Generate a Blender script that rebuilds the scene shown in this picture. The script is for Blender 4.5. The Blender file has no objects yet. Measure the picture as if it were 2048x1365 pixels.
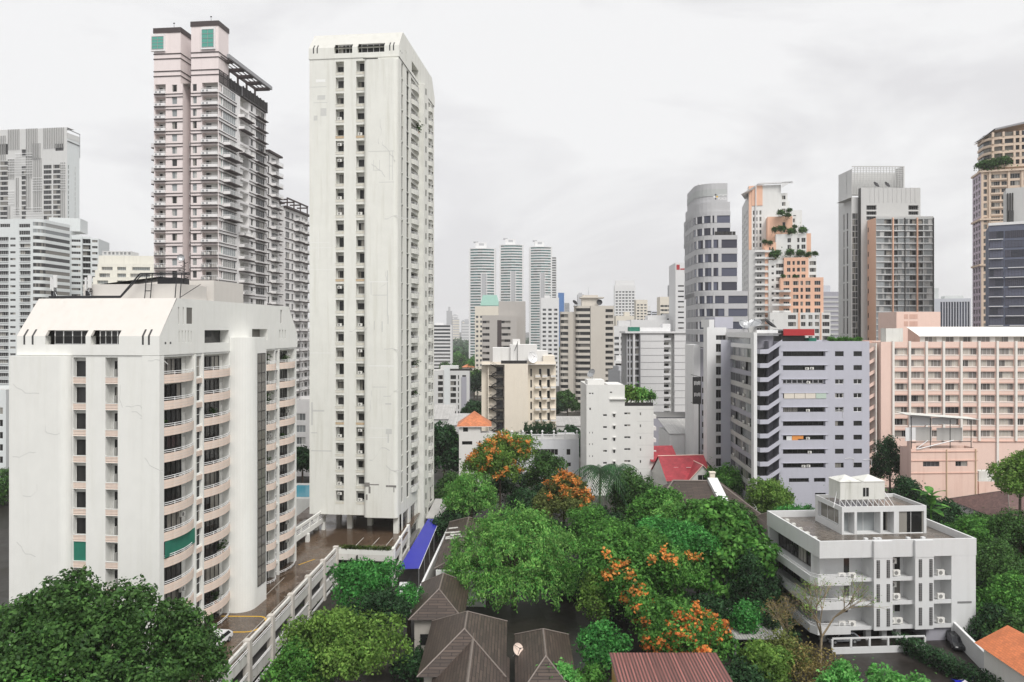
import bpy, math, random
import numpy as np
R = math.radians
SC = bpy.context.scene
COL = SC.collection
# ------------------------------------------------------------------ camera, sky, sun, exposure
H, F, HY, CX = 42.0, 1500.0, 660.0, 1024.0          # eye height (m), focal length and horizon in photo pixels
cam_d = bpy.data.cameras.new('camera')
cam = bpy.data.objects.new('camera', cam_d); COL.objects.link(cam)
cam.location = (0, 0, H); cam.rotation_euler = (R(90), 0, 0)
cam_d.sensor_width = 36.0; cam_d.lens = 36.0 * F / 2048
cam_d.shift_y = (HY - 682.5) / 2048
cam_d.clip_start = 0.5; cam_d.clip_end = 30000
SC.camera = cam
SC.view_settings.view_transform = 'Standard'; SC.view_settings.look = 'None'
SC.view_settings.exposure = 0.07; SC.view_settings.gamma = 1.0
SUN_EL, SUN_AZ = R(52), R(155)                       # high behind the camera, to the right
sd = bpy.data.lights.new('sun', 'SUN'); sd.energy = 2.6; sd.angle = R(26); sd.color = (1, .975, .94)
so = bpy.data.objects.new('sun', sd); COL.objects.link(so)
so.rotation_euler = (R(90) - SUN_EL, 0, R(180) - SUN_AZ)
wd = bpy.data.worlds.new('World'); SC.world = wd; wd.use_nodes = True
nt = wd.node_tree; nt.nodes.clear()
out = nt.nodes.new('ShaderNodeOutputWorld'); bg = nt.nodes.new('ShaderNodeBackground'); bg.inputs[1].default_value = 0.1
sky = nt.nodes.new('ShaderNodeTexSky'); sky.sky_type = 'NISHITA'; sky.sun_disc = False
sky.sun_elevation = SUN_EL; sky.sun_rotation = SUN_AZ; sky.dust_density = 4
tc = nt.nodes.new('ShaderNodeTexCoord'); mp = nt.nodes.new('ShaderNodeMapping'); mp.inputs['Scale'].default_value = (1.3, 1.3, 3.0)
mp.inputs['Location'].default_value = (3.1, 1.4, .3)
nz = nt.nodes.new('ShaderNodeTexNoise'); nz.inputs['Scale'].default_value = 2.1; nz.inputs['Detail'].default_value = 9; nz.inputs['Roughness'].default_value = .55
nz.inputs['Distortion'].default_value = .5
rp = nt.nodes.new('ShaderNodeValToRGB'); e = rp.color_ramp.elements
e[0].position = .38; e[0].color = (.765, .76, .775, 1); e[1].position = .54; e[1].color = (.90, .90, .905, 1)
vm = nt.nodes.new('ShaderNodeVectorMath'); vm.operation = 'SCALE'; vm.inputs['Scale'].default_value = 10.0
mx = nt.nodes.new('ShaderNodeMix'); mx.data_type = 'RGBA'; mx.inputs[0].default_value = .965
L = nt.links.new
L(tc.outputs['Generated'], mp.inputs[0]); L(mp.outputs[0], nz.inputs['Vector']); L(nz.outputs['Fac'], rp.inputs[0]); L(rp.outputs[0], vm.inputs[0])
L(sky.outputs[0], mx.inputs[6]); L(vm.outputs[0], mx.inputs[7]); L(mx.outputs[2], bg.inputs[0]); L(bg.outputs[0], out.inputs[0])
SC.cycles.max_bounces = 6; SC.cycles.diffuse_bounces = 3; SC.cycles.glossy_bounces = 2; SC.cycles.transmission_bounces = 2
SC.cycles.volume_bounces = 1; SC.cycles.use_denoising = True
# ------------------------------------------------------------------ pixel <-> metre helpers (layout survey only)
def at(px, Y): return (px - CX) / F * Y
def zz(py, Y): return H + (HY - py) / F * Y
# ------------------------------------------------------------------ materials
MATS = {}
def _mat(name):
    m = bpy.data.materials.new(name); m.use_nodes = True; MATS[name] = m
    t = m.node_tree; return m, t, t.nodes['Principled BSDF']
def _n(t, kind, **kw):
    n = t.nodes.new('ShaderNode' + kind)
    for k, v in kw.items():
        if k in n.inputs: n.inputs[k].default_value = v
        else: setattr(n, k, v)
    return n
def _mix(t, fac, a, b, blend='MIX'):
    m = t.nodes.new('ShaderNodeMix'); m.data_type = 'RGBA'; m.blend_type = blend
    for i, x in ((0, fac), (6, a), (7, b)):
        if hasattr(x, 'is_linked') or hasattr(x, 'links'): t.links.new(x, m.inputs[i])
        else: m.inputs[i].default_value = x if i == 0 else (*x[:3], 1)
    return m.outputs[2]
def _ramp(t, src, p0, p1, v0=0., v1=1.):
    r = t.nodes.new('ShaderNodeMapRange'); r.inputs[1].default_value = p0; r.inputs[2].default_value = p1
    r.inputs[3].default_value = v0; r.inputs[4].default_value = v1; t.links.new(src, r.inputs[0]); return r.outputs[0]
def _math(t, op, a, b=0.):
    m = t.nodes.new('ShaderNodeMath'); m.operation = op
    for i, x in ((0, a), (1, b)):
        if hasattr(x, 'links'): t.links.new(x, m.inputs[i])
        else: m.inputs[i].default_value = x
    return m.outputs[0]
def _noise(t, scale, vec=(1, 1, 1), detail=4, rough=.55, off=(0, 0, 0)):
    c = t.nodes.new('ShaderNodeTexCoord'); mp = t.nodes.new('ShaderNodeMapping')
    mp.inputs['Scale'].default_value = vec; mp.inputs['Location'].default_value = off
    t.links.new(c.outputs['Object'], mp.inputs[0])
    n = _n(t, 'TexNoise', Scale=scale, Detail=detail, Roughness=rough); t.links.new(mp.outputs[0], n.inputs['Vector']); return n.outputs['Fac']
def wall(name, col, stain=.25, rough=.75, dirt=(.22, .2, .15), patch=.025, spec=.3):
    """painted plaster or concrete: rain streaks, blotches and fine grain with shapes of their own"""
    m, t, p = _mat(name); c = tuple(col)
    streak = _ramp(t, _noise(t, 1.0, (1.1, 1.1, .07), 5, .6), .50, .72)
    blot = _ramp(t, _noise(t, .22, (1, 1, 1), 5, .6, (7, 3, 2)), .45, .75)
    fine = _noise(t, .9, (1, 1, .6), 6, .65)
    k = _mix(t, _ramp(t, fine, .3, .7), tuple(x * (1 - patch) for x in c), tuple(min(x * (1 + patch), .86) for x in c))
    k = _mix(t, _math(t, 'MULTIPLY', blot, stain * .55), k, tuple(x * .8 for x in c))
    k = _mix(t, _math(t, 'MULTIPLY', streak, stain), k, tuple(.5 * a + .5 * b for a, b in zip(c, dirt)))
    t.links.new(k, p.inputs['Base Color']); p.inputs['Roughness'].default_value = rough; p.inputs['Specular IOR Level'].default_value = spec
    return m
def plain(name, col, rough=.6, metal=0., var=.1, scale=2.0, spec=.4):
    m, t, p = _mat(name)
    k = _mix(t, _noise(t, scale), tuple(x * (1 - var) for x in col), tuple(min(x * (1 + var), .9) for x in col))
    t.links.new(k, p.inputs['Base Color']); p.inputs['Roughness'].default_value = rough; p.inputs['Metallic'].default_value = metal
    p.inputs['Specular IOR Level'].default_value = spec
    return m
def _rnd(t):
    g = t.nodes.new('ShaderNodeNewGeometry'); o = t.nodes.new('ShaderNodeObjectInfo')
    return _math(t, 'FRACT', _math(t, 'ADD', g.outputs['Random Per Island'], o.outputs['Random']))
def glass(name, col, curtain=(.42, .4, .36), amount=.45, rough=.08, bright=.5):
    """window glass: dark room behind, some with drawn curtains (uv runs 0..1 over each pane set)"""
    m, t, p = _mat(name); r = _rnd(t)
    wn = t.nodes.new('ShaderNodeTexWhiteNoise'); wn.noise_dimensions = '1D'; t.links.new(r, wn.inputs['W'])
    uv = t.nodes.new('ShaderNodeUVMap'); sx = t.nodes.new('ShaderNodeSeparateXYZ'); t.links.new(uv.outputs[0], sx.inputs[0])
    u, v = sx.outputs[0], sx.outputs[1]
    has = _math(t, 'LESS_THAN', wn.outputs['Value'], amount)
    edge = _math(t, 'ABSOLUTE', _math(t, 'SUBTRACT', u, _math(t, 'MULTIPLY', r, 1.2)))
    cov = _math(t, 'MULTIPLY', _math(t, 'GREATER_THAN', edge, .3), has)
    wv = t.nodes.new('ShaderNodeTexWave'); wv.inputs['Scale'].default_value = 7; wv.inputs['Distortion'].default_value = 2
    t.links.new(uv.outputs[0], wv.inputs['Vector'])
    cc = _mix(t, wv.outputs['Fac'], tuple(x * .55 for x in curtain), curtain)
    cc = _mix(t, _math(t, 'MULTIPLY', r, 1 - bright), cc, tuple(x * .2 for x in curtain))
    dk = _mix(t, wn.outputs['Value'], tuple(x * .5 for x in col), tuple(x * 1.7 for x in col))
    t.links.new(_mix(t, cov, dk, cc), p.inputs['Base Color'])
    p.inputs['Roughness'].default_value = rough; p.inputs['Specular IOR Level'].default_value = .3
    return m
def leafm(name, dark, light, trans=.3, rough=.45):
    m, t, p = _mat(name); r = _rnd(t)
    big = _ramp(t, _noise(t, .6, (1, 1, 1), 3, .6), .38, .6)  # dark patches in the leaf colour imitate shade between clumps
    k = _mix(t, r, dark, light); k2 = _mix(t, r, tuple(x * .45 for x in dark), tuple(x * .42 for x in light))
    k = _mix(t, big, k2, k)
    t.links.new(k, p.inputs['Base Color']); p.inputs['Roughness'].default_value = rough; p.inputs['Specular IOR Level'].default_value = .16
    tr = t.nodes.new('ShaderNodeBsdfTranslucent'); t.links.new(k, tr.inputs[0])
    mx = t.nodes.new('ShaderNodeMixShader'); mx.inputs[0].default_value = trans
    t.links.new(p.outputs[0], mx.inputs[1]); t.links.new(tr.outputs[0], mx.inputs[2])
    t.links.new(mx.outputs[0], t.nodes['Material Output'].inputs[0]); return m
def tiles(name, col, mortar, sx, sz, var=.3, rough=.6, plane='xy', size=.015):
    """roof tiles / cladding drawn as courses on the part's own surface"""
    m, t, p = _mat(name); uv = t.nodes.new('ShaderNodeUVMap')
    b = t.nodes.new('ShaderNodeTexBrick'); t.links.new(uv.outputs[0], b.inputs['Vector'])
    b.inputs['Color1'].default_value = (*[x * (1 - var) for x in col], 1); b.inputs['Color2'].default_value = (*[min(x * (1 + var), .9) for x in col], 1)
    b.inputs['Mortar'].default_value = (*mortar, 1); b.inputs['Scale'].default_value = 1; b.inputs['Brick Width'].default_value = sx; b.inputs['Row Height'].default_value = sz
    b.inputs['Mortar Size'].default_value = size; b.inputs['Mortar Smooth'].default_value = .3
    k = _mix(t, _math(t, 'MULTIPLY', _ramp(t, _noise(t, .35, (1, 1, 1), 5, .6), .45, .7), .55), b.outputs[0], tuple(x * .55 for x in col))
    t.links.new(k, p.inputs['Base Color']); p.inputs['Roughness'].default_value = rough
    bp = t.nodes.new('ShaderNodeBump'); bp.inputs['Strength'].default_value = .5; bp.inputs['Distance'].default_value = .05
    t.links.new(b.outputs['Fac'], bp.inputs['Height']); bp.invert = True; t.links.new(bp.outputs[0], p.inputs['Normal'])
    return m
# ------------------------------------------------------------------ mesh builder
class MB:
    def __init__(s): s.v = []; s.f = []; s.m = []; s.u = []; s.cut = []; s.pure = True
    def poly(s, pts, m, uv=None):
        n = len(s.v); s.v += [tuple(p) for p in pts]; s.f.append(tuple(range(n, n + len(pts)))); s.m.append(m)
        s.u.append(uv if uv else [(0, 0)] * len(pts))
    def quad(s, a, b, c, d, m, uv=None): s.poly((a, b, c, d), m, uv)
    def box(s, x0, x1, y0, y1, z0, z1, m, top=None):
        s.cut.append(len(s.f))
        a, b, c, d, e, f, g, h = ((x0, y0, z0), (x1, y0, z0), (x1, y1, z0), (x0, y1, z0), (x0, y0, z1), (x1, y0, z1), (x1, y1, z1), (x0, y1, z1))
        for q in ((d, c, b, a), (a, b, f, e), (b, c, g, f), (c, d, h, g), (d, a, e, h)): s.poly(q, m)
        s.poly((e, f, g, h), top or m)
        return s
    def ext(s, pts, z0, z1, m, top=None, cap=True, bot=False):
        n = len(pts)
        for i in range(n):
            a, b = pts[i], pts[(i + 1) % n]
            s.poly(((*a, z0), (*b, z0), (*b, z1), (*a, z1)), m)
        if cap: s.poly([(*p, z1) for p in pts], top or m)
        if bot: s.poly([(*p, z0) for p in reversed(pts)], m)
        return s
    def tube(s, p, q, r0, r1, m, n=6, caps=True):
        p = np.array(p, float); q = np.array(q, float); d = q - p; l = np.linalg.norm(d)
        if l < 1e-6: return s
        d /= l; a = np.cross(d, (0, 0, 1.) if abs(d[2]) < .9 else (1., 0, 0)); a /= np.linalg.norm(a); b = np.cross(d, a)
        A = [p + r0 * (a * math.cos(t) + b * math.sin(t)) for t in (2 * math.pi * i / n for i in range(n))]
        Bq = [q + r1 * (a * math.cos(t) + b * math.sin(t)) for t in (2 * math.pi * i / n for i in range(n))]
        for i in range(n): s.poly((A[i], A[(i + 1) % n], Bq[(i + 1) % n], Bq[i]), m)
        if caps: s.poly(list(reversed(A)), m); s.poly(Bq, m)
        return s
    def bar(s, p, q, w, m): return s.tube(p, q, w * .707, w * .707, m, 4)
    def path(s, pts, r, m, n=5):
        for a, b in zip(pts, pts[1:]): s.tube(a, b, r, r, m, n)
        return s
    def lathe(s, prof, m, n=16, c=(0, 0, 0)):
        for (r0, z0), (r1, z1) in zip(prof, prof[1:]):
            for i in range(n):
                t0, t1 = 2 * math.pi * i / n, 2 * math.pi * (i + 1) / n
                s.poly(((c[0] + r0 * math.cos(t0), c[1] + r0 * math.sin(t0), c[2] + z0), (c[0] + r0 * math.cos(t1), c[1] + r0 * math.sin(t1), c[2] + z0),
                        (c[0] + r1 * math.cos(t1), c[1] + r1 * math.sin(t1), c[2] + z1), (c[0] + r1 * math.cos(t0), c[1] + r1 * math.sin(t0), c[2] + z1)), m)
        return s
    def face(s, P, s0, s1, z0, z1, m, holes=(), dep=.25, rm=None, back=None):
        """wall rectangle with recessed openings; P(s, z, depth) -> point"""
        rm = rm or m
        zs = sorted({z0, z1} | {min(max(h[2], z0), z1) for h in holes} | {min(max(h[3], z0), z1) for h in holes})
        for za, zb in zip(zs, zs[1:]):
            if zb - za < 1e-5: continue
            zc = (za + zb) / 2; x = s0
            for h in sorted(h for h in holes if h[2] < zc < h[3]):
                if h[0] > x + 1e-5: s.quad(P(x, za, 0), P(h[0], za, 0), P(h[0], zb, 0), P(x, zb, 0), m)
                x = max(x, h[1])
            if x < s1 - 1e-5: s.quad(P(x, za, 0), P(s1, za, 0), P(s1, zb, 0), P(x, zb, 0), m)
        for h in holes:
            a, b, c, d = h[:4]; e = h[4] if len(h) > 4 and h[4] else dep
            s.quad(P(a, c, 0), P(b, c, 0), P(b, c, e), P(a, c, e), rm); s.quad(P(a, d, e), P(b, d, e), P(b, d, 0), P(a, d, 0), rm)
            s.quad(P(a, c, 0), P(a, c, e), P(a, d, e), P(a, d, 0), rm); s.quad(P(b, c, e), P(b, c, 0), P(b, d, 0), P(b, d, e), rm)
            if back: s.quad(P(a, c, e), P(b, c, e), P(b, d, e), P(a, d, e), back)
        return s
    def mesh(s, name):
        me = bpy.data.meshes.new(name); me.from_pydata(s.v, [], s.f)
        names = list(dict.fromkeys(s.m)); ix = {n: i for i, n in enumerate(names)}
        for n in names: me.materials.append(MATS[n])
        me.polygons.foreach_set('material_index', [ix[n] for n in s.m])
        ul = me.uv_layers.new(name='UVMap'); ul.data.foreach_set('uv', [c for f in s.u for p in f for c in p])
        me.update(); return me
    def build(s, name, parent=None, loc=None, rotz=0):
        if not s.f: return None
        o = bpy.data.objects.new(name, s.mesh(name)); COL.objects.link(o)
        if parent: o.parent = parent
        if loc: o.location = loc
        o.rotation_euler.z = rotz
        return o
    def put(s, o, loc, rot):
        c, sn = math.cos(rot), math.sin(rot); n = len(s.v)
        s.v += [(loc[0] + c * x - sn * y, loc[1] + sn * x + c * y, loc[2] + z) for x, y, z in o.v]
        s.f += [tuple(i + n for i in f) for f in o.f]; s.m += o.m; s.u += o.u
def tag(o, label, cat, group=None, kind=None):
    if label: o['label'] = label
    if cat: o['category'] = cat
    if group: o['group'] = group
    if kind: o['kind'] = kind
    return o
def empty(name, loc, rotz=0):
    o = bpy.data.objects.new(name, None); COL.objects.link(o); o.location = loc; o.rotation_euler.z = rotz; o.empty_display_size = .5
    return o
def thing(name, label, cat, loc, rotz=0, group=None): return tag(empty(name, loc, rotz), label, cat, group)
# ------------------------------------------------------------------ buildings
LIB = {}                                            # shared part shapes: key -> [MB, mesh or None]
def shape(key, fn):
    if key not in LIB: LIB[key] = [fn(), None]
    return key
def window(w, h, gl='glass', fr='frame_white', nv=None, nh=1, t=.05, sill=False):
    w, h = round(w, 2), round(h, 2); nv = nv or max(1, round(w / .95))
    def fn():
        m = MB(); m.quad((0, 0, 0), (w, 0, 0), (w, 0, h), (0, 0, h), gl, [(0, 0), (1, 0), (1, 1), (0, 1)])
        y0, y1 = -.05, -.004
        for x in [0] + [w * i / nv - t / 2 for i in range(1, nv)] + [w - t]: m.box(x, x + t, y0, y1, 0, h, fr)
        for z in [0] + [h * i / nh - t / 2 for i in range(1, nh)] + [h - t]: m.box(t, w - t, y0 + .004, y1, z, z + t, fr)
        if sill: m.box(-.08, w + .08, -.32, .0, -.09, -.003, fr)
        return m
    return shape(('win', w, h, gl, fr, nv, nh, t, sill), fn)
WHOLE = ('louvre', 'band_course', 'plaster_repair', 'facade_fin', 'roof_louvre', 'joint', 'window_band')
ROT = {'F': 0., 'R': math.pi / 2, 'L': -math.pi / 2, 'B': math.pi}
class Bld:
    def __init__(s, name, label, cat, px, D, rot=0., group=None, z=0., x=None):
        s.a = R(rot); s.o = (at(px, D) if x is None else x, D); s.z0 = z
        s.root = thing(name, label, cat, (*s.o, z), s.a, group); s.w = {}; s.ins = {}
        s.ux = (math.cos(s.a), math.sin(s.a)); s.uy = (-math.sin(s.a), math.cos(s.a))
    def W(s, x, y): return (s.o[0] + x * s.ux[0] + y * s.uy[0], s.o[1] + x * s.ux[1] + y * s.uy[1])
    def tx(s, px, y=0.):                             # local x of a picture column on the plane local y
        r = (px - CX) / F; X, Y = s.W(0, y); return (X - r * Y) / (r * s.ux[1] - s.ux[0])
    def ty(s, px, x=0.):
        r = (px - CX) / F; X, Y = s.W(x, 0); return (X - r * Y) / (r * s.uy[1] - s.uy[0])
    def z(s, py, x=0., y=0.): return zz(py, s.W(x, y)[1]) - s.z0
    def mb(s, part='wall'): return s.w.setdefault(part, MB())
    def P(s, side, k):
        if side == 'F': return lambda t, z, d=0.: (t, k + d, z)
        if side == 'B': return lambda t, z, d=0.: (t, k - d, z)
        if side == 'R': return lambda t, z, d=0.: (k - d, t, z)
        return lambda t, z, d=0.: (k + d, t, z)
    def add(s, name, key, loc, rot=0., subs=()): s.ins.setdefault(name, []).append((key, loc, rot, subs))
    def put(s, name, key, side, k, t0, t1, z, d=0., subs=()):
        p = s.P(side, k)(t1 if side in 'LB' else t0, z, d); s.add(name, key, p, ROT[side], subs)
    def wall(s, side, k, s0, s1, z0, z1, m, holes=(), dep=.2, win=None, part='wall', rm=None, wname='window'):
        """win: dict for window() or None; a hole may be (s0,s1,z0,z1,depth)"""
        s.mb(part).face(s.P(side, k), s0, s1, z0, z1, m, holes, dep, rm)
        if win is not None:
            for h in holes:
                e = h[4] if len(h) > 4 and h[4] else dep
                s.put(wname, window(h[1] - h[0], h[3] - h[2], **win), side, k, h[0], h[1], h[2], e - .01)
    def roof(s, x0, x1, y0, y1, z, m, par=.9, wm=None, t=.25, part='roof'):
        """flat roof with a parapet whose outside is the wall face below"""
        b = s.mb(part); wm = wm or m
        b.quad((x0 + t, y0 + t, z - par), (x1 - t, y0 + t, z - par), (x1 - t, y1 - t, z - par), (x0 + t, y1 - t, z - par), m)
        for (a, c, d, e) in (((x0, y0), (x1, y0), (x1 - t, y0 + t), (x0 + t, y0 + t)), ((x1, y0), (x1, y1), (x1 - t, y1 - t), (x1 - t, y0 + t)),
                             ((x1, y1), (x0, y1), (x0 + t, y1 - t), (x1 - t, y1 - t)), ((x0, y1), (x0, y0), (x0 + t, y0 + t), (x0 + t, y1 - t))):
            b.quad((*a, z), (*c, z), (*d, z), (*e, z), wm); b.quad((*e, z), (*d, z), (*d, z - par), (*e, z - par), wm)
    def vol(s, x0, x1, y0, y1, z0, z1, m, F=(), Rr=(), Ll=(), win=None, roof='roof_grey', dep=.2, par=.9, part='wall', rm=None):
        s.wall('F', y0, x0, x1, z0, z1, m, F, dep, win, part, rm); s.wall('R', x1, y0, y1, z0, z1, m, Rr, dep, win, part, rm)
        s.wall('L', x0, y0, y1, z0, z1, m, Ll, dep, win, part, rm); s.wall('B', y1, x0, x1, z0, z1, m, (), dep, None, part)
        if roof: s.roof(x0, x1, y0, y1, z1, roof, par, m)
    def done(s):
        for k, b in s.w.items():
            if 1 < len(b.cut) <= 40 and len(b.f) == 6 * len(b.cut) and k not in WHOLE:
                for i in b.cut: q = MB(); [q.poly([b.v[j] for j in b.f[n]], b.m[n]) for n in range(i, i + 6)]; q.build(k, s.root)
            else: b.build(k, s.root)
        for name, L in s.ins.items():
            L.sort(key=lambda e: math.hypot(*s.W(e[1][0], e[1][1])) + abs(e[1][2] + s.z0 - H) * .15 + (400 if -ROT['L'] - .01 < -e[2] - .0 < 0 else 0))
            rest = MB(); srest = {}
            for i, (key, loc, rot, subs) in enumerate(L):
                if i < (100 if len(L) <= 100 else 99):
                    e = LIB[key]
                    if e[1] is None: e[1] = e[0].mesh(name)
                    o = bpy.data.objects.new(name, e[1]); COL.objects.link(o); o.parent = s.root; o.location = loc; o.rotation_euler.z = rot
                    for sn, sk in subs:
                        e = LIB[sk]
                        if e[1] is None: e[1] = e[0].mesh(sn)
                        c = bpy.data.objects.new(sn, e[1]); COL.objects.link(c); c.parent = o
                else:
                    rest.put(LIB[key][0], loc, rot)
                    for sn, sk in subs: rest.put(LIB[sk][0], loc, rot)
            if rest.f: rest.build(name, s.root)['kind'] = 'stuff'
        return s.root
def rows(z0, dz, n, h): return [(z0 + i * dz, z0 + i * dz + h) for i in range(n)]
def grid(cols, rws, dep=None): return [(a, b, c, d, dep) for a, b in cols for c, d in rws]
def even(s0, s1, n, w): p = (s1 - s0) / n; return [(s0 + p * i + (p - w) / 2, s0 + p * i + (p + w) / 2) for i in range(n)]
wall('plaster', (.79, .79, .755), .28, dirt=(.46, .45, .36)); wall('plaster_warm', (.665, .635, .595), .2, dirt=(.4, .34, .26)); wall('attic_grey', (.62, .615, .575), .3, dirt=(.3, .29, .22))
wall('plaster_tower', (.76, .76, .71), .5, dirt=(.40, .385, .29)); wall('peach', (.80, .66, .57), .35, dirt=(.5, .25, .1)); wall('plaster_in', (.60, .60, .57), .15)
wall('patch_grey', (.60, .60, .575), .1); wall('patch_white', (.84, .84, .82), .05); wall('patch_dark', (.22, .21, .2), .2)
plain('frame_white', (.74, .74, .73), .4); plain('frame_dark', (.035, .033, .032), .45); plain('frame_grey', (.3, .3, .31), .4)
plain('metal', (.45, .46, .47), .35, .6); plain('metal_dark', (.03, .03, .033), .45, .3); plain('rail_white', (.82, .82, .82), .4)
wall('roof_grey', (.5, .49, .47), .4); wall('roof_dark', (.2, .195, .19), .4); plain('ac_body', (.78, .77, .73), .5); plain('ac_dark', (.06, .06, .06), .5)
glass('glass', (.035, .035, .036)); glass('glass_dark', (.022, .022, .022), amount=.25); glass('glass_pale', (.22, .235, .24), (.66, .66, .64), .6)
plain('green_screen', (.02, .17, .115), .6, var=.25, scale=1.2); plain('timber', (.45, .2, .07), .6)
leafm('leaf_pot', (.02, .06, .012), (.09, .2, .04))

def bowed(w, bulge, h, mat='peach'):
    def fn():
        m = MB(); n = 8; pts = [(w * i / n, -.06 - bulge * math.sin(math.pi * i / n) ** .8) for i in range(n + 1)]
        for (a, b) in zip(pts, pts[1:]):
            o = lambda p, k: (p[0], p[1] + k)
            m.quad((*a, 0), (*b, 0), (*b, h), (*a, h), mat); m.quad((*o(b, .12), .1), (*o(a, .12), .1), (*o(a, .12), h), (*o(b, .12), h), mat)
            m.quad((*a, h), (*b, h), (*o(b, .12), h), (*o(a, .12), h), mat)
            m.quad((a[0], .02, 0), (b[0], .02, 0), (*b, 0), (*a, 0), 'plaster'); m.quad((a[0], .02, .1), (b[0], .02, .1), (*o(b, .12), .1), (*o(a, .12), .1), 'plaster')
            for zg in (.3, .62):
                m.quad((a[0], a[1] - .012, zg * h), (b[0], b[1] - .012, zg * h), (b[0], b[1] - .012, zg * h + .025), (a[0], a[1] - .012, zg * h + .025), 'patch_grey')
        return m
    return shape(('bow', w, bulge, h, mat), fn)
def bowrail(w, bulge, h):
    def fn():
        m = MB(); n = 8; pts = [(w * i / n, -.0 - bulge * math.sin(math.pi * i / n) ** .8) for i in range(n + 1)]
        for dz in (.17, .38): m.path([(*p, h + dz) for p in pts], .035, 'rail_white', 4)
        for p in pts[::2]: m.box(p[0] - .03, p[0] + .03, p[1] - .03, p[1] + .03, h, h + .38, 'rail_white')
        return m
    return shape(('bowrail', w, bulge, h), fn)
def backwall(w, h, g0, g1, gz=2.2, gl='glass', nv=4, zb=.05, fr='frame_dark', door=None):
    """back of a balcony recess: glazed doors between g0 and g1, plaster elsewhere"""
    def fn():
        m = MB()
        for a, b, c, d in ((0, g0, 0, h), (g1, w, 0, h), (g0, g1, gz, h), (g0, g1, 0, zb)):
            if b - a > .01 and d - c > .01: m.quad((a, 0, c), (b, 0, c), (b, 0, d), (a, 0, d), 'plaster_in')  # recess plaster darker than the facade: shade put into its colour
        m.quad((g0, .06, zb), (g1, .06, zb), (g1, .06, gz), (g0, .06, gz), gl, [(0, 0), (1, 0), (1, 1), (0, 1)])
        for i in range(nv + 1): x = g0 + (g1 - g0) * i / nv; m.box(x - .03, x + .03, -.02, .05, zb, gz, fr)
        m.box(g0, g1, -.02, .045, gz - .03, gz + .04, fr)
        if door: m.box(door[0], door[1], -.03, .02, .05, door[2], 'plaster')
        return m
    return shape(('back', w, h, g0, g1, gz, gl, nv, zb, fr, door), fn)
def slatted(w, h, n=4):
    def fn():
        m = MB()
        for i in range(n):
            z = h * i / n; m.box(0, w, -.04 - .03 * (i % 2), .08, z, z + h / n * .72, 'peach'); m.box(0, w, .0, .06, z + h / n * .72, z + h / n, 'patch_grey')
        m.box(-.0, w, -.09, .1, h, h + .05, 'plaster'); return m
    return shape(('slat', w, h, n), fn)
def acunit(w=.85, h=.65, d=.35):
    def fn():
        m = MB(); m.box(0, w, 0, d, .06, h, 'ac_body')
        c = (w * .4, -.012, h * .53); n = 12; r = h * .36
        m.poly([(c[0] + r * math.cos(t), c[1], c[2] + r * math.sin(t)) for t in (2 * math.pi * i / n for i in range(n))], 'ac_dark')
        for i in (-1, 0, 1): m.box(c[0] - r, c[0] + r, -.025, -.014, c[2] + i * r * .5 - .012, c[2] + i * r * .5 + .012, 'ac_body')
        m.box(.05, .15, 0.02, d - .02, 0, .06, 'ac_dark'); m.box(w - .15, w - .05, .02, d - .02, 0, .06, 'ac_dark'); return m
    return shape(('ac', w, h, d), fn)
def potplant(seed, s=1.):
    def fn():
        rr = random.Random(seed); m = MB()
        m.lathe([(.0, 0), (.14 * s, 0), (.19 * s, .3 * s), (.16 * s, .3 * s), (.0, .27 * s)], 'timber', 8)
        for i in range(70):
            a = rr.random() * 6.28; r0 = rr.random() * .55 * s; z = (.35 + rr.random() * .85) * s; x, y = r0 * math.cos(a), r0 * math.sin(a)
            l = .2 * s; dx, dy, dz = rr.uniform(-l, l), rr.uniform(-l, l), rr.uniform(-l, l)
            m.quad((x, y, z), (x + dx, y + dy, z + dz * .4), (x + dx * 1.6, y + dy * 1.6 + .06, z + dz), (x + dy * .5, y - dx * .5, z + .1 * s), 'leaf_pot')
        return m
    return shape(('pot', seed, s), fn)

def slit(bent, z0, z1, zk, sl, w=.22):
    def fn():
        m = MB(); m.box(0, w, -.004, .0, z0, zk, 'ac_dark')  # flat dark strip painted in place of the slit's shaded depth
        if bent:
            y = lambda z: (z - zk) * sl - .02
            m.quad((0, y(zk), zk), (w, y(zk), zk), (w, y(z1), z1), (0, y(z1), z1), 'ac_dark')
        return m
    return shape(('slit', bent, z0, z1, zk, sl, w), fn)

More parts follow.
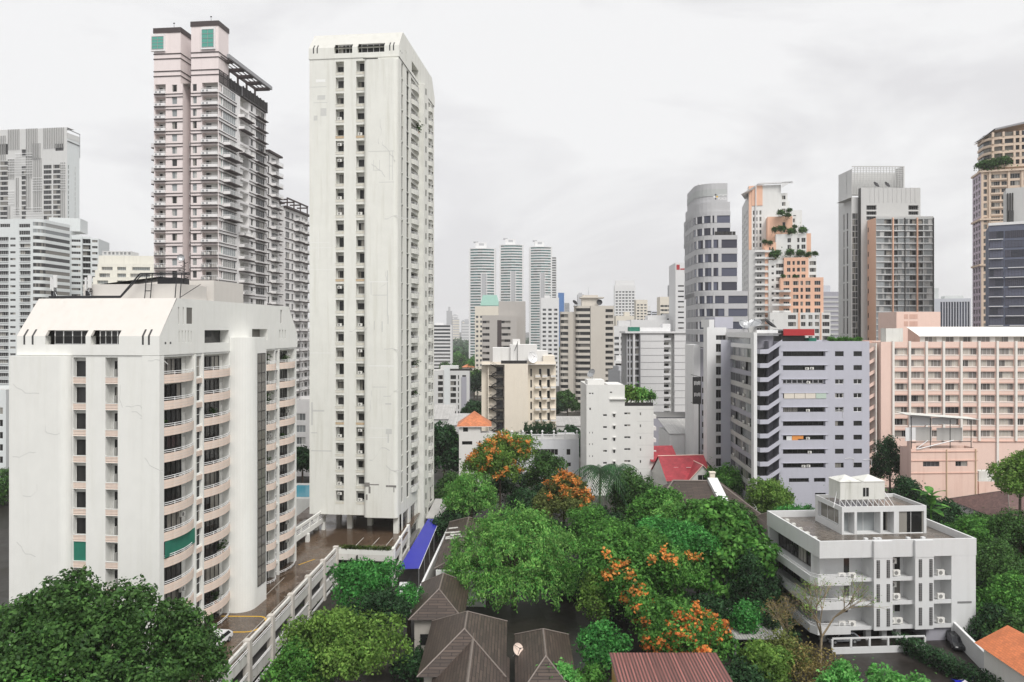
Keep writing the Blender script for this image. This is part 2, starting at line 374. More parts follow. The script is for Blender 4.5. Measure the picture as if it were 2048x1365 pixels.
def sloped_block(b, W, Dp, zb, zt, zk, zr, run, fl, nf, wm, cols, front, bays, narrow, bulge, dormers, slits, gable_holes, zop):
    """one of the two sister apartment blocks: local x runs from -W to 0, y from 0 to Dp; near corner at the origin"""
    oh, top = zop                                     # opening height, top of the uppermost opening
    rw = [(top - oh - fl * k, top - fl * k) for k in range(nf)]
    for i, (a, c) in enumerate(cols): pass
    b.wall('F', 0, -W, 0, zb, zt, wm, grid(cols, rw, 1.3))
    rR = []
    for (a, c, kind) in bays: rR += grid([(a, c)], [(z0, z1) for z0, z1 in rw if z0 > zb + .3], .9)
    lo, hi = (.25, -.1) if wm == 'plaster' else (-.3, .28)
    for (a, c) in narrow: rR += grid([(a, c)], [(z0 + lo, z1 + hi) for z0, z1 in rw], .25)
    b.wall('R', 0, 0, Dp, zb, zt, wm, rR)
    b.wall('L', -W, 0, Dp, zb, zt, wm); b.wall('B', Dp, -W, 0, zb, zt, wm)
    if zb > 1: b.mb().quad((-W, 0, zb), (0, 0, zb), (0, Dp, zb), (-W, Dp, zb), wm)
    # sloped attic
    A = b.mb('attic'); sl = run / (zr - zk); hl = [(a, c, d, zk, .9) for a, c, d, e in dormers]
    A.face(b.P('F', -.12), -W - .12, .12, zt, zk, wm, hl)
    slope = lambda s, z, d=0.: (s, (z - zk) * sl - .12 + d, z)
    A.face(slope, -W - .12, .12, zk, zr, 'plaster_warm' if wm == 'plaster' else 'attic_grey', [(a, c, zk, e, .9 - (e - zk) * sl) for a, c, d, e in dormers])  # front slope given a darker colour to offset the direct sun on it
    A.face(lambda s, z, d=0.: (s, Dp + .12 - (z - zk) * sl - d, z), -W - .12, .12, zk, zr, wm); A.face(b.P('B', Dp + .12), -W - .12, .12, zt, zk, wm)
    A.quad((-W - .12, -.12, zt), (.12, -.12, zt), (.12, 0, zt), (-W - .12, 0, zt), wm)
    for side, k in (('R', .12), ('L', -W - .12)):
        P = b.P(side, k); A.face(P, run, Dp - run, zt, zr, wm, [(a, c, d, e, g) for a, c, d, e, g in gable_holes] if side == 'R' else (), 1.2, rm=wm, back='glass_dark')
        for s0, s1 in ((-.12, run), (Dp + .12, Dp - run)):
            A.quad(P(s0, zt), P(s1, zt), P(s1, zk), P(s0, zk), wm); A.poly((P(s0, zk), P(s1, zk), P(s1, zr)), wm)
    A.quad((-W, run - .1, zr - .01), (0, run - .1, zr - .01), (0, Dp - run + .1, zr - .01), (-W, Dp - run + .1, zr - .01), 'roof_grey')
    for a, c, d, e in dormers: b.put('attic_window', window(c - a - .5, e - d, 'glass_dark', 'frame_white', 4 if c - a > 3 else 4, 1, .09), 'F', -.12, a + .5, c, d, .88)
    for x in slits: b.add('slit', slit(True, zk - .95, zk + .75, zk, sl), (x, -.13, 0))
    for s, z0, z1, w in [(.9, zt + 1.2, zt + 1.45, .3), (1.9, zt + 1.2, zt + 1.45, .3)]: b.put('slit', slit(False, 0, z1 - z0, z1 - z0, 0, w), 'R', .12, s, s + w, z0)
    # fronts of the balcony bays
    bl = .65
    for (a, c, kind) in bays:
        w = round(c - a, 2)
        for i, (z0, z1) in enumerate(rw):
            if z0 < zb + .3: continue
            rr = random.Random(i * 7 + int(a)); gl = 'glass_dark' if rr.random() < .6 else 'glass'
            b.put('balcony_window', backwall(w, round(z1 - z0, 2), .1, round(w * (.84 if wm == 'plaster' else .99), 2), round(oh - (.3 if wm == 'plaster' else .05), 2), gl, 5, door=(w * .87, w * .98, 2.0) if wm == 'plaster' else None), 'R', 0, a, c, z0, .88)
            b.put('balcony', bowed(w + .3, bl, .95 if kind else .9, 'peach' if wm == 'plaster' else 'plaster_tower'), 'R', 0, a - .15, c + .15, z0 - .02, -.0, [('railing', bowrail(w + .3, bl, .95))])
            if rr.random() < .35: b.put('air_conditioner', acunit(), 'R', 0, a + w * .72, a + w * .86, z0 + rr.choice((.12, 1.5)), .4)
    for (a, c) in narrow:
        for z0, z1 in rw: b.put('window', window(c - a, z1 - z0 + hi - lo, 'glass_dark', 'frame_white' if wm == 'plaster' else 'frame_dark', 1, 2), 'R', 0, a, c, z0 + lo, .23)
    return rw
def rounded(x0, x1, y0, y1, r, corners, n=6):
    """plan of a box whose named corners are rounded, counter-clockwise from x0,y0"""
    out = []
    for i, (cx, cy, sx, sy) in enumerate(((x0, y0, 1, 1), (x1, y0, -1, 1), (x1, y1, -1, -1), (x0, y1, 1, -1))):
        if i in corners:
            ox, oy = cx + sx * r, cy + sy * r; a0 = (math.pi, 1.5 * math.pi, 0, .5 * math.pi)[i]
            out += [(ox + r * math.cos(a0 + math.pi / 2 * k / n), oy + r * math.sin(a0 + math.pi / 2 * k / n)) for k in range(n + 1)]
        else: out.append((cx, cy))
    return out

# ---- low block on the left
b = LB = Bld('apartment_block', 'low white apartment block with bowed peach balconies and sloped white attic, by the wet deck', 'apartment block', 318, 82, -6)
W, Dp, fl = 16.6, 38.5, 2.91
gh = [(9.5, 15.7, 40.35, 41.95, 1.2), (3.6, 3.85, 42.6, 44.6, .2), (4.6, 4.85, 42.6, 44.6, .2), (5.4, 6.7, 42.7, 44.6, .06), (3.75, 3.95, 40.5, 41.9, .2), (4.4, 4.6, 40.5, 41.9, .2),
      (5.1, 5.3, 40.5, 41.9, .2), (5.7, 5.9, 40.5, 41.9, .2), (6.35, 6.55, 40.5, 41.9, .2), (22.4, 27.4, 40.5, 42.1, 1.2), (31.6, 32, 40.6, 42, .2), (32.6, 33, 40.6, 42, .2), (33.6, 34, 40.6, 42, .2), (32, 32.6, 43, 45, .2)]
colsL = [(-10.05, -8.55), (-6.25, -4.8)]
rw = sloped_block(b, W, Dp, 0, 39.2, 41.3, 45.6, 3.4, fl, 12, 'plaster', colsL, None, [(.85, 6.95, 1), (9.45, 16.0, 1), (26.8, 30.2, 0), (31.7, 37.7, 1)], [(7.85, 8.95), (30.5, 31.3)], None,
                  [(-13.3, -8.5, 40.36, 41.95), (-7.9, -4.6, 40.36, 41.95)], [-15.9, -14.9, -1.9, -1.2], gh, (2.87, 38.95))
for i, (z0, z1) in enumerate(rw):
    for j, (a, c) in enumerate(colsL):
        w = round(c - a, 2)
        if i == 7 and j == 0: b.add('screen', shape('gscreen', lambda: MB().box(0, 1.5, 0, .05, 0, 2.1, 'green_screen')), (a, .1, z0 + .7))
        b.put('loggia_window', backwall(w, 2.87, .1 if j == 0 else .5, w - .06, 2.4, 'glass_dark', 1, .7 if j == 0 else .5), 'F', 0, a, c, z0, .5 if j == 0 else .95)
        if j == 1: b.add('partition', shape('part', lambda: MB().box(0, .08, 0, .6, 0, 1.45, 'plaster_in')), (a + .72, .3, z0 + .1))
        b.put('balustrade', slatted(w, .68), 'F', 0, a, c, z0, .06)
b.mb('wall_bay').ext(rounded(-16.9, -10.1, -1.0, .02, .95, (1,)), 0, 39.1, 'plaster')
b.mb('wall_pilaster').box(-1.9, .14, -.14, -.005, 0, 39.15, 'plaster'); b.mb('wall_pilaster').box(.003, .14, -.003, .75, 0, 39.15, 'plaster')
b.mb('stair_bay').ext(rounded(-.01, 2.6, 16.05, 21.5, 2.2, (1,), 10), 4, 41.0, 'plaster')
def strip(w, h, n):
    m = MB(); m.quad((0, 0, 0), (w, 0, 0), (w, 0, h), (0, 0, h), 'glass_dark')
    for i in range(n + 1): m.box(0, w, -.03, -.003, h * i / n - .04, h * i / n + .04, 'frame_dark')
    for x in (0, w * .5, w): m.box(x - .03, x + .03, -.035, -.002, 0, h, 'frame_dark')
    return m
b.put('stair_window', shape('stairstrip', lambda: strip(2.4, 31.2, 24)), 'R', 2.6, 18.7, 21.1, 7.6, -.03)
for s in (7.4, 9.2, 31.45): b.mb('wall_rib').box(.004, .16, s - .18, s + .1, 2.4, 39.1, 'plaster')
for z0, z1 in rw:
    b.add('louvre', shape('louvreW', lambda: [m for m in [MB()] if [m.box(.01, .09, 7.75, 9.1, k * .13, k * .13 + .08, 'peach') for k in range(5)] and m.box(.004, .012, 7.75, 9.1, 0, .6, 'patch_grey')][0]), (0, 0, z0 - .5))
b.add('screen', shape('gscreen2', lambda: MB().box(0, 6.2, -.03, .03, 0, 1.75, 'green_screen')), (.3, .7, rw[7][0] + 1.1), ROT['R'])
for i, s, key, k in [(2, 1.4, 1, 1.1), (2, 12.5, 2, 1.3), (0, 27.5, 3, 1.7), (2, 27.6, 4, 1.8), (5, 28.4, 5, 1.2), (0, 35, 6, 1.3), (8, 14.8, 7, 1.5), (4, 33.5, 8, 1.1), (10, 13.2, 9, 1.2)]:
    b.add('balcony_plant', potplant(key, k), (-.4, s, rw[i][0] + .3))
b.add('orange_cabinet', shape('ocab', lambda: MB().box(0, 1.7, 0, .4, 0, 1.6, 'timber').box(.8, .84, -.02, 0, .1, 1.5, 'frame_dark')), (-1.0, 10, rw[8][0] + .1), ROT['R'])
# loggia plant, cracks and rainwater marks
def crack(seed, n=7, step=.55, w=.035, mat='patch_grey'):
    def fn():
        rr = random.Random(seed); m = MB(); x = z = 0.; a = rr.choice((0, -1.57, -.8))
        for i in range(n):
            l = step * rr.uniform(.5, 1.4); x2, z2 = x + l * math.cos(a), z + l * math.sin(a)
            m.quad((x, 0, z - w), (x2, 0, z2 - w), (x2 + w, 0, z2 + w), (x + w, 0, z + w), mat); x, z = x2, z2; a += rr.uniform(-.9, .9)
        return m
    return shape(('crack', seed, n, step, w, mat), fn)
for k, (x, z) in enumerate([(-4.5, 35.9), (-1.2, 38.6), (-3.9, 33.6), (-3.2, 33), (-2.2, 32.3), (-1.6, 28)]): b.add('crack', crack(k, 5), (x, -.006 if x < -1.95 else -.146, z))
for k, (x, z) in enumerate([(-16.4, 36), (-16.5, 28), (-14.6, 11), (-13.6, 25), (-16, 18.6), (-12.6, 31.5)]): b.add('crack', crack(k + 20, 6, .5), (x, -1.006, z))
# roof works
pb = b.mb('roof_house'); pb.box(-12.6, -.4, 5.2, 11, 45.6, 47.35, 'plaster_warm'); pb.box(-11, .0, 12, 20, 45.6, 48.2, 'plaster_warm')
cb = b.mb('cable_tray')
cb.path([(-15.8, 3.7, 45.85), (-7.0, 3.8, 45.85), (-5.0, 4.4, 48.5), (.6, 5.2, 48.6)], .09, 'metal_dark', 4); cb.path([(-15.8, 3.5, 45.7), (-6.8, 3.5, 45.7), (-4.7, 4.2, 48.3), (.8, 5.0, 48.4)], .06, 'metal_dark', 4)
for x in (-4.3, -3.6, -.6, .0): cb.bar((x, 4.2, 45.6), (x, 4.6, 48.5), .09, 'metal_dark')
cb.bar((-4.3, 4.3, 46.5), (-3.6, 4.3, 46.5), .07, 'metal_dark'); cb.bar((.0, 4.2, 45.7), (1.8, 5.5, 47.3), .05, 'metal_dark')
rs = b.mb('roof_canopy'); rs.quad((-10.8, 5.4, 47.36), (-3.2, 5.4, 48.2), (-3.2, 9, 48.3), (-10.8, 9, 47.46), 'metal_dark'); rs.quad((-10.8, 5.4, 47.3), (-3.2, 5.4, 48.05), (-3.2, 9, 48.1), (-10.8, 9, 47.3), 'metal_dark')
rs.box(-3.4, -1.0, 5.3, 8, 47.36, 48.1, 'metal_dark')
LB.done()
def antenna(x, y, z, label, seed):
    t = thing('antenna_mast', label, 'antenna', (*LB.W(x, y), z), LB.a, 'mobile antennas on the attic roof')
    rr = random.Random(seed); m = MB(); m.tube((0, 0, 0), (0, 0, 2.8), .06, .05, 'metal', 8); m.bar((-.5, 0, 0), (0, 0, 1.1), .06, 'metal'); m.bar((.5, 0, 0), (0, 0, 1.1), .06, 'metal'); m.bar((0, .5, 0), (0, 0, 1.1), .06, 'metal')
    m.box(-.55, .55, -.25, .3, 0, .14, 'metal'); m.build('mast', t)
    for k, (dx, w) in enumerate(((.28, .42), (-.2, .2), (.02, .16))[:2 + seed % 2]):
        p = MB(); p.box(dx - w / 2, dx + w / 2, -.24, -.08, 1.3 - .2 * k, 2.75 - .25 * k, 'frame_white'); p.box(dx - .05, dx + .05, -.08, .02, 1.6, 1.75, 'metal'); p.build('panel', t)
    q = MB()
    for k in range(10): q.tube((rr.uniform(-.4, .5), rr.uniform(-.3, .2), rr.uniform(.1, .9)), (rr.uniform(-.3, .4), rr.uniform(-.2, .2), rr.uniform(.4, 1.4)), .05, .05, 'metal_dark', 4)
    q.box(-.3, .0, -.1, .2, .4, .95, 'metal_dark'); q.build('cable_bundle', t)
antenna(-15.4, 4.0, 45.62, 'white panel antenna mast at the left end of the sloped attic roof', 1)
antenna(-11.6, 4.7, 45.62, 'twin panel antenna mast beside the cream roof house of the low block', 2)
t = thing('aerial', 'tangled dark aerial with round dish on the low block roof, before the pink tower', 'antenna', (*LB.W(1.0 - 1.8, 6.5), 47.36), 0, 'mobile antennas on the attic roof')
m = MB(); m.tube((0, 0, 0), (0, 0, 3.2), .07, .05, 'metal_dark', 6); rr = random.Random(4)
for k in range(16):
    z = .3 + k * .17; a = rr.random() * 6.28; l = rr.uniform(.4, .9); m.bar((0, 0, z), (l * math.cos(a), l * math.sin(a), z + rr.uniform(-.2, .3)), .05, 'metal_dark')
m.build('mast', t); d = MB(); d.lathe([(0, 0), (.25, .05), (.42, .16)], 'metal', 14); o = d.build('dish', t, (-.3, -.2, 3.1)); o.rotation_euler = (R(80), 0, R(20))

# ---- tall tower, same family
b = TW = Bld('apartment_tower', 'tall weathered white apartment tower with two window columns and rounded corner, above the deck', 'apartment tower', 797, 136, -6)
W, Dp, fl, nf = 16.7, 31.0, 2.905, 28
colsT = [(-11.75, -10.2), (-7.9, -6.35)]
gh = [(9.6, 15.4, 92.2, 94.2, 1.2), (4.2, 4.5, 92.6, 94.4, .2), (5.2, 5.5, 92.6, 94.4, .2), (11, 11.3, 95, 96.4, .2), (13, 13.3, 94.9, 96.3, .2)]
rw = sloped_block(b, W, Dp, 8.2, 91.6, 93.6, 97.1, 3.0, fl, nf, 'plaster_tower', colsT, None, [(9.6, 15.4, 1), (24.6, 27.4, 0)], [(2.2, 3.3), (6.0, 7.9), (21.6, 22.8), (28.4, 30.2)], None,
                  [(-12.0, -8.6, 92.5, 94.3), (-7.6, -2.6, 92.5, 94.3)], [-16.0, -15.3, -1.7, -1.0], gh, (2.2, 91.05))
rr = random.Random(11)
wall('rust', (.58, .45, .30), .6, dirt=(.3, .12, .03)); wall('sill_worn', (.70, .68, .6), .6, dirt=(.35, .22, .1))
for i, (z0, z1) in enumerate(rw):
    for j, (a, c) in enumerate(colsT):
        w = round(c - a, 2); v = (i * 5 + j * 3) % 4
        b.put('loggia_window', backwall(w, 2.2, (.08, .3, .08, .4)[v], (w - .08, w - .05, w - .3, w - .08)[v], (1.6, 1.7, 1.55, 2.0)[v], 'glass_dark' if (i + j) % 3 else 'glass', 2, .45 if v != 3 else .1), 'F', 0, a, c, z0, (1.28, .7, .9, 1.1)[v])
        b.put('sill', shape(('sillT', w, i % 9 == 4), lambda: MB().box(0, w, -.05, .5, 0, .42, 'rust' if i % 9 == 4 else 'sill_worn').box(-.05, w + .05, -.09, .1, .42, .47, 'plaster_tower')), 'F', 0, a, c, z0 - .25)
        if rr.random() < .4: b.put('air_conditioner', acunit(.75, .55, .3), 'F', 0, a + .3, a + 1, z0 + (.25 if rr.random() < .7 else 1.3), .15)
b.mb('wall_bay').ext(rounded(-6.3, .02, -.85, .02, .8, (0, 1)), 8.0, 91.0, 'plaster_tower')
b.mb('bay_joint').box(-6.3, -3.6, -.9, -.8, 91.0, 91.15, 'frame_dark'); pr = b.mb('stair_bay'); pr.ext([(-.01, 15.6), (1.15, 15.6), (1.15, 20.0), (-.01, 20.0)], 0, 91.6, 'plaster_tower')
pr.ext([(-.01, 20.0), (.3, 20.0), (.3, 21.2), (-.01, 21.2)], 0, 93.2, 'plaster_tower')
for k in range(30): b.put('slot_window', window(.55, 1.25, 'glass_dark', 'frame_dark', 1), 'R', 1.15, 17.2, 17.75, 90 - k * 2.95, -.012)
pt = b.mb('plaster_repair')
def pat(x, z, w, h, mat, y): pt.box(x, x + w, y - .006, y, z, z + h, mat)
for x, z, w, h, mt in [(-15.9, 83.6, 2.6, .1, 'patch_grey'), (-15.2, 84.2, 1.5, .8, 'patch_grey'), (-14.6, 81.2, 1.1, 1.4, 'patch_grey'), (-15.9, 80.4, .7, .9, 'patch_grey'), (-16.4, 24.5, .35, 4.2, 'patch_grey'), (-16.2, 27, 2.3, .3, 'patch_grey'),
                       (-16.4, 19.7, 3.9, .2, 'patch_grey'), (-16.4, 23, 1.2, .18, 'patch_grey'), (-16.5, 58, 3.6, .06, 'patch_white'), (-16.5, 57, 4, .06, 'patch_white'), (-15, 55, .06, 5, 'patch_white'), (-16.5, 37.7, 4.3, .09, 'patch_white'), (-16.5, 53, 4.2, .05, 'patch_white'),
                       (-16.5, 86.5, 3, .1, 'patch_grey'), (-9.8, 36, 1.8, .08, 'patch_white'), (-15.5, 87.4, 1.8, .5, 'patch_white')]: pat(x, z, w, h, mt, -.004)
for x, z, w, h, mt in [(-5.4, 74.2, 4.8, .1, 'patch_grey'), (-1.5, 69, .09, 5.2, 'patch_grey'), (-.9, 69, .09, 5.2, 'patch_grey'), (-1.5, 71.5, .6, .09, 'patch_grey'), (-4.4, 70.8, 1.1, .09, 'patch_grey'), (-4.4, 70.8, .09, 1.9, 'patch_grey'), (-3.3, 70.8, .09, 1.9, 'patch_grey'),
                       (-3.4, 68.6, 2.8, .1, 'patch_grey'), (-5.1, 50.6, 3.4, .12, 'patch_white'), (-4.6, 48.2, 2.7, .12, 'patch_grey'), (-4.9, 48.3, .12, 2.4, 'patch_grey'), (-1.9, 44.5, .16, 8.2, 'patch_grey'), (-1.8, 43, .18, 1.6, 'patch_grey'), (-4.3, 42, .15, 1.6, 'patch_grey'), (-2.9, 41.6, .2, 1.9, 'patch_grey'),
                       (-5.2, 35.4, 4.6, .14, 'patch_white'), (-1.6, 35.1, .14, .5, 'patch_white'), (-4.6, 31.6, 2.6, .1, 'patch_grey'), (-2.1, 23.2, 1.1, .9, 'patch_grey'), (-1.8, 21.6, .25, 1.6, 'patch_grey'), (-5.2, 22.5, 3.8, .08, 'patch_white'), (-5.2, 24.2, 3.8, .08, 'patch_white'),
                       (-2.2, 28.5, 1.1, .25, 'patch_grey'), (-6.1, 13.6, 1.0, .75, 'patch_dark'), (-5.1, 13.9, 1.7, .2, 'patch_dark'), (-5.3, 12.4, .35, 1.2, 'patch_dark'), (-5.8, 11.2, .3, 1, 'patch_dark'), (-2.1, 13.6, 1.9, .35, 'patch_dark'), (-.7, 12.7, .15, 1.0, 'patch_dark')]: pat(x, z, w, h, mt, -.854)
for k, (x, z) in enumerate([(-3.2, 80), (-2.8, 76), (-4.8, 72), (-2.4, 62), (-2.2, 52.5), (-5.2, 43.5), (-2.5, 38.5), (-4.8, 31), (-2.1, 17.5), (-5.2, 18.4), (-1.4, 17), (-2.6, 30)]): b.add('crack', crack(k + 40, 7, .7, .06), (x, -.86, z))
b.add('balcony_plant', potplant(31, 2.2), (.3, 13.5, rw[3][0] + .6)); b.add('balcony_plant', potplant(32, 1.4), (.3, 12.5, rw[19][0] + .6)); b.add('balcony_plant', potplant(33, 1.3), (.3, 12.0, rw[21][0] + .5))
# lower storeys: columns under the soffit and the podium face flush with the right side
for x, y in ((-15.9, 1.2), (-10, 3), (-6.9, 5.5), (-.55, .6), (-15.9, 14), (-.55, 14), (-8, 18), (-15.9, 29), (-.55, 29)):
    b.mb('column').box(x - .45, x + .45, y - .45, y + .45, 4.9, 8.2, 'plaster_tower')
b.mb('stair_core').box(-13, -4, 16, 26, 4.9, 8.2, 'plaster_in')
b.wall('R', 0, 2.0, 31, 0, 8.2, 'plaster_tower', [(3.2, 7.6, 4.9, 7.9), (9.2, 14.8, 4.6, 7.8), (21.6, 25.8, 4.4, 7.8), (26.8, 30.2, 4.4, 7.8), (3.4, 7.4, 1.4, 3.6), (9.4, 14.6, 1.4, 3.6), (22, 29.6, 1.4, 3.6)], .3, dict(gl='glass', fr='frame_dark', nh=2), part='lower_wall')
TW.done()
# ------------------------------------------------------------------ parking podium
def wetm(name, col, scale=.12, lo=.05, hi=.55):
    m, t, p = _mat(name); w = _ramp(t, _noise(t, scale, (1, 1, 1), 6, .62), .42, .62)
    k = _mix(t, w, tuple(x * .55 for x in col), col); k = _mix(t, _ramp(t, _noise(t, 1.4, (1, 1, 1), 5, .7), .4, .8), k, tuple(x * 1.5 for x in col))
    t.links.new(k, p.inputs['Base Color']); r = _ramp(t, w, 0, 1, lo, hi); t.links.new(r, p.inputs['Roughness']); return m
wetm('wet_deck', (.105, .070, .046), .12, .03, .38); wetm('wet_dry', (.34, .29, .24), .1, .3, .7); plain('line_white', (.45, .43, .4), .6, var=.3); plain('line_yellow', (.62, .36, .03), .6, var=.2)
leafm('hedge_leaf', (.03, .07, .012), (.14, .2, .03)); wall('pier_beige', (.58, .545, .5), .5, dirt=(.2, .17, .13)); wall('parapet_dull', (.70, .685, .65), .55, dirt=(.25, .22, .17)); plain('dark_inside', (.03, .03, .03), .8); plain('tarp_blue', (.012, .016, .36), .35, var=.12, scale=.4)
PA, PB, PC, PD = (-31.2, 64.), (-28.9, 124.), (-19.4, 122.8), (-18.0, 168.)
g = thing('parking_garage', 'two level parking garage with wet brown roof deck and slotted white parapets', 'parking garage', (-29, 110, 0))
G0 = np.array((-29., 110.))
def gl(x, y): return (x - G0[0], y - G0[1])
m = MB(); m.poly([(*gl(*p), 5.0) for p in ((-46, 64), PA, PB, PC, PD, (-42, 168))], 'wet_deck'); m.build('deck', g)
def gseg(a, b, z0, z1, th, mt, mb):
    a, b = np.array(gl(*a)), np.array(gl(*b)); d = (b - a) / np.linalg.norm(b - a); n = np.array((-d[1], d[0])) * th
    q = [tuple(a), tuple(b), tuple(b + n), tuple(a + n)]; mb.ext(q, z0, z1, mt, bot=True)
def lerp(a, b, t): return (a[0] + (b[0] - a[0]) * t, a[1] + (b[1] - a[1]) * t)
pw = MB(); inn = MB()
for a, b_ in ((PA, PB), (PC, PD)):
    for z0, z1 in ((5.72, 6.1), (3.75, 4.98), (.9, 2.25), (-.5, .1)): gseg(a, b_ if a is PA else lerp(a, b_, .34), z0, z1, .3, 'parapet_dull', pw)
    th = 7.0 if a is PA else 6.0
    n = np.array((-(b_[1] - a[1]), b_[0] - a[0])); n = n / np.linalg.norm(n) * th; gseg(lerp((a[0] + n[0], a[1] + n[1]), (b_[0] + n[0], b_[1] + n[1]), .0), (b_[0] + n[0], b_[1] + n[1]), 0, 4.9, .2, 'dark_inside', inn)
for z0, z1 in ((4.0, 5.0), (.9, 2.0)): gseg(PB, PC, z0, z1, .3, 'parapet_dull', pw)
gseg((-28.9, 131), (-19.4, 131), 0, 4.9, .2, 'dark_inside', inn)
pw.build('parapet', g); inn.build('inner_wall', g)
fl_ = MB(); fl_.poly([(*gl(*p), 1.9) for p in ((-40, 64), PA, PB, PC, PD, (-40, 168))], 'roof_dark'); fl_.build('lower_floor', g)
def gpart(name, fn, p, q, ts):
    for t in ts:
        a = lerp(p, q, t); ang = math.atan2(q[1] - p[1], q[0] - p[0]); k = shape(('gp', name, p), fn); e = LIB[k]
        if e[1] is None: e[1] = e[0].mesh(name)
        o = bpy.data.objects.new(name, e[1]); COL.objects.link(o); o.parent = g; o.location = (*gl(*a), 0); o.rotation_euler.z = ang
NP = 8
gpart('pier', lambda: MB().box(-.4, .4, -.25, .55, 0, 6.3, 'pier_beige'), PA, PB, [i / NP for i in range(NP)] + [.995])
gpart('pier', lambda: MB().box(-.3, .3, -.12, .4, 0, 6.2, 'plaster'), PC, PD, [.015, .16, .33])
def rails():
    m = MB()
    for z in (5.12, 5.38, 2.42, 2.68, .3, .55): m.bar((.45, -.05, z), (7.05, -.05, z), .07, 'rail_white')
    return m
gpart('railing', rails, PA, PB, [i / NP for i in range(NP)])
# planter hedge along the front return, tower columns on the deck edge
pl = MB(); gseg(PB, PC, 5.002, 5.75, 1.3, 'plaster', pl); pl.build('planter', g)
def hedge_mesh(p, q, z0, w, h, n, mat, seed, s=.16):
    rr = random.Random(seed); m = MB()
    for i in range(n):
        t = rr.random(); x, y = lerp(p, q, t); x += rr.uniform(-w, w); y += rr.uniform(-w, w); z = z0 + rr.random() * h; a = rr.random() * 6.28; dx, dy = s * math.cos(a), s * math.sin(a); dz = rr.uniform(-s, s)
        m.quad((x, y, z), (x + dx, y + dy, z + dz), (x + dx - dy * .7, y + dy + dx * .7, z + dz + .1), (x - dy * .6, y + dx * .6, z + .05), mat)
    return m
o = hedge_mesh((-28.3, 124.4), (-20, 123.3), 5.75, .45, .5, 1500, 'hedge_leaf', 3).build('hedge'); tag(o, 'low clipped yellow green hedge in the planter at the deck front', 'hedge')
o = hedge_mesh((-28.3, 125.2), (-20, 124.2), 2.4, .4, .8, 900, 'hedge_leaf', 5).build('hedge'); tag(o, 'dark green hedge growing in the open level below the deck front', 'hedge')
# markings, laid a few millimetres above the deck
mk = MB()
def stripe(p, q, w, mt, z=5.005):
    p, q = np.array(gl(*p)), np.array(gl(*q)); d = (q - p) / np.linalg.norm(q - p); n = np.array((-d[1], d[0])) * w / 2
    mk.poly([(*(p - n), z), (*(q - n), z), (*(q + n), z), (*(p + n), z)], mt)
c = (-32.6, 94.3); pts = [(-37.6, 96.9), (-33.2, 96.8)] + [(c[0] + 1.5 * math.cos(t), c[1] + 2.5 * math.sin(t)) for t in [1.57 - k * .314 for k in range(11)]] + [(-36, 91.75)]
for k in range(len(pts) - 1): stripe(pts[k], pts[k + 1], .3, 'line_yellow', 5.005 + .0006 * k)
for y in (92, 98.5, 104, 109.5, 115, 120.5): stripe((-31.6, y), (-30.4 + .04 * (y - 98), y + .4), .12, 'line_white')
stripe((-32.2, 86), (-30.4, 118), .12, 'line_white', 5.012); stripe((-34.5, 100), (-34, 112), .1, 'line_white'); stripe((-33.6, 118), (-31.8, 121), .22, 'line_yellow')
for x in (-27, -24.2, -21.8): stripe((x, 126), (x + .6, 133.5), .12, 'line_white')
mk.build('floor_marking', g)
# upper walkway with slots from the low block towards the tower
wk = thing('elevated_walkway', 'white elevated walkway with slotted sides on columns, between low block and tower', 'walkway', (-37, 118, 0), R(-6))
m = MB(); m.box(-.25, 0, -6, 22, 6.4, 7.3, 'plaster'); m.box(-.25, 0, -6, 22, 8.3, 8.75, 'plaster'); m.box(-4, -.25, -6, 22, 6.4, 6.6, 'roof_dark')
for y in range(-6, 23, 4): m.box(-.24, -.01, y, y + .5, 7.3, 8.3, 'plaster')
m.build('parapet', wk)
for y in (-3, 5, 13, 21): MB().box(-.35, .25, y - .35, y + .35, 4.99, 6.4, 'plaster').build('column', wk)
m = MB()
for z in (7.6, 7.9): m.bar((-.1, -6, z), (-.1, 22, z), .06, 'rail_white')
m.build('railing', wk)
